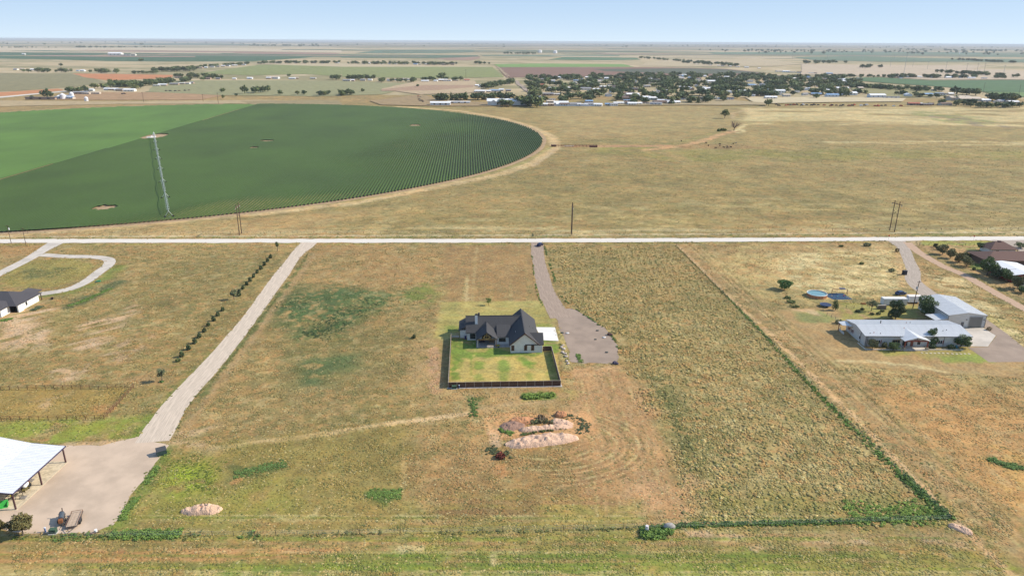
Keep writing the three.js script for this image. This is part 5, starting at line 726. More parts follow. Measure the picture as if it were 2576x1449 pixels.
{ // long metal house on the right
  const h = thing('metal_house', 'long low white-roofed metal house with a timber porch', 'house', [123.3, -228]);
  part(h, 'wall', gableWalls(-7.2, 0, 36.7, 7.2, 3.92, 5.05, 'x'), metalWall);
  part(h, 'roof', gableRoof(-7.2, -0.4, 37.1, 7.7, 3.98, 5.22, 'x', 0.14), metalWhite);
  { const s = []; for (let i = 0; i < 61; i++) for (const e of [-1, 1]) s.push(slabPoly([[-0.3 + i * 0.62, 3.99, -7.2 + e * 7.69], [-0.24 + i * 0.62, 3.99, -7.2 + e * 7.69], [-0.24 + i * 0.62, 5.23, -7.2 + e * 0.05], [-0.3 + i * 0.62, 5.23, -7.2 + e * 0.05]].map(([x, y, z]) => [x, y + 0.04, z]), 0.05)); part(h, 'roof_seams', s, metalWhite); }
  part(h, 'eave_trim', [box(37.5, 0.2, 0.1, 18.35, 3.78, 0.56), box(37.5, 0.2, 0.1, 18.35, 3.78, -14.96)], trimGrey);
  part(h, 'roof', gableRoof(16.2, -4.6, 3.8, 4.5, 3.55, 4.85, 'z', 0.14), metalWhite, 'gable roof over the porch');
  part(h, 'porch_slab', box(8.6, 0.16, 4.4, 16.2, -0.03, 1.75), concrete);
  for (const x of [12.4, 20.2]) { const p = part(h, 'porch_post', box(0.34, 3.3, 0.34, x, 0.1, 3.2), rustPaint); part(p, 'stone_base', box(0.8, 0.9, 0.8, x, 0.1, 3.2), mat(0.45, 0.38, 0.28, { map: T('fine', 1) })); }
  part(h, 'beam', box(8.4, 0.35, 0.3, 16.2, 3.12, 3.2), rustPaint);
  part(h, 'porch_gable', [slabPoly([[12.2, 3.5, 3.1], [20.2, 3.5, 3.1], [16.2, 4.66, 3.1]], 0.1).rotateX(0)], metalWall);
  part(h, 'gable_truss', [tube([16.2, 3.4, 3.3], [14.9, 4.15, 3.3], 0.09), tube([16.2, 3.4, 3.3], [17.5, 4.15, 3.3], 0.09), tube([16.2, 3.4, 3.3], [16.2, 4.6, 3.3], 0.09)], rustPaint);
  for (const [x, w] of [[4.7, 1.5], [26.4, 1.5]]) windowUnit(h, w, 1.3, x, 1.0, 0.04, 's', { frame: white, panes: 2, shutters: rustPaint });
  windowUnit(h, 1.2, 1.2, 33, 1.0, 0.04, 's', { frame: rustPaint, panes: 2 });
  windowUnit(h, 2.6, 1.7, 11.0, 0.6, 0.05, 's', { frame: cedar, panes: 3 });
  windowUnit(h, 1.6, 1.8, 14.2, 0.4, 0.04, 's', { panes: 2 }); windowUnit(h, 1.3, 1.6, 19, 0.6, 0.04, 's', { frame: white });
  const d = part(h, 'door', box(1.0, 2.1, 0.08, 16.6, 0.1, 0.04), mat(0.2, 0.06, 0.03)); part(d, 'door_handle', box(0.06, 0.12, 0.08, 17.0, 1.1, 0.1), trimGrey);
  for (const z of [-3.5, -9.5, -12]) windowUnit(h, 1.0, 1.2, -0.04, 1.1, z, 'w', { frame: white, shutters: z < -5 ? rustPaint : null });
  for (const x of [0.4, 0.9, 27.6]) part(h, 'downspout', box(0.12, 3.7, 0.12, x, 0.1, 0.1), trimGrey);
  part(h, 'downspout', box(0.12, 3.9, 0.12, -0.1, 0.1, -3), trimGrey);
  [[3.5, 1.5], [2.0, 1.1], [5.6, 1.0], [15.6, 4.6], [30, 3.5], [9.5, 9.2], [19, 9.6], [20.5, 9.9], [28.5, 3]].forEach(([x, z], i) => { const y = 5.22 - Math.abs(7.2 - z) / 7.7 * 1.24; part(h, 'roof_vent', tube([x, y - 0.1, -z], [x, y + (i === 5 ? 1 : 0.4), -z], i === 5 ? 0.16 : 0.1), i % 3 ? mat(0.05, 0.05, 0.05) : mat(0.42, 0.15, 0.1)); });
  part(h, 'left_porch', [slabPoly([[-3.2, 3.3, -14.4], [-0.4, 3.75, -14.4], [-0.4, 3.75, -9], [-3.2, 3.3, -11]], 0.12)], metalWhite); part(h, 'porch_post', box(0.22, 3.2, 0.22, -3.0, 0, -13.8), rustPaint); part(h, 'porch_rail', box(0.08, 0.9, 4.2, -2.6, 0, -12), metalWall);
  part(h, 'garden_edging', [box(13, 0.2, 0.3, 5.6, 0, 3.2), box(12, 0.2, 0.3, 27, 0, 3.0), box(0.3, 0.2, 6, -0.9, 0, 0.4)], mat(0.62, 0.56, 0.48));
}
[[10.9, 'left'], [24.5, 'right']].forEach(([x, s]) => { const c = thing('garden_chair', `teal garden chair on the ${s} side of the porch of the long metal house`, 'chair', [123.3 + x + (s === 'right' ? 7 : 0), -226.2], 0.1); part(c, 'seat', box(0.7, 0.1, 0.7, 0, 0.42), mat(0.05, 0.2, 0.26)); part(c, 'backrest', box(0.7, 0.7, 0.1, 0, 0.5, -0.35), mat(0.05, 0.2, 0.26)); for (const [a, b] of [[-1, -1], [1, -1], [-1, 1], [1, 1]]) part(c, 'leg', box(0.07, 0.42, 0.07, a * 0.3, 0, b * 0.3), mat(0.05, 0.2, 0.26)); });
{ // metal barn
  const b = thing('metal_barn', 'pale metal barn with a grey roller door and white roof', 'barn', [162.4, -245.6]);
  part(b, 'wall', gableWalls(7, -19.9, 0, 7, 4.9, 5.9), metalWall);
  part(b, 'roof', gableRoof(7, -20.2, 0.3, 7.3, 4.97, 6.08, 'z', 0.14), metalWhite);
  { const s = []; for (let i = 0; i < 33; i++) for (const e of [-1, 1]) s.push(slabPoly([[7 + e * 7.29, 5.02, -20 + i * 0.62], [7 + e * 0.05, 6.12, -20 + i * 0.62], [7 + e * 0.05, 6.12, -19.94 + i * 0.62], [7 + e * 7.29, 5.02, -19.94 + i * 0.62]], 0.05)); part(b, 'roof_seams', s, metalWhite); }
  part(b, 'corner_trim', [box(0.14, 4.8, 0.14, -0.03, 0, 0.03), box(0.14, 4.8, 0.14, 14.03, 0, 0.03), box(0.12, 0.18, 20.4, -0.3, 4.7, -9.95), box(0.12, 0.18, 20.4, 14.3, 4.7, -9.95)], trimGrey);
  const d = part(b, 'roller_door', box(4.6, 4.0, 0.1, 10.3, 0.1, 0.05), doorGrey); part(d, 'door_slats', [...Array(10)].map((_, k) => box(4.5, 0.34, 0.06, 10.3, 0.14 + k * 0.395, 0.1)), doorGrey); part(d, 'door_frame', [box(0.2, 4.2, 0.16, 7.9, 0.05, 0.06), box(0.2, 4.2, 0.16, 12.7, 0.05, 0.06), box(5.0, 0.2, 0.16, 10.3, 4.25, 0.06)], mat(0.35, 0.33, 0.3));
  const e = part(b, 'door', box(1.0, 2.1, 0.1, 5.6, 0.1, 0.05), trimGrey); part(e, 'door_handle', box(0.06, 0.12, 0.08, 5.25, 1.1, 0.12), white);
  for (const x of [6.9, 13.3]) part(b, 'wall_lamp', box(0.2, 0.35, 0.2, x, 3, 0.12), trimBlack);
  part(b, 'lean_to_roof', slabPoly([[-5.6, 3.0, -5.5], [-0.05, 3.6, -5.5], [-0.05, 3.6, 0.0], [-4.8, 3.0, 0.3]], 0.12), metalWhite); for (const z of [-5.2, 0]) part(b, 'lean_to_post', box(0.15, 2.95, 0.15, -5, 0, z), trimGrey);
}
{ // carport and shop at the left edge
  const c = thing('carport', 'large bright white roof on brown posts at the left edge', 'carport', [-111, -143.2]);
  const roofW = mat(0.80, 0.81, 0.82, { map: T('panel', 9, 3), roughness: 0.5, metalness: 0.1 }), postB = mat(0.075, 0.03, 0.032, { roughness: 0.7 });
  part(c, 'lean_to_roof', slabPoly([[0.35, 4.5, -9.9], [-8, 5.3, -9.9], [-8, 5.3, 9.7], [0.35, 4.5, 9.7]], 0.16), roofW);
  { const s = []; for (let i = 0; i < 32; i++) { const z = -9.8 + i * 0.62; s.push(slabPoly([[0.36, 4.54, z], [-8, 5.34, z], [-8, 5.34, z + 0.07], [0.36, 4.54, z + 0.07]], 0.06), slabPoly([[-8, 5.4, z], [-19.5, 7.96, z], [-19.5, 7.96, z + 0.07], [-8, 5.4, z + 0.07]], 0.06)); } part(c, 'roof_seams', s, mat(0.62, 0.63, 0.65)); }
  part(c, 'main_roof', gableRoof(-19.5, -9.9, 9.7, 11.5, 5.34, 7.9, 'z', 0.16), roofW);
  part(c, 'fascia', [box(0.12, 0.3, 19.7, 0.42, 4.25, -0.1), box(8.4, 0.28, 0.12, -3.8, 4.62, -9.98, 0, 0, -0.096), box(8.4, 0.28, 0.12, -3.8, 4.62, 9.78, 0, 0, -0.096)], mat(0.05, 0.035, 0.075));
  for (const z of [-9.5, 0, 9.3]) part(c, 'post', box(0.28, 4.2, 0.28, -0.2, 0.05, z), postB);
  for (const z of [-9.5, 0, 9.3]) part(c, 'rafter', box(7.8, 0.3, 0.2, -4, 4.35, z, 0, 0, -0.096), postB);
  part(c, 'wall', [box(22.6, 5.1, 19.2, -19.6, 0, -0.1)], mat(0.55, 0.58, 0.6, { map: T('panel', 4) }));
  part(c, 'floor_slab', box(8.4, 0.12, 19.6, -4.0, -0.02, -0.1), mat(0.66, 0.56, 0.40, { map: T('fine', 8) }));
}
{ // house cut by the left edge
  const h = thing('white_house', 'white-walled house with dark hip roof at the left edge', 'house', [-190.5, -259]);
  part(h, 'wall', [box(30, 2.9, 13, -15.2, 0, -2.5), box(26, 2.9, 5.4, -16, 0, 6.4), box(4, 2.9, 2.8, -1.7, 0, 2.6)], brightWhite);
  part(h, 'roof', hipRoof(-31, 0.6, -10.6, 5.2, 3.0, 6.3), mat(0.075, 0.07, 0.078, { map: T('roof', 3, 1.4) })); part(h, 'roof', hipRoof(-29.6, -2.4, 0, 9.8, 2.98, 5.3), mat(0.075, 0.07, 0.078, { map: T('roof', 3, 1.4) })); part(h, 'roof', hipRoof(-8, -1.4, -14, -3, 3.02, 4.9, 'z'), mat(0.075, 0.07, 0.078, { map: T('roof', 3, 1.4) }));
  part(h, 'porch_post', box(0.28, 3, 0.28, 0.1, 0, -10.2), mat(0.1, 0.06, 0.045)); windowUnit(h, 0.8, 1.1, -0.16, 1.1, -1.5, 'e'); windowUnit(h, 1.3, 1.3, -8, 1.0, 9.14, 's', { panes: 2 });
}
{ // brown-roofed house and its neighbour, red barn
  const h = thing('brown_roof_house', 'long house with wide brown hip roof at the right edge', 'house', [225, -330]);
  part(h, 'wall', box(33, 2.9, 12.5, 17.5, 0, 0), mat(0.16, 0.10, 0.075)); part(h, 'roof', hipRoof(0, 36, -7.7, 7.7, 3.0, 5.6), shingleBrown); windowUnit(h, 1.6, 1.2, 6, 1.0, 6.3, 's', { frame: white, panes: 2 }); part(h, 'window_trim', box(2.6, 0.3, 0.1, 6, 0.4, 6.32), white); part(h, 'roof_vent', tube([20, 5, -1], [20, 6, -1], 0.12), trimBlack);
  const n = thing('brown_roof_cottage', 'square brown-roofed cottage with white walls behind the long brown roof', 'house', [246.5, -347]);
  part(n, 'wall', box(12, 2.9, 9, 0, 0, 0), brightWhite); part(n, 'roof', hipRoof(-7.2, 7.2, -5.4, 5.4, 3, 5.9), shingleBrown); part(n, 'cupola', box(1.4, 0.8, 1.2, 0, 5.3, 0), mat(0.12, 0.06, 0.05)); windowUnit(n, 1.4, 1.2, -3, 1, 4.53, 's');
  const b = thing('red_barn', 'red-walled barn with a flat white roof at the right edge', 'barn', [229, -308.5]);
  part(b, 'wall', box(14.4, 3.3, 18.6, 0, 0, 0), mat(0.30, 0.05, 0.035, { map: T('panel', 4) })); part(b, 'roof', gableRoof(0, -9.9, 9.8, 7.7, 3.4, 4.3, 'z', 0.12), mat(0.80, 0.80, 0.80, { map: T('panel', 8, 3), roughness: 0.5 })); part(b, 'roof_panel', [slabPoly([[1.2, 4.2, 5.6], [6.6, 3.57, 5.6], [6.6, 3.57, 5.9], [1.2, 4.2, 5.9]], 0.05), slabPoly([[-6.6, 3.57, 2.6], [-1.2, 4.2, 2.6], [-1.2, 4.2, 2.9], [-6.6, 3.57, 2.9]], 0.05)], mat(0.3, 0.28, 0.26)); part(b, 'annex_roof', slabPoly([[7.8, 3.1, -6], [14, 2.7, -6], [14, 2.7, 4], [7.8, 3.1, 4]], 0.1), mat(0.80, 0.80, 0.80)); part(b, 'annex_wall', box(6, 2.6, 9.4, 10.8, 0, -1), mat(0.6, 0.6, 0.58));
  const c = [223.6,-293.9]; single('parked_car', 'silver car half cut by the right edge below the red barn', 'car', [box(1.8, 0.7, 4.4, 0, 0.35, 0), box(1.6, 0.55, 2.3, 0, 1.05, -0.2), ...[[-0.8, -1.4], [0.8, -1.4], [-0.8, 1.4], [0.8, 1.4]].map(([x, z]) => new THREE.CylinderGeometry(0.34, 0.34, 0.24, 14).rotateZ(Math.PI / 2).translate(x, 0.34, z))], mat(0.5, 0.52, 0.55, { roughness: 0.3, metalness: 0.4 }), c, 0.9);
}

// ---------- machines, poles, yard things ----------
const galv = mat(0.55, 0.57, 0.58, { roughness: 0.4, metalness: 0.5 }), rubber = mat(0.02, 0.02, 0.02), poleWood = mat(0.12, 0.075, 0.05, { map: T('fine', 1, 4) }), steelDark = mat(0.07, 0.06, 0.055, { roughness: 0.6 }), rust = mat(0.17, 0.075, 0.04);
const wheel = (r, w, x, y, z, turn = 0) => new THREE.CylinderGeometry(r, r, w, 18).rotateZ(Math.PI / 2).rotateY(turn).translate(x, y, z);
{ // centre-pivot irrigation machine; local +x runs outward along the pipe
  const e = [-203.3,-409.9], L = Math.hypot(e[0] - PC[0], e[1] - PC[1]), turn = Math.atan2(-(e[1] - PC[1]), e[0] - PC[0]);
  const t = thing('pivot_irrigator', 'long galvanised centre-pivot sprinkler arm standing across the green circle', 'irrigator', PC, turn), n = 7, span = L / n;
  part(t, 'pivot_tower', [...[[-1, -1], [1, -1], [-1, 1], [1, 1]].map(([a, b]) => tube([a * 1.6, 0, b * 1.6], [a * 0.3, 4.4, b * 0.3], 0.12, 0.1)), tube([0, 0, 0], [0, 5, 0], 0.2), box(1.4, 1.6, 1.0, 2.6, 0, 2.6)], mat(0.75, 0.75, 0.74));
  part(t, 'pivot_pad', new THREE.CylinderGeometry(5, 5, 0.3, 20).translate(6, 0.16, 3), mat(0.75, 0.7, 0.62));
  for (let i = 0; i < n; i++) {
    const a = i * span, b = a + span, s = [], y = (u) => 4.0 + 0.9 * Math.sin(Math.PI * u);
    for (let k = 0; k < 8; k++) s.push(tube([a + span * k / 8, y(k / 8), 0], [a + span * (k + 1) / 8, y((k + 1) / 8), 0], 0.13, 0.13, 6));
    const p = part(t, 'span_pipe', s, galv), r = [];
    for (let k = 1; k < 8; k++) { const x = a + span * k / 8, d = 1.3 * Math.sin(Math.PI * k / 8) + 0.3; for (const z of [-0.8, 0.8]) { r.push(tube([x, y(k / 8), 0], [x, y(k / 8) - d, z], 0.05, 0.05, 4)); if (k > 1) r.push(tube([x, y(k / 8) - d, z], [x - span / 8, y((k - 1) / 8) - 1.3 * Math.sin(Math.PI * (k - 1) / 8) - 0.3, z], 0.05, 0.05, 4)); } r.push(tube([x, y(k / 8) - d, -0.8], [x, y(k / 8) - d, 0.8], 0.04, 0.04, 4)); }
    part(p, 'truss', r, galv);
    const h = []; for (let k = 1; k < 14; k++) h.push(tube([a + span * k / 14, y(k / 14), 0.5], [a + span * k / 14, 1.6, 0.5], 0.03, 0.03, 4)); part(p, 'drop_hoses', h, steelDark);
    const w = part(t, 'drive_tower', [tube([b, 4.0, 0.1], [b, 0.75, 2.3], 0.11), tube([b, 4.0, -0.1], [b, 0.75, -2.3], 0.11), tube([b, 0.7, -2.4], [b, 0.7, 2.4], 0.1), tube([b - 0.7, 4.2, 0], [b, 2.2, 1.2], 0.05), tube([b - 0.7, 4.2, 0], [b, 2.2, -1.2], 0.05)], galv);
    for (const z of [-2.2, 2.2]) part(w, 'wheel', wheel(0.72, 0.34, b + 0.25, 0.78, z, 0), rubber);
  }
}
function hFrame(p, label, lean) {
  const t = thing('power_pole', label, 'power pole', p, lean, 'timber power poles along the road');
  part(t, 'pole', tube([0, -0.2, -1.6], [0.1, 17.2, -1.6], 0.26, 0.18, 8), poleWood); part(t, 'pole', tube([0, -0.2, 2.0], [0.1, 17.2, 2.0], 0.26, 0.18, 8), poleWood);
  part(t, 'crossarm', box(0.25, 0.3, 7.4, 0.1, 15.4, 0.2), poleWood); part(t, 'brace', [tube([0, 9.5, -1.6], [0, 12.2, 2.0], 0.08), tube([0, 12.2, -1.6], [0, 9.5, 2.0], 0.08)], poleWood);
  for (const z of [-3.2, 0.2, 3.6]) part(t, 'insulator', tube([0.1, 14.4, z], [0.1, 15.4, z], 0.1, 0.1, 6), mat(0.5, 0.48, 0.45));
}
hFrame([-147.7,-373.3], 'twin-post timber power pole left of centre beyond the white road', 0.02);
hFrame([32.6,-379], 'twin-post timber power pole near the middle beyond the white road', 0);
hFrame([214.4,-389.3], 'leaning twin-post timber power pole on the right beyond the white road', 0.28);
[[[-258.7,-352.7], 'left pole of the pair at the left edge, carrying a white transformer', 1], [[-247.7,-347.7], 'right pole of the pair at the left edge, beside the road', 0]].forEach(([p, l, k]) => { const t = thing('power_pole', l, 'power pole', p, 0); part(t, 'pole', tube([0, -0.2, 0], [0, 9.5, 0], 0.16, 0.11, 7), poleWood); part(t, 'crossarm', box(2.2, 0.16, 0.16, 0, 9.0, 0), poleWood); if (k) part(t, 'transformer', new THREE.CylinderGeometry(0.32, 0.32, 0.95, 10).translate(0.45, 7.6, 0), mat(0.7, 0.71, 0.72)); });
{ const t = thing('power_pole', 'dark power pole between the white containers and the metal barn', 'power pole', [160.6,-265.9], 0); part(t, 'pole', tube([0, -0.2, 0], [0.5, 11.5, 0], 0.2, 0.13, 8), poleWood); part(t, 'transformer', new THREE.CylinderGeometry(0.34, 0.34, 0.95, 10).translate(0.0, 8.6, 0.1), mat(0.35, 0.36, 0.37)); part(t, 'crossarm', box(1.4, 0.14, 0.14, 0.48, 10.9, 0), poleWood); }

// dirt piles
function pile(p, label, w, d, h, turn, m, seed, ridges = 0, name = 'dirt_pile') {
  const nx = 60, nz = 30, g = new THREE.PlaneGeometry(w, d, nx, nz).rotateX(-Math.PI / 2), a = g.attributes.position;
  for (let i = 0; i < a.count; i++) { const x = a.getX(i) / w * 2, z = a.getZ(i) / d * 2, e = Math.hypot(Math.pow(Math.abs(x), 1.6), z) + 0.35 * (fbm(x * 2 + seed, z * 2, 3) - 0.5), f = Math.max(0, 1 - Math.pow(e, 1.7)), u = fbm(x * w / 2.2 + seed, z * d / 2.2, 3), gully = ridges ? 0.75 + 0.5 * fbm(x * w / 1.3 + 9, z * 0.6 + seed, 2) : 1; a.setY(i, f > 0 ? h * Math.pow(f, 0.62) * (0.55 + 0.9 * u) * gully * (0.92 + 0.16 * vn(x * w / 0.7, z * d / 0.7 + seed)) : -0.15); a.setX(i, a.getX(i) + (vn(x * 9 + seed, z * 9) - 0.5) * 0.3); }
  g.computeVertexNormals(); const t = g.attributes.uv; for (let i = 0; i < t.count; i++) t.setXY(i, a.getX(i), a.getZ(i));
  return single(name, label, 'dirt pile', g, m, p, turn);
}
const paleDirt = mat(0.74, 0.49, 0.335, { map: T('dust', 9), bumpMap: T('coarse', 5), bumpScale: 0.25, roughness: 1 }), redDirt = mat(0.52, 0.25, 0.12, { map: T('dust', 9), roughness: 1 });
pile([8.3,-164.1], 'long pale pink dirt heap, nearest of the cluster below the house', 20, 5.6, 1.35, 0.22, paleDirt, 3, 1);
pile([9.5,-170.5], 'narrow pale dirt ridge behind the long pink heap', 15, 2.8, 1.0, 0.16, paleDirt, 8, 1);
pile([3,-174.5], 'reddish dirt heap at the upper left of the dirt cluster', 7, 4, 1.0, 0.1, redDirt, 12);
pile([14,-173.5], 'pale and orange dirt heap at the upper right of the dirt cluster', 6.5, 3.6, 0.9, -0.4, paleDirt, 15);
pile([14,-177.7], 'small orange dirt heap farthest back in the dirt cluster', 3.4, 2.8, 1.4, 0, redDirt, 18);
pile([0.3,-171.7], 'low brown spread of dirt at the left of the dirt cluster', 7, 5, 0.8, 0.5, mat(0.34, 0.2, 0.14, { map: T('coarse', 5) }), 20);
pile([-69.3,-133.9], 'oval pale pink dirt heap alone in the near left grass', 9.0, 3.4, 1.2, 0.1, paleDirt, 25, 1);
pile([98.2,-129.1], 'small pale dirt heap at the near right fence corner', 5, 2.4, 0.7, -0.7, paleDirt, 28);
{ // brush on and around the piles
  const r = rng(909), W = [];
  for (const [x, z] of along([[4.1,-173.4], [8.3,-174], [12.1,-173.5]], 40, 1.2, 41)) W.push([x, z, 0.45 + 0.45 * r(), 1.1, 0.17 * (0.7 + 0.6 * r()), 0.17, 0.075]);
  for (const [x, z] of along([[2.9,-167.1], [8.1,-168.9], [14.9,-170.6]], 46, 0.6, 42)) W.push([x, z, 0.4 + 0.4 * r(), 0.8, 0.12 * (0.7 + 0.6 * r()), 0.16, 0.05]);
  for (const [x, z] of along([[8.4,-176.5], [9.1,-174.5]], 24, 0.9, 43)) W.push([x, z, 0.6 + 0.4 * r(), 1.3, 0.26, 0.19, 0.11]);
  scatter('pile_brush', 'mixed dry and green brush growing between the dirt heaps', 'brush', weedGeo, weedMat, W);
  const p = [-2.7,-156], t = single('scrap_brush', 'rusty red heap of dead brush left of the dirt heaps', 'brush heap', leafCloud([[0, 0.6, 0, 1.2, 0.9, 1.0]], 180, 0.4, 95), leafMat(0.20, 0.05, 0.03), p);
}
// pipe-rail paddock on the left
{
  const t = thing('paddock_fence', 'rusty pipe-rail paddock fence above the gravel yard', 'fence', [0, 0]), pts = [[[-156.3,-191], [-114.4,-192.7], 16], [[-114.4,-192.7], [-113.2,-174], 10], [[-113.2,-174], [-143.6,-172.8], 12]];
  const pg = tube([0, -0.05, 0], [0, 1.45, 0], 0.07, 0.07, 6);
  for (const [a, b, n] of pts) { for (let i = 0; i <= n; i++) part(t, 'post', pg, rust).position.set(mix(a[0], b[0], i / n), 0, mix(a[1], b[1], i / n)); for (const y of [0.5, 0.95, 1.4]) part(t, 'rail', tube([a[0], y, a[1]], [b[0], y, b[1]], 0.045, 0.045, 5), rust); }
}
function wireFence(label, pts, gap, h = 1.25) {
  const t = thing('wire_fence', label, 'fence', [0, 0]), pg = box(0.09, h, 0.09);
  for (let k = 1; k < pts.length; k++) { const a = pts[k - 1], b = pts[k], n = Math.max(1, Math.round(Math.hypot(b[0] - a[0], b[1] - a[1]) / gap)); for (let i = k === 1 ? 0 : 1; i <= n; i++) part(t, 'post', pg, steelDark).position.set(mix(a[0], b[0], i / n), 0, mix(a[1], b[1], i / n)); for (const y of [0.45, 0.8, h - 0.05]) part(t, 'wire', tube([a[0], y, a[1]], [b[0], y, b[1]], 0.012, 0.012, 3), galv); }
}
wireFence('thin wire fence along the weedy bottom edge of the near lots', [[-113.2,-124.4], [-41.1,-125.8], [29,-128.7], [97.9,-132.3]], 4.5);
wireFence('thin wire fence climbing the weed line on the right of the tall-grass lot', [[97.9,-132.3], [94,-173.4], [91.6,-232.5], [85.4,-355.9]], 5);
wireFence('pasture fence on the far side of the white road', [[-289.5,-371], [-0.2,-379.7], [307.2,-395.2]], 9);
wireFence('fence with dark posts along the brown-roofed house plot', [[214,-359.6], [233.5,-359.5], [256.8,-360.5]], 5);
wireFence('garden fence behind the long metal house', [[130.3,-264.8], [139.7,-265], [148.7,-265.1]], 3.2, 1.4);
wireFence('garden fence left of the long metal house', [[122.3,-256.6], [123.7,-252.2], [121.5,-242.7]], 2.6, 1.4);

// back-yard utility boxes
function pedestal(p, label) { const t = thing('utility_pedestal', label, 'utility post', p); part(t, 'post', box(0.24, 0.95, 0.24), mat(0.10, 0.16, 0.34)); part(t, 'cap', box(0.3, 0.22, 0.3, 0, 0.95, 0), mat(0.6, 0.66, 0.75)); }
function padBox(p, label) { const t = thing('transformer_box', label, 'utility box', p, 0.1); part(t, 'cabinet', box(1.35, 0.85, 0.95, 0, 0.1), mat(0.035, 0.075, 0.045)); part(t, 'lid', box(1.42, 0.12, 1.02, 0, 0.95), mat(0.05, 0.10, 0.06)); part(t, 'pad', box(1.7, 0.12, 1.3), mat(0.5, 0.48, 0.45)); }
pedestal([-15.9,-194], 'slim blue utility post outside the front fence'); padBox([-17.4,-193.8], 'green utility box outside the left end of the front fence');
pedestal([-99.8,-126.3], 'slim blue utility post at the bottom of the gravel yard'); padBox([-97.9,-126], 'green utility box at the bottom of the gravel yard');
// skip at the driveway corner
{ const t = thing('dumpster', 'dark green skip at the foot of the left driveway', 'dumpster', [-89.1,-156.7], 0.6); part(t, 'body', [box(2.3, 1.2, 1.7, 0, 0.15)], mat(0.02, 0.045, 0.04)); part(t, 'lid', slabPoly([[-1.2, 1.4, 0.9], [1.2, 1.4, 0.9], [1.2, 1.75, -0.9], [-1.2, 1.75, -0.9]], 0.08), mat(0.05, 0.055, 0.06)); for (const x of [-0.9, 0.9]) part(t, 'wheel', wheel(0.12, 0.1, x, 0.12, 0.6), rubber); }
{ // flatbed trailer
  const t = thing('flatbed_trailer', 'flatbed trailer with a pale plank deck in the gravel yard', 'trailer', [-95.5,-129.7], 0.3);
  for (let i = 0; i < 9; i++) part(t, 'plank', box(0.215, 0.05, 5.0, -0.92 + i * 0.23, 0.72, 0), [mat(0.58, 0.43, 0.30, { map: T('fine', 1, 5) }), mat(0.52, 0.39, 0.28, { map: T('fine', 1, 5) }), mat(0.62, 0.47, 0.34, { map: T('fine', 1, 5) })][i % 3]);
  part(t, 'frame', [box(0.12, 0.16, 5.3, -1.1, 0.58), box(0.12, 0.16, 5.3, 1.1, 0.58), box(2.3, 0.16, 0.12, 0, 0.58, 2.6), box(2.3, 0.16, 0.12, 0, 0.58, -2.6), tube([-1.0, 0.6, 2.6], [0, 0.55, 4.2], 0.07), tube([1.0, 0.6, 2.6], [0, 0.55, 4.2], 0.07)], steelDark);
  part(t, 'side_rail', [tube([-1.1, 1.15, -2.6], [1.1, 1.15, -2.6], 0.05), tube([1.1, 0.7, -2.6], [1.1, 1.15, -2.6], 0.05), tube([-1.1, 0.7, -2.6], [-1.1, 1.15, -2.6], 0.05), tube([1.1, 1.05, -2.6], [1.1, 1.05, 2.5], 0.04), tube([-1.1, 1.05, -2.6], [-1.1, 1.05, 2.5], 0.04)], rust);
  for (const x of [-1.28, 1.28]) for (const z of [0.1, 0.95]) part(t, 'wheel', wheel(0.38, 0.24, x, 0.38, z), rubber);
  part(t, 'mudguard', [box(0.3, 0.05, 1.9, 1.28, 0.82, 0.5), box(0.3, 0.05, 1.9, -1.28, 0.82, 0.5)], steelDark);
}
{ // barrel smoker on wheels
  const t = thing('barrel_smoker', 'black barrel smoker on a trailer, with a chimney pipe, in the gravel yard', 'smoker', [-98.4,-129.9], 0.45);
  part(t, 'barrel', new THREE.CylinderGeometry(0.55, 0.55, 2.4, 18).rotateX(Math.PI / 2).translate(0, 1.2, -0.2), mat(0.07, 0.085, 0.10, { roughness: 0.4 })); part(t, 'firebox', box(0.8, 0.7, 0.8, 0, 0.7, 1.4), mat(0.24, 0.09, 0.03)); part(t, 'chimney', tube([0.2, 1.6, -1.2], [0.25, 2.5, -1.35], 0.1, 0.1, 8), mat(0.05, 0.03, 0.03)); part(t, 'frame', [box(1.1, 0.12, 4.0, 0, 0.5, 0), tube([0, 0.5, -2], [-0.4, 0.5, -3], 0.06)], steelDark); for (const x of [-0.75, 0.75]) part(t, 'wheel', wheel(0.34, 0.22, x, 0.34, 0.3), rubber);
}
{ const t = thing('ladder', 'light bare metal ladder leaning between the smoker and the flatbed', 'ladder', [-97.2,-129.7], 0.3); part(t, 'rail', [tube([-0.3, 0.3, -1.6], [-0.3, 0.3, 1.4], 0.04), tube([0.3, 0.3, -1.6], [0.3, 0.3, 1.4], 0.04)], mat(0.45, 0.36, 0.22)); part(t, 'rung', [-1.2, -0.5, 0.2, 0.9].map((z) => tube([-0.3, 0.3, z], [0.3, 0.3, z], 0.03)), mat(0.45, 0.36, 0.22)); part(t, 'leg', [-1.5, 1.3].flatMap((z) => [box(0.06, 0.32, 0.06, -0.3, 0, z), box(0.06, 0.32, 0.06, 0.3, 0, z)]), mat(0.45, 0.36, 0.22)); }
{ const t = thing('scrap_stack', 'stack of boards and a white tub at the yard corner by the weeds', 'scrap', [-89.1,-126], 0.2); for (let i = 0; i < 4; i++) part(t, 'board', box(2.0 - i * 0.2, 0.1, 0.5, -0.2 + i * 0.1, i * 0.1, 0, i * 0.25), mat(0.22, 0.14, 0.10)); part(t, 'tub', new THREE.CylinderGeometry(0.3, 0.26, 0.5, 12).translate(0.35, 0.65, 0), white); }
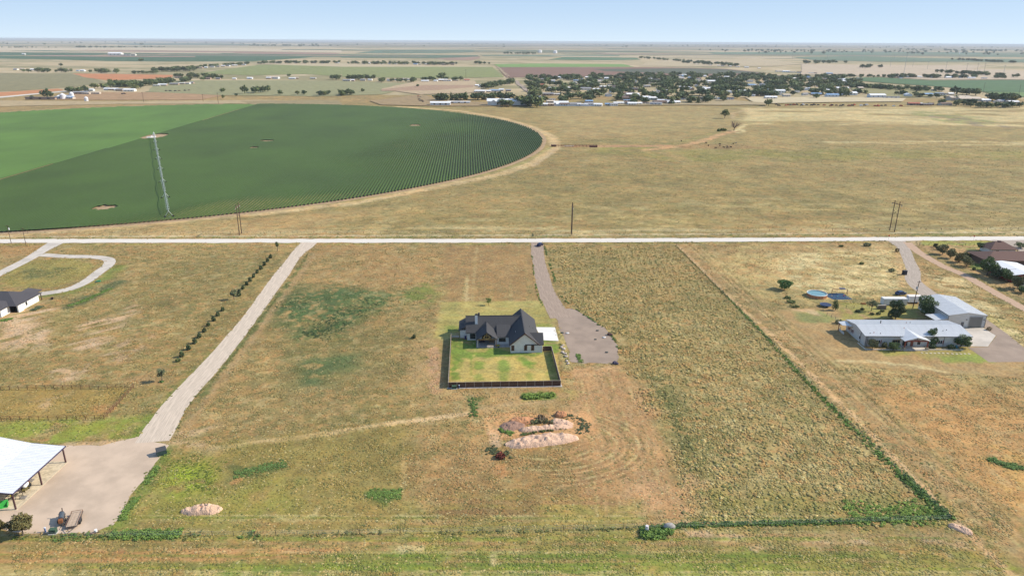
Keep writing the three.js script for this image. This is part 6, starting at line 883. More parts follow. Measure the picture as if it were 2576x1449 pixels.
// under the carport
function sprayer(p, label, s) { const t = thing('tank_sprayer', label, 'sprayer', p, 0.5, undefined, 0.1); part(t, 'tank', new THREE.CapsuleGeometry(0.55 * s, 0.9 * s, 6, 14).rotateX(Math.PI / 2).translate(0, 1.15 * s, 0), mat(0.78, 0.78, 0.74)); part(t, 'frame', [box(1.1, 0.12, 2.6, 0, 0.45, 0.2), tube([0, 0.5, 1.4], [0.2, 0.5, 2.6], 0.05)], mat(0.15, 0.12, 0.03)); for (const x of [-0.7, 0.7]) part(t, 'wheel', wheel(0.4, 0.26, x, 0.4, 0), rubber); part(t, 'engine', box(0.6, 0.5, 0.5, 0.1, 0.55, -1.0), mat(0.2, 0.02, 0.02)); }
sprayer([-113.9,-141.5], 'white tank sprayer under the edge of the white carport roof', 1); sprayer([-114.1,-142.4], 'second smaller tank sprayer, farther in under the carport roof', 0.75);
{ const t = thing('plough', 'black and yellow plough frame parked under the front of the carport', 'plough', [-113.8,-137.7], 0.7, undefined, 0.1); part(t, 'frame', [tube([-1.6, 0.9, -1], [1.6, 0.7, 1], 0.1), tube([-1.2, 0.9, 0.4], [1.2, 0.8, -0.6], 0.08), box(1.4, 0.3, 0.4, 0, 0.8, 0, 0.6)], mat(0.05, 0.05, 0.03)); part(t, 'tine', [-1.2, -0.5, 0.2, 0.9].map((x) => tube([x, 0.8, x * 0.6], [x - 0.2, 0, x * 0.6 + 0.3], 0.06)), steelDark); part(t, 'hopper', box(0.5, 0.5, 0.5, -0.6, 0.95, -0.2), mat(0.4, 0.33, 0.03)); }
{ const t = thing('green_chute', 'bright green loader bucket on the carport slab', 'bucket', [-114.5,-135], 0.5, undefined, 0.1); part(t, 'bucket', [slabPoly([[-0.7, 0, 0.9], [0.7, 0, 0.9], [0.7, 1.0, -0.9], [-0.7, 1.0, -0.9]], 0.08), box(0.08, 0.8, 1.7, -0.7, 0.05, 0), box(0.08, 0.8, 1.7, 0.7, 0.05, 0)], mat(0.03, 0.32, 0.05)); part(t, 'arm', tube([0, 0.5, -0.8], [0.1, 0.9, -1.6], 0.1), steelDark); }
[[[-114.9,-144.8], 'grey slatted pallet lying far back on the carport slab'], [[-112.3,-138.2], 'grey slatted pallet lying near the front of the carport slab']].forEach(([p, l]) => { const t = thing('pallet', l, 'pallet', p, 0.1, 'pallets on the carport slab', 0.1); for (let i = 0; i < 6; i++) part(t, 'slat', box(1.3, 0.03, 0.14, 0, 0.1, -0.55 + i * 0.22), mat(0.30, 0.28, 0.26)); part(t, 'bearer', [-0.6, 0, 0.6].map((x) => box(0.1, 0.1, 1.25, x, 0, 0)), mat(0.22, 0.2, 0.18)); });
// pool, mat, playset, trampoline
{
  const t = thing('round_pool', 'round above-ground pool with orange-brown wall and blue water', 'pool', [127.5,-279.3]), R = 3.9; part(t, 'wall', new THREE.CylinderGeometry(R, R, 1.3, 40, 1, true).translate(0, 0.65, 0), mat(0.50, 0.20, 0.09, { side: THREE.DoubleSide })); for (let i = 0; i < 20; i++) { const a = i / 20 * 6.2832; part(t, 'upright', box(0.16, 1.36, 0.16, Math.cos(a) * (R + 0.05), 0, Math.sin(a) * (R + 0.05), -a), mat(0.5, 0.3, 0.17)); } part(t, 'rim', new THREE.TorusGeometry(R, 0.13, 6, 40).rotateX(Math.PI / 2).translate(0, 1.36, 0), mat(0.75, 0.76, 0.74)); part(t, 'water', new THREE.CylinderGeometry(R - 0.08, R - 0.08, 0.05, 40).translate(0, 1.14, 0), mat(0.16, 0.31, 0.34, { roughness: 0.12 }));
  const m = polySheet('play_mat', [[133.2,-282.7], [140.1,-283.2], [141,-275.8], [133,-274.9], [131.4,-278.5]], 0.06, mat(0.012, 0.06, 0.13, { map: T('coarse', 3) }), { amp: 0.1, step: 1, label: 'dark blue ground cloth beside the round pool' });
  const q = thing('swing_set', 'low wooden play frame at the back of the blue ground cloth', 'play frame', [138.3,-282.3]); part(q, 'beam', tube([-3.2, 2.2, 0], [3.2, 2.0, 0], 0.09), cedar); for (const x of [-3.2, 3.2]) part(q, 'leg', [tube([x, 2.1, 0], [x - 0.2, 0, 0.9], 0.08), tube([x, 2.1, 0], [x + 0.2, 0, -0.9], 0.08)], cedar); part(q, 'canopy', slabPoly([[-0.4, 2.7, -0.6], [2.2, 2.5, -0.6], [2.2, 2.3, 0.8], [-0.4, 2.5, 0.8]], 0.05), mat(0.06, 0.07, 0.12)); part(q, 'swing', [tube([-1.5, 2.1, 0], [-1.5, 0.5, 0], 0.02), tube([-1.0, 2.1, 0], [-1.0, 0.5, 0], 0.02), box(0.5, 0.05, 0.25, -1.25, 0.48, 0)], mat(0.05, 0.3, 0.3));
  [[133.7,-279.2], [135.8,-278.5], [139,-279.6], [139.1,-277.3]].forEach((p, i) => single('toy', `small toy lying on the blue ground cloth, ${ORD[i]} from the pool`, 'toy', [box(0.5, 0.25, 0.3, 0, 0.05, 0, i), new THREE.SphereGeometry(0.16, 8, 6).translate(0.3, 0.24, 0)], mat([0.6, 0.1, 0.5, 0.5][i], [0.5, 0.35, 0.1, 0.5][i], [0.4, 0.4, 0.1, 0.5][i]), p, 0, undefined, 0.06));
  const tr = thing('trampoline', 'round dark blue trampoline below the pool', 'trampoline', [126.1,-267.1]); part(tr, 'mat', new THREE.CylinderGeometry(1.9, 1.9, 0.04, 30).translate(0, 0.9, 0), mat(0.02, 0.04, 0.10)); part(tr, 'rim', new THREE.TorusGeometry(2.05, 0.14, 6, 30).rotateX(Math.PI / 2).translate(0, 0.9, 0), mat(0.03, 0.09, 0.2)); for (let i = 0; i < 6; i++) { const a = i * 1.047; part(tr, 'leg', tube([Math.cos(a) * 2, 0.9, Math.sin(a) * 2], [Math.cos(a) * 2.05, 0, Math.sin(a) * 2.05], 0.04), galv); }
}
// white container, box trailer, blue vehicle behind the barn
{
  const c = thing('shipping_container', 'long white storage container behind the big dark tree', 'container', [155, -270.2], 0); part(c, 'body', box(9.6, 2.7, 2.6, 0, 0.1), mat(0.74, 0.74, 0.72, { map: T('panel', 2) })); part(c, 'rib', [...Array(24)].map((_, i) => box(0.12, 2.4, 0.06, -4.6 + i * 0.4, 0.25, 1.32)), mat(0.70, 0.70, 0.68)); part(c, 'door', box(0.06, 2.4, 2.3, 4.84, 0.2, 0), mat(0.65, 0.65, 0.64)); part(c, 'skid', box(9.4, 0.12, 2.3), steelDark);
  const t = thing('box_trailer', 'white box trailer beside the power pole at the barn', 'trailer', [164.2, -272.2], 0); part(t, 'body', box(5.2, 2.4, 2.4, 0, 0.6), mat(0.78, 0.79, 0.80)); part(t, 'roof', box(5.3, 0.1, 2.5, 0, 3.0), mat(0.80, 0.74, 0.70)); part(t, 'door', box(0.05, 2.0, 1.9, -2.63, 0.75, 0), mat(0.45, 0.52, 0.6)); for (const z of [-1.2, 1.2]) for (const x of [-0.4, 0.5]) part(t, 'wheel', wheel(0.36, 0.22, x, 0.36, z, Math.PI / 2), rubber); part(t, 'drawbar', tube([-2.6, 0.55, 0], [-4, 0.5, 0], 0.07), steelDark);
  const w = thing('wooden_shed', 'small weathered board crate left of the big dark tree', 'crate', [147.6,-264.9], 0); part(w, 'wall', box(3.2, 1.5, 0.9), mat(0.24, 0.20, 0.17, { map: T('fine', 1) })); part(w, 'board', [0, 1, 2, 3, 4].map((i) => box(0.5, 1.4, 0.05, -1.3 + i * 0.64, 0.05, 0.47)), mat(0.20, 0.165, 0.14)); part(w, 'lid', box(3.3, 0.08, 1.0, 0, 1.5), mat(0.3, 0.26, 0.22));
  single('firewood_heap', 'small orange-brown wood heap behind the garden fence', 'heap', [0, 1, 2, 3, 4].map((i) => tube([-0.9 + i * 0.1, 0.15 + (i % 2) * 0.25, (i - 2) * 0.25], [0.9, 0.2 + (i % 2) * 0.25, (i - 2) * 0.25 + 0.1], 0.14, 0.14, 7)), mat(0.35, 0.16, 0.05), [142.7,-270.1]);
}
function carThing(p, turn, label, body, kind = 'car', group) {
  const t = thing(kind === 'van' ? 'van' : 'car', label, kind, p, turn, group), s = new THREE.Shape([[-2.2, 0.35], [2.2, 0.35], [2.25, 0.8], [1.3, 0.95], [0.7, 1.5], [-1.3, 1.52], [-2.1, 0.98], [-2.28, 0.8]].map((q) => new THREE.Vector2(...q)));
  part(t, 'body', new THREE.ExtrudeGeometry(s, { depth: 1.6, bevelEnabled: true, bevelSize: 0.08, bevelThickness: 0.08, bevelSegments: 2 }).translate(0, 0, -0.8), body);
  part(t, 'windscreen', slabPoly([[1.28, 1.0, -0.72], [1.28, 1.0, 0.72], [0.78, 1.46, 0.66], [0.78, 1.46, -0.66]], 0.03).translate(0.07, 0.06, 0), glass); part(t, 'rear_window', slabPoly([[-2.0, 1.05, -0.7], [-2.0, 1.05, 0.7], [-1.4, 1.48, 0.64], [-1.4, 1.48, -0.64]], 0.03).translate(-0.08, 0.06, 0), glass);
  for (const z of [-0.9, 0.9]) part(t, 'side_window', box(1.9, 0.34, 0.03, -0.35, 1.06, z), glass);
  for (const z of [-0.82, 0.82]) for (const x of [-1.35, 1.4]) part(t, 'wheel', wheel(0.34, 0.22, x, 0.34, z, Math.PI / 2), rubber);
  for (const z of [-0.6, 0.6]) part(t, 'headlight', box(0.06, 0.14, 0.3, 2.3, 0.62, z), mat(0.8, 0.8, 0.78)); return t;
}
carThing([14.4,-353.9], 1.05, 'dark blue car at the top of the gravel driveway, by the white road', mat(0.025, 0.03, 0.09, { roughness: 0.25, metalness: 0.3 }));
carThing([164, -282], 0.3, 'dark blue pickup half hidden behind the box trailer at the barn', mat(0.03, 0.06, 0.14, { roughness: 0.3, metalness: 0.3 }));
{ const t = thing('box_crate', 'black box standing alone beside the barn drive', 'box', [179.8,-309.3], 0.2); part(t, 'body', box(1.6, 1.9, 1.5), mat(0.018, 0.018, 0.025)); part(t, 'lid', box(1.7, 0.12, 1.6, 0, 1.9), mat(0.03, 0.03, 0.04)); }
[[[203.1,-370.5], 'red road sign at the mouth of the barn drive'], [[249.1,-370.6], 'red road sign on the verge above the fenced lawn']].forEach(([p, l]) => { const t = thing('road_sign', l, 'sign', p, 0.2); part(t, 'post', tube([0, 0, 0], [0, 1.9, 0], 0.05), galv); part(t, 'plate', new THREE.CylinderGeometry(0.45, 0.45, 0.04, 8).rotateX(Math.PI / 2).rotateZ(Math.PI / 8).translate(0, 2.2, 0.05), mat(0.5, 0.04, 0.03)); });
{ const t = thing('mailbox', 'green and teal box beside the curved loop drive', 'box', [-180.2,-292.3], 0.2); part(t, 'body', box(1.6, 0.5, 0.7), mat(0.02, 0.28, 0.14)); part(t, 'lid', box(1.0, 0.2, 0.6, -0.9, 0, 0.3), mat(0.02, 0.10, 0.14)); }
single('black_dog_house', 'small black heap on the lawn by the white-walled house', 'heap', [box(0.9, 0.6, 0.8, 0, 0, 0, 0.4), slabPoly([[-0.6, 0.6, -0.5], [0.6, 0.6, -0.5], [0, 1.0, 0]], 0.05)], mat(0.03, 0.022, 0.02), [-186.6,-269.8]);
[[[35.3,-236.3], 'dark scrap heap on the right edge of the gravel parking area'], [[34,-212.2], 'dark purple crate at the lower right corner of the gravel parking area']].forEach(([p, l], i) => single('scrap_heap', l, 'heap', [box(1.4, 0.6, 0.9, 0, 0, 0, 0.5), box(0.8, 0.5, 0.7, 0.7, 0, 0.5, 1.1), box(0.9, 0.3, 0.6, -0.2, 0.55, 0, 0.9)], i ? mat(0.05, 0.045, 0.08) : mat(0.07, 0.035, 0.03), p));
{ const r = rng(31); [[18.3,-237.8], [20.2,-237.5], [33.1,-233.8], [29.8,-232], [32.4,-221], [31.4,-240.2]].forEach((p, i) => single('rubble', `small ${['dark', 'white', 'white', 'dark', 'dark', 'dark'][i]} stone on the gravel parking area, ${ORD[i]} from the house`, 'stone', new THREE.DodecahedronGeometry(0.35 + 0.2 * r(), 0).scale(1.4, 0.6, 1).translate(0, 0.18, 0), ['dark', 'white', 'white', 'dark', 'dark', 'dark'][i] === 'white' ? mat(0.7, 0.68, 0.65) : mat(0.05, 0.07, 0.06), p)); 
  [[17.9,-226.6], [18,-223.4], [17.4,-220.7], [18.3,-217.4], [18.3,-213.7], [17.3,-225], [18.1,-219.6], [18.6,-211.9]].forEach((p, i) => single('stone', `pale edging stone along the gravel parking area, ${ORD[i]} from the white apron`, 'stone', new THREE.DodecahedronGeometry(0.4 + 0.25 * r(), 0).scale(1.3, 0.7, 1).translate(0, 0.2, 0), mat(0.5, 0.42, 0.36), p, i, 'edging stones of the parking area')); }
[[[29.5,-127.7], 'white and blue upright tank half hidden in the weeds at the bottom'], [[34.6,-128.8], 'pale boulder in the weeds at the bottom, right of the tank']].forEach(([p, l], i) => { if (i) single('boulder', l, 'boulder', new THREE.DodecahedronGeometry(1.1, 1).scale(1.2, 0.8, 0.7).translate(0, 0.5, 0), mat(0.45, 0.42, 0.38, { map: T('coarse', 2) }), p); else { const t = thing('upright_tank', l, 'tank', p); part(t, 'body', new THREE.CylinderGeometry(0.35, 0.35, 1.5, 14).translate(0, 0.75, 0), mat(0.68, 0.62, 0.66)); part(t, 'band', new THREE.CylinderGeometry(0.36, 0.36, 0.4, 14).translate(0, 0.5, 0), mat(0.05, 0.08, 0.25)); } });
// stepping stones before the long metal house
for (let i = 0; i < 12; i++) single('stepping_stone', `pale stepping stone on the lawn before the long metal house, ${ORD[i]} from the porch`, 'stone', new THREE.CylinderGeometry(0.42, 0.45, 0.1, 9).translate(0, 0.05, 0), mat(0.55, 0.47, 0.32), [mix(140.6, 156.4, i / 11), mix(-222.4, -221.6, i / 11) + Math.sin(i) * 0.2], i, 'stepping stones before the long metal house');
// cattle pen by the edge of the circle
{ const t = thing('cattle_pen', 'rusty pipe cattle pen at the tip of the irrigated circle', 'pen', [62.7,-718.1]), P = [[-24, 0], [-24, -7], [22, -7], [22, 0], [-24, 0]]; for (let k = 1; k < P.length; k++) { const [a, b] = [P[k - 1], P[k]], n = Math.round(Math.hypot(b[0] - a[0], b[1] - a[1]) / 3.5); for (let i = 0; i < n; i++) part(t, 'post', box(0.2, 1.9, 0.2), rust).position.set(mix(a[0], b[0], i / n), 0, mix(a[1], b[1], i / n)); part(t, 'rail', [0.6, 1.1, 1.6].map((y) => tube([a[0], y, a[1]], [b[0], y, b[1]], 0.1, 0.1, 4)), rust); } part(t, 'chute', box(5, 1.7, 2.2, -21.5, 0, -3), mat(0.09, 0.05, 0.05)); part(t, 'trough', box(9, 0.8, 2, -6, 0, -4), mat(0.6, 0.52, 0.4)); part(t, 'panel', box(8, 1.6, 0.2, 18, 0, 0.4), mat(0.13, 0.03, 0.05)); }
// cattle
{
  const cowGeo = (() => { // one continuous body from tapered capsules
    const S = [[0, 1.05, -0.75, 0, 1.08, 0.75, 0.36, 0.4], [0, 1.15, 0.75, 0, 1.3, 1.15, 0.27, 0.2], [0, 1.32, 1.15, 0, 1.12, 1.55, 0.17, 0.11], [0.2, 0.95, 0.62, 0.2, 0.5, 0.66, 0.15, 0.1], [0.2, 0.5, 0.66, 0.2, 0.05, 0.62, 0.09, 0.075], [-0.2, 0.95, 0.62, -0.2, 0.5, 0.66, 0.15, 0.1], [-0.2, 0.5, 0.66, -0.2, 0.05, 0.62, 0.09, 0.075], [0.2, 1.0, -0.7, 0.22, 0.55, -0.62, 0.19, 0.11], [0.22, 0.55, -0.62, 0.22, 0.05, -0.74, 0.09, 0.075], [-0.2, 1.0, -0.7, -0.22, 0.55, -0.62, 0.19, 0.11], [-0.22, 0.55, -0.62, -0.22, 0.05, -0.74, 0.09, 0.075], [0, 1.35, -1.05, 0, 0.6, -1.16, 0.045, 0.05], [0.16, 1.42, 1.18, 0.34, 1.4, 1.1, 0.05, 0.04], [-0.16, 1.42, 1.18, -0.34, 1.4, 1.1, 0.05, 0.04]];
    const n = 44, mc = new MarchingCubes(n, new THREE.MeshBasicMaterial(), false, false, 30000), half = 1.75; mc.isolation = 0;
    for (let k = 0; k < n; k++) for (let j = 0; j < n; j++) for (let i = 0; i < n; i++) { const x = (i / n * 2 - 1) * half, y = (j / n * 2 - 1) * half + 0.8, z = (k / n * 2 - 1) * half; let d = 9; for (const [ax, ay, az, bx, by, bz, r0, r1] of S) { const dx = bx - ax, dy = by - ay, dz = bz - az, t = Math.min(1, Math.max(0, ((x - ax) * dx + (y - ay) * dy + (z - az) * dz) / (dx * dx + dy * dy + dz * dz))), q = Math.hypot(x - ax - t * dx, y - ay - t * dy, z - az - t * dz) - r0 - (r1 - r0) * t, h = Math.max(0.08 - Math.abs(d - q), 0) / 0.08; d = Math.min(d, q) - h * h * 0.02; } mc.field[k * n * n + j * n + i] = -d; }
    mc.update(); const c = mc.count, g = new THREE.BufferGeometry(), P = mc.positionArray.slice(0, c * 3), N = mc.normalArray.slice(0, c * 3); for (let i = 0; i < P.length; i++) P[i] = P[i] * half + (i % 3 === 1 ? 0.8 : 0);
    g.setAttribute('position', new THREE.BufferAttribute(P, 3)); g.setAttribute('normal', new THREE.BufferAttribute(N, 3)); return g;
  })();
  console.log('cow', cowGeo.attributes.position.count);
  const spots = [[202.1,-751], [199.3,-730.8], [202.4,-714.4], [213.9,-741.7], [210.7,-729.3], [211.6,-717.4], [216.6,-724.2], [214.5,-716.2], [219.2,-720.3], [229.2,-745.9], [233.3,-751], [179.4,-765.2]], hide = [mat(0.02, 0.016, 0.014), mat(0.045, 0.02, 0.012), mat(0.03, 0.02, 0.016), mat(0.4, 0.33, 0.25)];
  spots.forEach((p, i) => { const far = i === 11, pale = i === 10; const c = single('cow', far ? 'dark cow standing alone left of the reddish pasture track' : pale ? 'pale cow at the right end of the herd in the pasture' : 'dark cow grazing with the herd right of the reddish pasture track', 'cow', cowGeo, pale ? hide[3] : hide[i % 3], p, i * 1.9 + 1.2, far || pale ? undefined : 'dark cattle herd in the pasture'); c.scale.setScalar(1.05); });
}

// ---------- the far villages ----------
const farTreeGeo = [0, 1, 2, 3, 4, 5].map((k) => { // about 8 m tall, base at the ground
  const r = rng(600 + k), L = [[0, 4.6, 0, 3.0, 2.6, 3.0]]; for (let i = 0; i < 6; i++) { const a = i * 1.05 + r(), d = 1.6 + 1.4 * r(); L.push([Math.cos(a) * d, 2.9 + 3.2 * r(), Math.sin(a) * d, 1.5 + r(), 1.2 + 0.8 * r(), 1.5 + r()]); }
  const c = leafCloud(L, 260, 1.05, 610 + k), t = tube([0, -0.2, 0], [0.1, 4, 0], 0.35, 0.22, 5).toNonIndexed(); t.deleteAttribute('uv'); t.deleteAttribute('normal'); t.setAttribute('color', new THREE.Float32BufferAttribute(new Float32Array(t.attributes.position.count * 3).fill(0.9), 3)); c.deleteAttribute('normal'); const g = mergeGeometries([c, t]); g.computeVertexNormals(); return g;
});
const conGeo = [0, 1].map((k) => { const L = []; for (let i = 0; i < 6; i++) L.push([0, 1.2 + i * 1.25, 0, 2.0 - i * 0.27, 1.1, 2.0 - i * 0.27]); return leafCloud(L, 230, 0.8, 640 + k); });
const farLeaf = [leafMat(0.11, 0.155, 0.055), leafMat(0.135, 0.17, 0.06), leafMat(0.09, 0.13, 0.055), leafMat(0.17, 0.19, 0.07)];
const farTrees = []; // [x, z, height, spread, label, group, conifer]
const scatterLine = (a, b, n, deep, seed, label, group, { h0 = 6, h1 = 9, con = 0 } = {}) => { const r = rng(seed); for (let i = 0; i < n; i++) { const t = r(), dz = (r() - 0.5) * deep; farTrees.push([mix(a[0], b[0], t) + (r() - 0.5) * 12, mix(a[1], b[1], t) + dz, mix(h0, h1, r()), 0.9 + 0.6 * r(), label, group, r() < con]); } };
const fillPoly = (p, n, seed, gap, fn) => { const r = rng(seed), xs = p.map((q) => q[0]), zs = p.map((q) => q[1]), x0 = Math.min(...xs), x1 = Math.max(...xs), z0 = Math.min(...zs), z1 = Math.max(...zs), got = []; for (let k = 0; k < n * 40 && got.length < n; k++) { const x = mix(x0, x1, r()), z = mix(z0, z1, r()); if (!inPoly(p, x, z) || got.some((q) => Math.hypot(q[0] - x, q[1] - z) < gap)) continue; got.push([x, z]); fn(x, z, r); } };
const TOWN = [[39.2,-1219.6], [35.3,-1485.3], [29.9,-1931.8], [44.2,-2124], [227.5,-2245.2], [512.4,-2336], [844.4,-2353.3], [1026.5,-2199.8], [829.4,-1729.6], [659.1,-1450.7], [504.7,-1330.5], [412.4,-1360.3], [345.9,-1250.1], [178.9,-1221.9], [126.9,-1233.9], [52.2,-1212.7]];
const clear = [[[26.7,-1847.3], [7.5,-2076.4], [24.8,-1288.3], [43.2,-1182.6], [38.1,-1350.3]], [[96,-1981.1], [191.3,-1992.3], [176.4,-1834.6], [122.6,-1746.4]]];
const townHomes = []; fillPoly(TOWN, 170, 211, 14, (x, z) => { if (!inPoly(clear[0], x, z)) townHomes.push([x, z]); });
fillPoly(TOWN, 660, 71, 6.5, (x, z, r) => { const front = r() < 0.82; if (clear.some((c) => inPoly(c, x, z)) || townHomes.some((q) => Math.hypot(q[0] - x, q[1] - z) < 10 || (front && Math.abs(q[0] - x) < 9 && z > q[1] && z < q[1] + 55))) return; farTrees.push([x, z, 8.5 + 6 * r() * r() + 1.5 * r(), 1.15 + 0.6 * r(), 'dark green tree among the houses of the far town', 'trees of the far town', r() < 0.08]); });
scatterLine([0.8,-1869], [-71.3,-1601.6], 26, 60, 72, 'tree in the clump left of the town street', 'trees left of the town street', { h0: 8, h1: 12 });
scatterLine([-136.8,-1287.8], [10.5,-1345.2], 40, 22, 73, 'tree in the dark windbreak row behind the long white sheds', 'windbreak behind the white sheds', { h0: 9, h1: 12, con: 0.3 });
scatterLine([15.9,-1190.9], [35,-1179.9], 9, 30, 74, 'tall dark tree right of the white shed, at the street corner', 'trees at the street corner', { h0: 13, h1: 17 });
scatterLine([-23.2,-1200.7], [-7.8,-1176.8], 4, 12, 75, 'bushy tree before the white shed wall', 'trees before the white shed', { h0: 9, h1: 12 });
scatterLine([-877.8,-1590.8], [-806.8,-1779], 46, 150, 76, 'tree in the dense grove of the left village', 'grove of the left village', { h0: 8, h1: 12 });
scatterLine([-938.6,-1709], [-767.2,-1534.7], 14, 60, 77, 'tree in the dense grove of the left village', 'grove of the left village', { h0: 9, h1: 13 });
scatterLine([-888.6,-1442.2], [-831.6,-1447.4], 10, 40, 78, 'tree among the dark-roofed farm buildings on the far left', 'trees of the far left farm', { h0: 7, h1: 11 });
farTrees.push([...[-810.9,-1272.9], 15, 1.15, 'big dark tree beside the long dark shed on the far left', null, false], [...[-830.7,-1262.4], 6, 1, 'small tree at the left end of the long dark shed', null, false]);
scatterLine([-1149.8,-2395.4], [-1062.8,-2462.9], 30, 70, 79, 'tree in the dark grove behind the orange field', 'grove behind the orange field', { h0: 10, h1: 16 });
scatterLine([-1153.3,-2664.2], [-1118.6,-3163.2], 40, 60, 80, 'tree along the far lane behind the olive field', 'trees along the far lane', { h0: 8, h1: 12 });
scatterLine([-1110.7,-3239.4], [-783.1,-3386.4], 46, 90, 81, 'tree of the far hamlet above the olive field', 'trees of the far hamlet', { h0: 8, h1: 14 });
scatterLine([-765.6,-3310.2], [-236.2,-3246.5], 60, 90, 82, 'tree of the far hamlet above the olive field', 'trees of the far hamlet', { h0: 8, h1: 14 });
scatterLine([-183.3,-3449.9], [-111.7,-3326.7], 10, 40, 83, 'tree where the far lane meets the pale strip', 'trees by the far lane', { h0: 9, h1: 13 });
scatterLine([-1536.6,-2306], [-1385.5,-2308.6], 18, 50, 84, 'tree on the farm row at the far left', 'trees of the far left row', { h0: 8, h1: 14 });
scatterLine([-1329.4,-2297.2], [-1170.5,-2244], 9, 40, 85, 'tree on the farm row at the far left', 'trees of the far left row', { h0: 8, h1: 14 });
scatterLine([-1143.1,-2229.5], [-1084,-2256.4], 9, 30, 86, 'tree left of the dark grove behind the orange field', 'trees left of the dark grove', { h0: 7, h1: 10 });
scatterLine([-934.9,-2025.9], [-756.2,-1975.8], 16, 60, 87, 'tree by the scattered farms beside the left village', 'trees of the scattered farms', { h0: 8, h1: 13 });
scatterLine([-518.6,-1419.4], [-499.4,-1477.7], 7, 30, 88, 'tree in the small clump behind the irrigated circle', 'clump behind the irrigated circle', { h0: 9, h1: 14 });
farTrees.push([...[-574.6,-1451.6], 9, 1, 'grey tree left of the small clump behind the irrigated circle', null, false], [...[-446.1,-1400.7], 9, 1, 'round tree alone right of the small clump behind the circle', null, false], [...[-412.8,-1403.5], 8, 1, 'left tree of the pair behind the irrigated circle', null, false], [...[-400.9,-1404.6], 9, 1, 'right tree of the pair behind the irrigated circle', null, false], [...[-514.7,-1296.7], 7, 0.8, 'small dark tree at the end of the fence behind the circle', null, false], [...[-514.7,-1360.5], 5, 1, 'low dark bush behind the irrigated circle', null, false], [...[-638.2,-2102.6], 8, 1.2, 'lone tree in the olive field on the left', null, false], [...[-1709.9,-2802.2], 11, 1.2, 'lone dark tree above the far left farm row', null, false], [...[-1743,-3478.4], 14, 1.6, 'lone dark tree below the far green field', null, false]);
scatterLine([-364.2,-1397.2], [-325.7,-1390.1], 9, 20, 89, 'tree in the short dark row behind the irrigated circle', 'short row behind the circle', { h0: 7, h1: 9 });
scatterLine([-332.1,-1417.6], [-303.2,-1402.4], 6, 24, 90, 'tree in the short dark row behind the irrigated circle', 'short row behind the circle', { h0: 8, h1: 11 });
farTrees.push([...[-306.7,-1495.3], 7, 1.1, 'round bush in the pale paddock left of the town', null, false], [...[-218.5,-1681.4], 6, 1.1, 'small bush in the middle of the pale paddock left of the town', null, false]);
scatterLine([-488.2,-1966.7], [-365.3,-1981.6], 20, 40, 91, 'tree of the farm row below the olive field', 'farm row below the olive field', { h0: 9, h1: 13 });
scatterLine([-333.5,-1861.8], [-250.2,-1889.8], 10, 50, 92, 'tree of the farm row below the olive field', 'farm row below the olive field', { h0: 7, h1: 11 });
scatterLine([-249.8,-1968], [-139,-1947.7], 11, 40, 93, 'tree of the farm row below the olive field', 'farm row below the olive field', { h0: 8, h1: 11 });
farTrees.push([...[-194.9,-2002.1], 17, 1.2, 'tall dark tree standing out of the farm row below the olive field', null, false]);
scatterLine([723.2,-1556.2], [726.5,-1509.4], 6, 20, 94, 'tree in the clump at the right end of the town', 'clump at the right end of the town', { h0: 8, h1: 11 });
scatterLine([838.3,-1689.2], [951.4,-1631.7], 26, 70, 95, 'tree among the houses right of the town', 'trees right of the town', { h0: 7, h1: 11 });
scatterLine([936.6,-1547.2], [952.8,-1510], 9, 30, 96, 'tree in the dark clump by the deep green field', 'dark clump by the green field', { h0: 10, h1: 14 });
scatterLine([889.9,-1367.9], [930.8,-1340.6], 14, 40, 97, 'big dark tree in the clump at the far right edge', 'clump at the far right edge', { h0: 11, h1: 16 });
scatterLine([773.8,-1219.7], [856.5,-1225.5], 20, 18, 98, 'tree in the low dark hedge row at the far right', 'hedge row at the far right', { h0: 6, h1: 9 });
scatterLine([744,-1256.3], [796.4,-1260.1], 8, 26, 99, 'tree beside the pale-roofed farm at the far right', 'trees of the pale-roofed farm', { h0: 7, h1: 11 });
farTrees.push([...[426.9,-1220.4], 11, 1.05, 'lone dark tree at the edge of the pasture before the town', null, false]);
scatterLine([1156.1,-2276.1], [1505.2,-2286.9], 44, 50, 100, 'tree in the row behind the deep green field', 'row behind the deep green field', { h0: 8, h1: 13 });
scatterLine([940.7,-2307.9], [1165,-2294], 30, 50, 101, 'tree in the row behind the town', 'row behind the town', { h0: 7, h1: 10 });
scatterLine([808.1,-4785], [1017.3,-3305.7], 50, 70, 102, 'tree of the far settlement behind the red field', 'far settlement trees', { h0: 9, h1: 14 });
scatterLine([858.2,-3776.5], [989.8,-3215.4], 30, 70, 103, 'tree of the far settlement behind the red field', 'far settlement trees', { h0: 9, h1: 14 });
scatterLine([1468.2,-3790.5], [1746.8,-3965.3], 20, 100, 104, 'far tree', null, { h0: 12, h1: 18 }); scatterLine([1479.8,-3172.3], [1598.1,-3241], 9, 60, 105, 'far tree', null, { h0: 10, h1: 16 });
scatterLine([-4938.4,-8416], [-4744.7,-8550.8], 18, 300, 106, 'far tree', null, { h0: 14, h1: 24 }); scatterLine([-4678.8,-8596.7], [-4301.6,-9225.9], 26, 300, 107, 'far tree', null, { h0: 10, h1: 20 }); scatterLine([-5503.7,-8022.5], [-5035.6,-8185.7], 26, 200, 108, 'far tree', null, { h0: 8, h1: 14 });
scatterLine([-4540.8,-12378.1], [-2968.6,-12211.1], 40, 1500, 109, 'far tree', null, { h0: 16, h1: 30 }); scatterLine([-109,-6213.2], [192.9,-6008.1], 24, 300, 110, 'far tree', null, { h0: 10, h1: 18 });
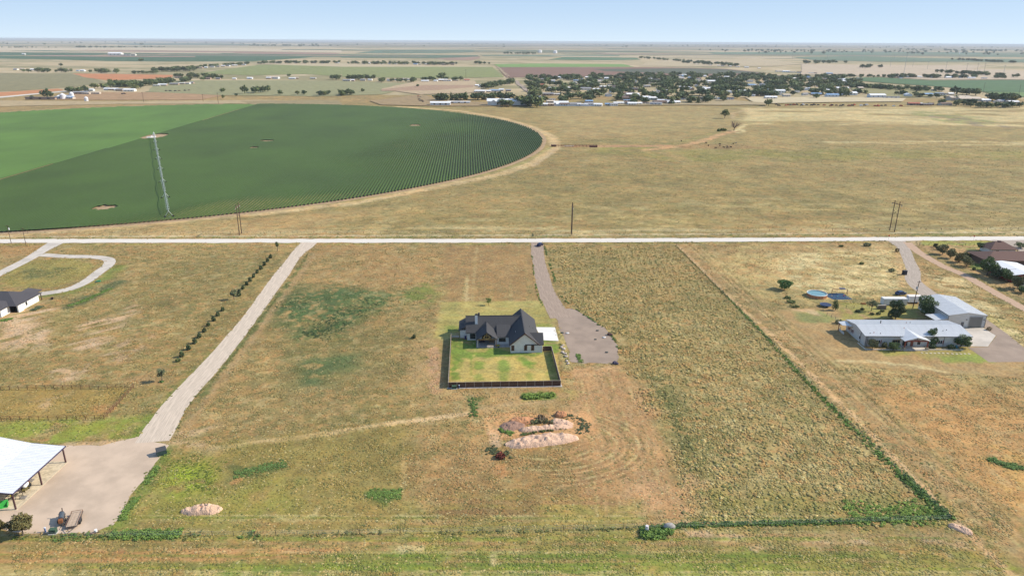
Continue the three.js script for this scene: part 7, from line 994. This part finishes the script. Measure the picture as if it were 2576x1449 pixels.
scatterLine([2360,-8455.6], [5546,-8295.4], 110, 3000, 111, 'far tree', null, { h0: 14, h1: 26 }); scatterLine([6332.1,-11640.5], [7202.8,-10570.9], 60, 2000, 112, 'far tree', null, { h0: 16, h1: 30 }); scatterLine([2870.2,-4786.6], [2782.4,-4061.6], 40, 400, 113, 'far tree', null, { h0: 9, h1: 15 });
scatterLine([1541.1,-2632.5], [1595.4,-2393], 30, 200, 114, 'far tree', null, { h0: 9, h1: 14 }); scatterLine([-10927,-15961.1], [15313.6,-22514.8], 160, 12000, 115, 'far tree', null, { h0: 18, h1: 34 });
scatterLine([808.3,-1785.9], [857,-1714.9], 26, 90, 116, 'tree at the loose right end of the far town', 'trees at the loose right end of the town', { h0: 7, h1: 11 }); scatterLine([797.7,-1515.6], [832.2,-1379.1], 16, 60, 117, 'tree on the plots right of the town', 'trees on the plots right of the town', { h0: 6, h1: 9 }); scatterLine([-858.4,-1773.2], [-797.2,-1870.6], 16, 60, 118, 'tree behind the left village', 'trees behind the left village', { h0: 8, h1: 12 });
farTrees.sort((a, b) => b[1] - a[1]);
{
  const rest = []; let kept = 0; const r = rng(700);
  for (const [x, z, h0, w, label, group, con] of farTrees) { const h = h0 * 1.15;
    if (x < z * 0.80 || x > -z * 0.80) continue;
    if (kept < 292 && label !== 'far tree') { kept++; const m = single('far_tree', label, 'tree', con ? conGeo[kept % 2] : farTreeGeo[kept % 6], farLeaf[kept % 4], [x, z], r() * 6.28, group || undefined); m.scale.set(h / 8 * w, h / 8, h / 8 * w); }
    else { const g = 0.8 + 0.4 * r(); rest.push([x, z, h / 8 * w, 1 / w, 0.125 * g, 0.16 * g, 0.06 * g]); }
  }
  console.log('trees', kept, 'rest', rest.length);
  scatter('distant_trees', 'distant trees that merge into dark rows and specks', 'trees', farTreeGeo.slice(0, 3), mat(1, 1, 1, { vertexColors: true, roughness: 0.9, side: THREE.DoubleSide }), rest);
}
// houses
const roofs = { white: mat(0.80, 0.80, 0.79, { roughness: 0.6 }), grey: mat(0.28, 0.28, 0.29), brown: mat(0.17, 0.115, 0.09), blue: mat(0.20, 0.33, 0.50), red: mat(0.42, 0.12, 0.08), dark: mat(0.07, 0.07, 0.08), tan: mat(0.55, 0.46, 0.36) };
const wallsM = [mat(0.70, 0.68, 0.64), mat(0.52, 0.46, 0.38), mat(0.62, 0.66, 0.70), mat(0.36, 0.26, 0.2)];
const houseKit = [[12, 8, 2.8, 4.4], [16, 7, 2.8, 4.0], [9, 7, 2.6, 4.3], [20, 10, 3.2, 5.0], [14, 4.4, 2.6, 3.1]].map(([w, d, e, p]) => ({ wall: gableWalls(0, -w / 2, w / 2, d / 2 - 0.3, e - 0.1, p - 0.2, 'x'), roof: gableRoof(0, -w / 2 - 0.4, w / 2 + 0.4, d / 2 + 0.3, e, p, 'x', 0.2), win: merge([-0.3, 0, 0.28].map((k) => box(1.3, 1.1, 0.06, k * w, 1.0, d / 2 - 0.28))) }));
function farHouse([x, z], kit, roof, wall, turn, label, group, s = 1, name = 'far_house', cat = 'house') { const t = thing(name, label, cat, [x, z], turn, group), k = houseKit[kit]; part(t, 'wall', k.wall, wallsM[wall]); part(t, 'roof', k.roof, roofs[roof]); part(t, 'windows', k.win, glass); if (Array.isArray(s)) t.scale.set(...s); else t.scale.setScalar(s); return t; }
{
  const pick = (r) => { const k = r(); return k < 0.46 ? 'white' : k < 0.66 ? 'grey' : k < 0.76 ? 'tan' : k < 0.86 ? 'brown' : k < 0.93 ? 'blue' : k < 0.96 ? 'red' : 'dark'; };
  const kits = (r) => [0, 0, 1, 2, 4, 3][Math.floor(r() * 6)];
  const rt = rng(212); for (const q of townHomes) { const c = pick(rt); farHouse(q, kits(rt), c, Math.floor(rt() * 4), (rt() < 0.7 ? 0.05 : 1.6) + (rt() - 0.5) * 0.2, `small ${c}-roofed house among the trees of the far town`, `${c}-roofed houses of the far town`, 1.05 + 0.35 * rt()); }
  const row = (a, b, n, deep, seed, where) => { const r = rng(seed); for (let i = 0; i < n; i++) { const t = (i + r() * 0.8) / n, c = pick(r); farHouse([mix(a[0], b[0], t), mix(a[1], b[1], t) + (r() - 0.5) * deep], kits(r), c, Math.floor(r() * 4), (r() - 0.5) * 0.5, `${c}-roofed house ${where}`, `${c}-roofed houses ${where}`, 0.9 + 0.35 * r()); } };
  row([43.6,-1192.6], [162.2,-1206.1], 9, 20, 221, 'on the front edge of the far town');
  row([163.5,-1216.5], [290.2,-1252.2], 9, 30, 222, 'on the front edge of the far town');
  row([222.9,-1469], [275.8,-1278.8], 8, 60, 223, 'in the front plots of the far town');
  row([311.9,-1348.6], [414.2,-1364.6], 6, 12, 224, 'on the right front edge of the far town');
  row([449.3,-1461], [534.2,-1477.4], 6, 20, 225, 'on the right front edge of the far town');
  row([575.1,-1462.6], [742,-1573.8], 6, 30, 226, 'at the right end of the far town');
  row([887.7,-1772.4], [944.4,-1657.2], 7, 40, 227, 'beside the deep green field');
  row([832,-1484.4], [914.4,-1529.1], 5, 30, 228, 'right of the far town');
  row([683.3,-1254.2], [747.3,-1258.8], 5, 18, 229, 'on the far right lane');
  row([863.9,-1368.7], [903.6,-1297.7], 7, 40, 230, 'at the far right edge');
  row([-82.9,-1495.9], [-4.9,-1564.3], 7, 40, 231, 'in the clump left of the town street');
  row([-90.7,-1694.4], [-48.1,-1698.7], 4, 40, 232, 'in the clump left of the town street');
  row([-230.2,-1892.1], [-114.7,-1950.5], 6, 30, 233, 'of the farm row below the olive field');
  row([-431.6,-1881.5], [-370.7,-1953.6], 4, 20, 234, 'of the farm row below the olive field'); row([-330.9,-1925.2], [-269,-1979.4], 3, 20, 235, 'of the farm row below the olive field');
  row([-855.2,-1484.6], [-758,-1493.8], 7, 40, 236, 'in the left village'); row([-798.4,-1622.4], [-755.7,-1756.3], 6, 50, 237, 'in the left village');
  row([-804.5,-1279.4], [-760.2,-1283], 3, 12, 238, 'by the white tanks on the far left'); row([-833.1,-1391.8], [-780.3,-1396.4], 3, 14, 239, 'of the far left farm');
  row([-915.8,-1991.6], [-723.7,-1945.1], 6, 40, 240, 'of the scattered farms left of centre'); row([-708.7,-1981.6], [-529.6,-2003.7], 6, 20, 241, 'of the scattered farms below the olive field');
  row([-1666.6,-2457.1], [-1249.8,-2349.2], 12, 30, 242, 'on the far left farm row'); row([-1138,-2628.3], [-1110.2,-3076.3], 10, 30, 243, 'along the far lane on the left');
  row([-1080.2,-3324], [-786.5,-3385.6], 9, 40, 244, 'of the far hamlet'); row([-724.5,-3338.3], [-252,-3225.4], 14, 40, 245, 'of the far hamlet');
  row([846.8,-3557], [1010.9,-2987.3], 9, 50, 246, 'of the far settlement'); row([1200.2,-2298.5], [1438.6,-2246.2], 12, 40, 247, 'behind the deep green field'); row([959.5,-2717.3], [1093.2,-2418.4], 9, 50, 248, 'behind the far town');
}
// buildings that stand out
farHouse([-118.8,-1193.8], 1, 'white', 2, 0.02, 'long white-roofed shed with dark front, left of the windbreak row', undefined, [2.0, 1.6, 1.8], 'far_shed', 'shed');
farHouse([-91.3,-1232.3], 4, 'white', 2, 0.02, 'low long white shed before the windbreak row', undefined, [2.6, 1.3, 1.4], 'far_shed', 'shed');
farHouse([-5.8,-1201.9], 3, 'white', 0, 0.02, 'large white shed behind dark trees at the street corner', undefined, [3.6, 2.2, 1.6], 'far_shed', 'shed');
farHouse([-31.9,-1200], 2, 'white', 0, 1.6, 'upright white shed end left of the large white shed', undefined, [2.0, 2.2, 1.6], 'far_shed', 'shed');
farHouse([835.1,-1374.2], 3, 'tan', 1, 0.1, 'big pale-roofed farm building at the far right', undefined, [2.0, 1.7, 1.7], 'far_barn', 'barn'); farHouse([839.8,-1351.4], 3, 'tan', 1, 0.05, 'second big pale-roofed farm building at the far right, nearer the trees', undefined, [2.0, 1.6, 1.5], 'far_barn', 'barn');
farHouse([-813,-1258], 4, 'dark', 3, 0.02, 'long dark shed at the far left', undefined, [3.6, 1.5, 1.5], 'far_shed', 'shed'); farHouse([-821.1,-1392.8], 1, 'grey', 3, 0.05, 'long grey-roofed farmhouse on the far left', undefined, [1.7, 1.3, 1.3], 'far_house', 'house');
farHouse([-2521.9,-4726.6], 3, 'white', 0, 0.05, 'big white hall alone in the far green field', undefined, [4.0, 3.6, 4], 'far_hall', 'hall'); farHouse([-2433,-4668.2], 4, 'grey', 0, 0.05, 'long low grey building beside the white hall in the far green field', undefined, [5, 2, 3], 'far_hall', 'hall'); farHouse([-2368,-4646.3], 2, 'tan', 0, 0.05, 'small pale building at the right of the white hall', undefined, 3, 'far_hall', 'hall');
farHouse([-3097.7,-4715], 2, 'white', 0, 0, 'tiny white building alone in the far green field', undefined, 2, 'far_hall', 'hall');
farHouse([712.9,-1438.8], 3, 'white', 2, 0.1, 'white-roofed barn in the grassy plots right of the town', undefined, [1.6, 1.4, 1.3], 'far_barn', 'barn'); farHouse([787.1,-1462.5], 2, 'white', 2, 1.5, 'small white barn with a dark tree on its left, right of the town', undefined, 1.6, 'far_barn', 'barn'); farHouse([734.4,-1423.4], 4, 'grey', 2, 0.02, 'low long grey shed in the grassy plots right of the town', undefined, [2.2, 1, 1], 'far_shed', 'shed');
farHouse([79.3,-1210.4], 3, 'white', 2, 0.03, 'white gabled shed behind the pale fence on the front edge of the town', undefined, [1.2, 1.4, 1.2], 'far_shed', 'shed');
// pale tin fence on the front edge of the town
[[[64.2,-1194.1], [104.5,-1196.9], 'left pale tin fence on the front edge of the town'], [[111.7,-1192.5], [137.9,-1194.3], 'right pale tin fence on the front edge of the town'], [[326.2,-1341.9], [381,-1333.9], 'blue-white tin fence on the right front edge of the town']].forEach(([a, b, l]) => { const t = thing('tin_fence', l, 'fence', [(a[0] + b[0]) / 2, (a[1] + b[1]) / 2]), L = b[0] - a[0], n = Math.round(L / 6); for (let i = 0; i < n; i++) part(t, 'panel', box(L / n - 0.1, 2.4, 0.15, -L / 2 + (i + 0.5) * L / n, 0, 0), mat(0.62, 0.66, 0.70)); });
// vehicles and scrap on the front edge, far right
{
  const r = rng(501), body = merge([box(4.4, 0.8, 1.8, 0, 0.4), box(2.4, 0.65, 1.6, -0.2, 1.2), ...[[-1.4, -0.8], [1.4, -0.8], [-1.4, 0.8], [1.4, 0.8]].map(([x, z]) => new THREE.CylinderGeometry(0.38, 0.38, 0.25, 10).rotateX(Math.PI / 2).translate(x, 0.38, z))]), cols = { dark: mat(0.04, 0.04, 0.05), white: mat(0.75, 0.75, 0.75, { roughness: 0.4 }), red: mat(0.35, 0.07, 0.04), brown: mat(0.16, 0.10, 0.07), blue: mat(0.12, 0.2, 0.34) }, keys = Object.keys(cols);
  const lineOf = (a, b, n, deep, where) => { for (let i = 0; i < n; i++) { const c = keys[Math.floor(r() * r() * 5)], t = (i + r()) / n; const m = single('far_vehicle', `${c} vehicle parked ${where}`, 'vehicle', body, cols[c], [mix(a[0], b[0], t), mix(a[1], b[1], t) + (r() - 0.5) * deep], (r() - 0.5) * 1.2, `${c} vehicles parked ${where}`); m.scale.setScalar(1 + 0.35 * r()); } };
  lineOf([440.6,-1234.3], [654.3,-1236.7], 34, 26, 'in the scrap row before the town'); lineOf([675.4,-1251.3], [746.4,-1256.4], 8, 20, 'on the far right lane'); lineOf([-180.8,-1395.5], [-151.5,-1217.2], 8, 30, 'left of the long white sheds'); lineOf([29.9,-1571.3], [42.8,-1233.9], 7, 20, 'along the town street'); lineOf([-751.3,-1398.9], [-735.1,-1396.8], 2, 8, 'in the paddock before the left village'); lineOf([-702.5,-1478.8], [-662.2,-1502.7], 6, 14, 'before the left village');
}
// tanks, towers, masts
[[[-785.6,-1274.9], 'left of two pale tanks on the far left', 9, 10], [[-773.5,-1281.9], 'right of two pale tanks on the far left', 7, 12], [[-718,-1228.4], 'small white tank alone before the far left farm', 6, 8]].forEach(([p, l, d, h]) => { const t = thing('storage_tank', l, 'tank', p); part(t, 'shell', new THREE.CylinderGeometry(d / 2, d / 2, h * 0.75, 20).translate(0, h * 0.375, 0), mat(0.62, 0.62, 0.64)); part(t, 'cone_roof', new THREE.ConeGeometry(d / 2 + 0.2, h * 0.25, 20).translate(0, h * 0.875, 0), mat(0.72, 0.72, 0.73)); });
[[[243.8,-6847.5], 'left of two big white tanks near the horizon'], [[369.4,-6597.7], 'right of two big white tanks near the horizon']].forEach(([p, l]) => { const t = thing('storage_tank', l, 'tank', p); part(t, 'shell', new THREE.CylinderGeometry(17, 17, 22, 24).translate(0, 11, 0), mat(0.85, 0.85, 0.85)); part(t, 'cone_roof', new THREE.ConeGeometry(17.4, 4, 24).translate(0, 24, 0), mat(0.85, 0.85, 0.85)); });
{ const t = thing('water_tower', 'white water tower near the right horizon', 'water tower', [4425.3,-7414.9]); part(t, 'bowl', new THREE.SphereGeometry(7, 18, 12).scale(1, 0.75, 1).translate(0, 40, 0), mat(0.85, 0.86, 0.88)); part(t, 'stem', tube([0, 0, 0], [0, 36, 0], 3.2, 2.2, 12), mat(0.85, 0.86, 0.88)); }
{ const t = thing('radio_mast', 'tall lattice radio mast behind the deep green field', 'mast', [1184.9,-2246.9], 0.1), L = []; for (let i = 0; i < 24; i++) { const y = i * 3, w = 1.6 * (1 - i / 40), v = 1.6 * (1 - (i + 1) / 40); for (let k = 0; k < 3; k++) { const a = k * 2.094, b = (k + 1) * 2.094; L.push(tube([Math.cos(a) * w, y, Math.sin(a) * w], [Math.cos(a) * v, y + 3, Math.sin(a) * v], 0.13, 0.13, 3), tube([Math.cos(a) * w, y, Math.sin(a) * w], [Math.cos(b) * v, y + 3, Math.sin(b) * v], 0.08, 0.08, 3)); } } part(t, 'lattice', L, mat(0.45, 0.46, 0.48)); part(t, 'base_hut', box(8, 3, 6, -8, 0, 2), mat(0.6, 0.64, 0.7)); }
[[1695.1,-3342.2], [1786.8,-3324.4], [1688.5,-3027.8], [1727.7,-2964.6], [1691.1,-2768.1], [1695,-2710.4], [1764.7,-2779.1], [1671.5,-2526], [2385.9,-4669.5], [1821.9,-4870.3], [2079,-4937], [1750.3,-5241]].forEach((p, i) => { const s = -p[1] / 3000, t = thing('transmission_pole', 'thin grey transmission pole on the far right plain', 'power pole', p, 0, 'transmission poles on the far plain'); part(t, 'mast', tube([0, 0, 0], [0, 34, 0], 0.55, 0.35, 5), mat(0.3, 0.3, 0.32)); part(t, 'crossarm', box(9, 0.5, 0.5, 0, 30), mat(0.3, 0.3, 0.32)); });
[[[-614.9,-1214.4], 'lone power pole in the reddish paddock behind the circle', 17], [[-484,-1197.8], 'lone power pole at the back edge of the irrigated circle', 17], [[-522.1,-1229.6], 'thin pole left of the back edge of the circle', 13], [[-127.2,-1982.6], 'tall pole at the end of the farm row below the olive field', 28], [[749.1,-1424.6], 'pole right of the white-roofed barn past the town', 20], [[769,-1479.1], 'pole behind the white-roofed barn past the town', 18], [[982.1,-1535], 'pole before the deep green field at the far right', 24], [[1007.9,-1463.2], 'pole at the far right edge by the light green strip', 24]].forEach(([p, l, h]) => { const t = thing('power_pole', l, 'power pole', p); part(t, 'pole', tube([0, -0.2, 0], [0, h, 0], 0.3, 0.22, 5), poleWood); part(t, 'crossarm', box(3, 0.3, 0.3, 0, h - 1, 0), poleWood); });

// ---------- grass tufts: real clumps over the near ground ----------
{
  const tuft = (k) => { // a drooping clump: leaves rise from the middle and bend outward
    const r = rng(900 + k), P = [], C = [], n = 10;
    for (let i = 0; i < n; i++) { const a = i / n * 6.2832 + (r() - 0.5) * 0.5, l = 0.36 + 0.24 * r(), h = 0.75 + 0.35 * r(), w = 0.30 + 0.16 * r(), tip = 0.05 + 0.25 * r(), g = 0.78 + 0.44 * r(), m = 0.55; const ax = Math.cos(a), az = Math.sin(a), px = -az * w / 2, pz = ax * w / 2;
      P.push(ax * 0.02, h * 0.9, az * 0.02, ax * l * m + px, h * 0.72, az * l * m + pz, ax * l * m - px, h * 0.72, az * l * m - pz, ax * l * m + px, h * 0.72, az * l * m + pz, ax * l, tip * h, az * l, ax * l * m - px, h * 0.72, az * l * m - pz); for (let j = 0; j < 6; j++) C.push(g, g, g); }
    const q = new THREE.BufferGeometry(); q.setAttribute('position', new THREE.Float32BufferAttribute(P, 3)); q.setAttribute('color', new THREE.Float32BufferAttribute(C, 3)); q.computeVertexNormals(); return q;
  };
  const geos = [0, 1, 2, 3].map(tuft);
  const tall = [[[17,-351.4], [84.3,-352.9], [97.9,-133.4], [40.5,-131.5], [42,-156.9], [41.3,-199.4], [39.5,-233.9], [24.2,-265.8]]];
  const low = [[[19.6,-207.6], [35.5,-210.8], [40.1,-199.4], [41.8,-160.6], [40.4,-132.9], [19.1,-132.7], [15.2,-151.3], [16,-174.6]], [[105.8,-262.8], [158.1,-272.8], [169.6,-273], [160,-225.3], [171.4,-215.8], [162.7,-203.8], [129.9,-207.7], [102.7,-216.4], [104.4,-242.3]], [[-35.6,-353.2], [10.1,-354.2], [13,-271.6], [-26.9,-268.6]]];
  const none = sheets.concat([[[105.8,-262.8], [158.1,-272.8], [169.6,-273], [160,-225.3], [171.4,-215.8], [162.7,-203.8], [129.9,-207.7], [102.7,-216.4], [104.4,-242.3]], [[-28.6,-269.5], [11.7,-271.6], [15.9,-252.7], [15.8,-229.9], [15.4,-197.4], [-19.3,-195.4], [-27.9,-232.8]], [[122, -226], [178, -226], [178, -267], [122, -243]], [[-225, -248], [-189, -248], [-189, -275], [-225, -275]], [[222, -298], [262, -298], [262, -354], [222, -340]], [[-142, -132], [-109, -132], [-109, -154], [-142, -154]]]);
  const boxed = (l) => l.map((p) => ({ p, b: [Math.min(...p.map((q) => q[0])), Math.max(...p.map((q) => q[0])), Math.min(...p.map((q) => q[1])), Math.max(...p.map((q) => q[1]))] })), hit = (l, x, z) => l.some(({ p, b }) => x > b[0] && x < b[1] && z > b[2] && z < b[3] && inPoly(p, x, z));
  const T1 = boxed(tall), L1 = boxed(low), N1 = boxed(none), r = rng(4242), list = [];
  for (let z = -112; z > -800; ) {
    const d = -z, step = 0.33 * Math.pow(d / 130, d > 392 ? 1.25 : 0.9), half = d * 0.79 + 8;
    for (let x = -half; x < half; x += step) {
      const px = x + (r() - 0.5) * step * 1.5, pz = z + (r() - 0.5) * step * 1.5; if (hit(N1, px + (r() - 0.5) * 1.8, pz + (r() - 0.5) * 1.8) || Math.hypot(px - PC[0], pz - PC[1]) < PR + 10) continue; if (d > 384 && d < 392) continue;
      const isTall = hit(T1, px + (vn(pz / 6, 3) - 0.5) * 9 + (r() - 0.5) * 5, pz + (vn(px / 6, 9) - 0.5) * 9 + (r() - 0.5) * 5), isLow = !isTall && hit(L1, px, pz), n = vn(px / 4 + 5, pz / 4), m = vn(px / 1.7 + 55, pz / 1.7);
      if (r() > (isTall ? (0.3 + 0.7 * vn(px / 7 + 9, pz / 7)) * (0.68 + 0.32 * Math.sin((px + pz * 0.055) * 2.6 + 2.2 * vn(px / 9, pz / 14))) : isLow ? 0.25 : 0.15 + 0.55 * n * n)) continue;
      let c = colourAt(px, pz); const kind = r(); if (kind < 0.16) c = [mix(c[0], 0.10, 0.7), mix(c[1], 0.12, 0.7), mix(c[2], 0.04, 0.7)]; else if (kind > 0.86) c = [mix(c[0], 0.50, 0.55), mix(c[1], 0.39, 0.55), mix(c[2], 0.2, 0.55)]; const g = isTall ? 1.0 + 0.65 * r() : 0.82 + 0.5 * r(), warm = (r() - 0.5) * 0.22, s = (isTall ? 0.30 + 0.58 * m * m + 0.0011 * d : 0.22 + 0.24 * m + 0.0011 * d) * (0.7 + 0.6 * r()), t = isTall ? 0.2 + 0.22 * r() : isLow ? 0.10 : 0.12 + 0.13 * n;
      list.push([px, pz, s, t, c[0] * g * (1 + warm), c[1] * g, c[2] * 0.86 * g * (1 - warm)]);
    }
    z -= step;
  }
  console.log('tufts', list.length);
  scatter('grass_tufts', 'dry grass tufts covering the lots', 'grass', geos, mat(1, 1, 1, { vertexColors: true, roughness: 1, side: THREE.DoubleSide }), list);
}

renderer.render(scene, camera);
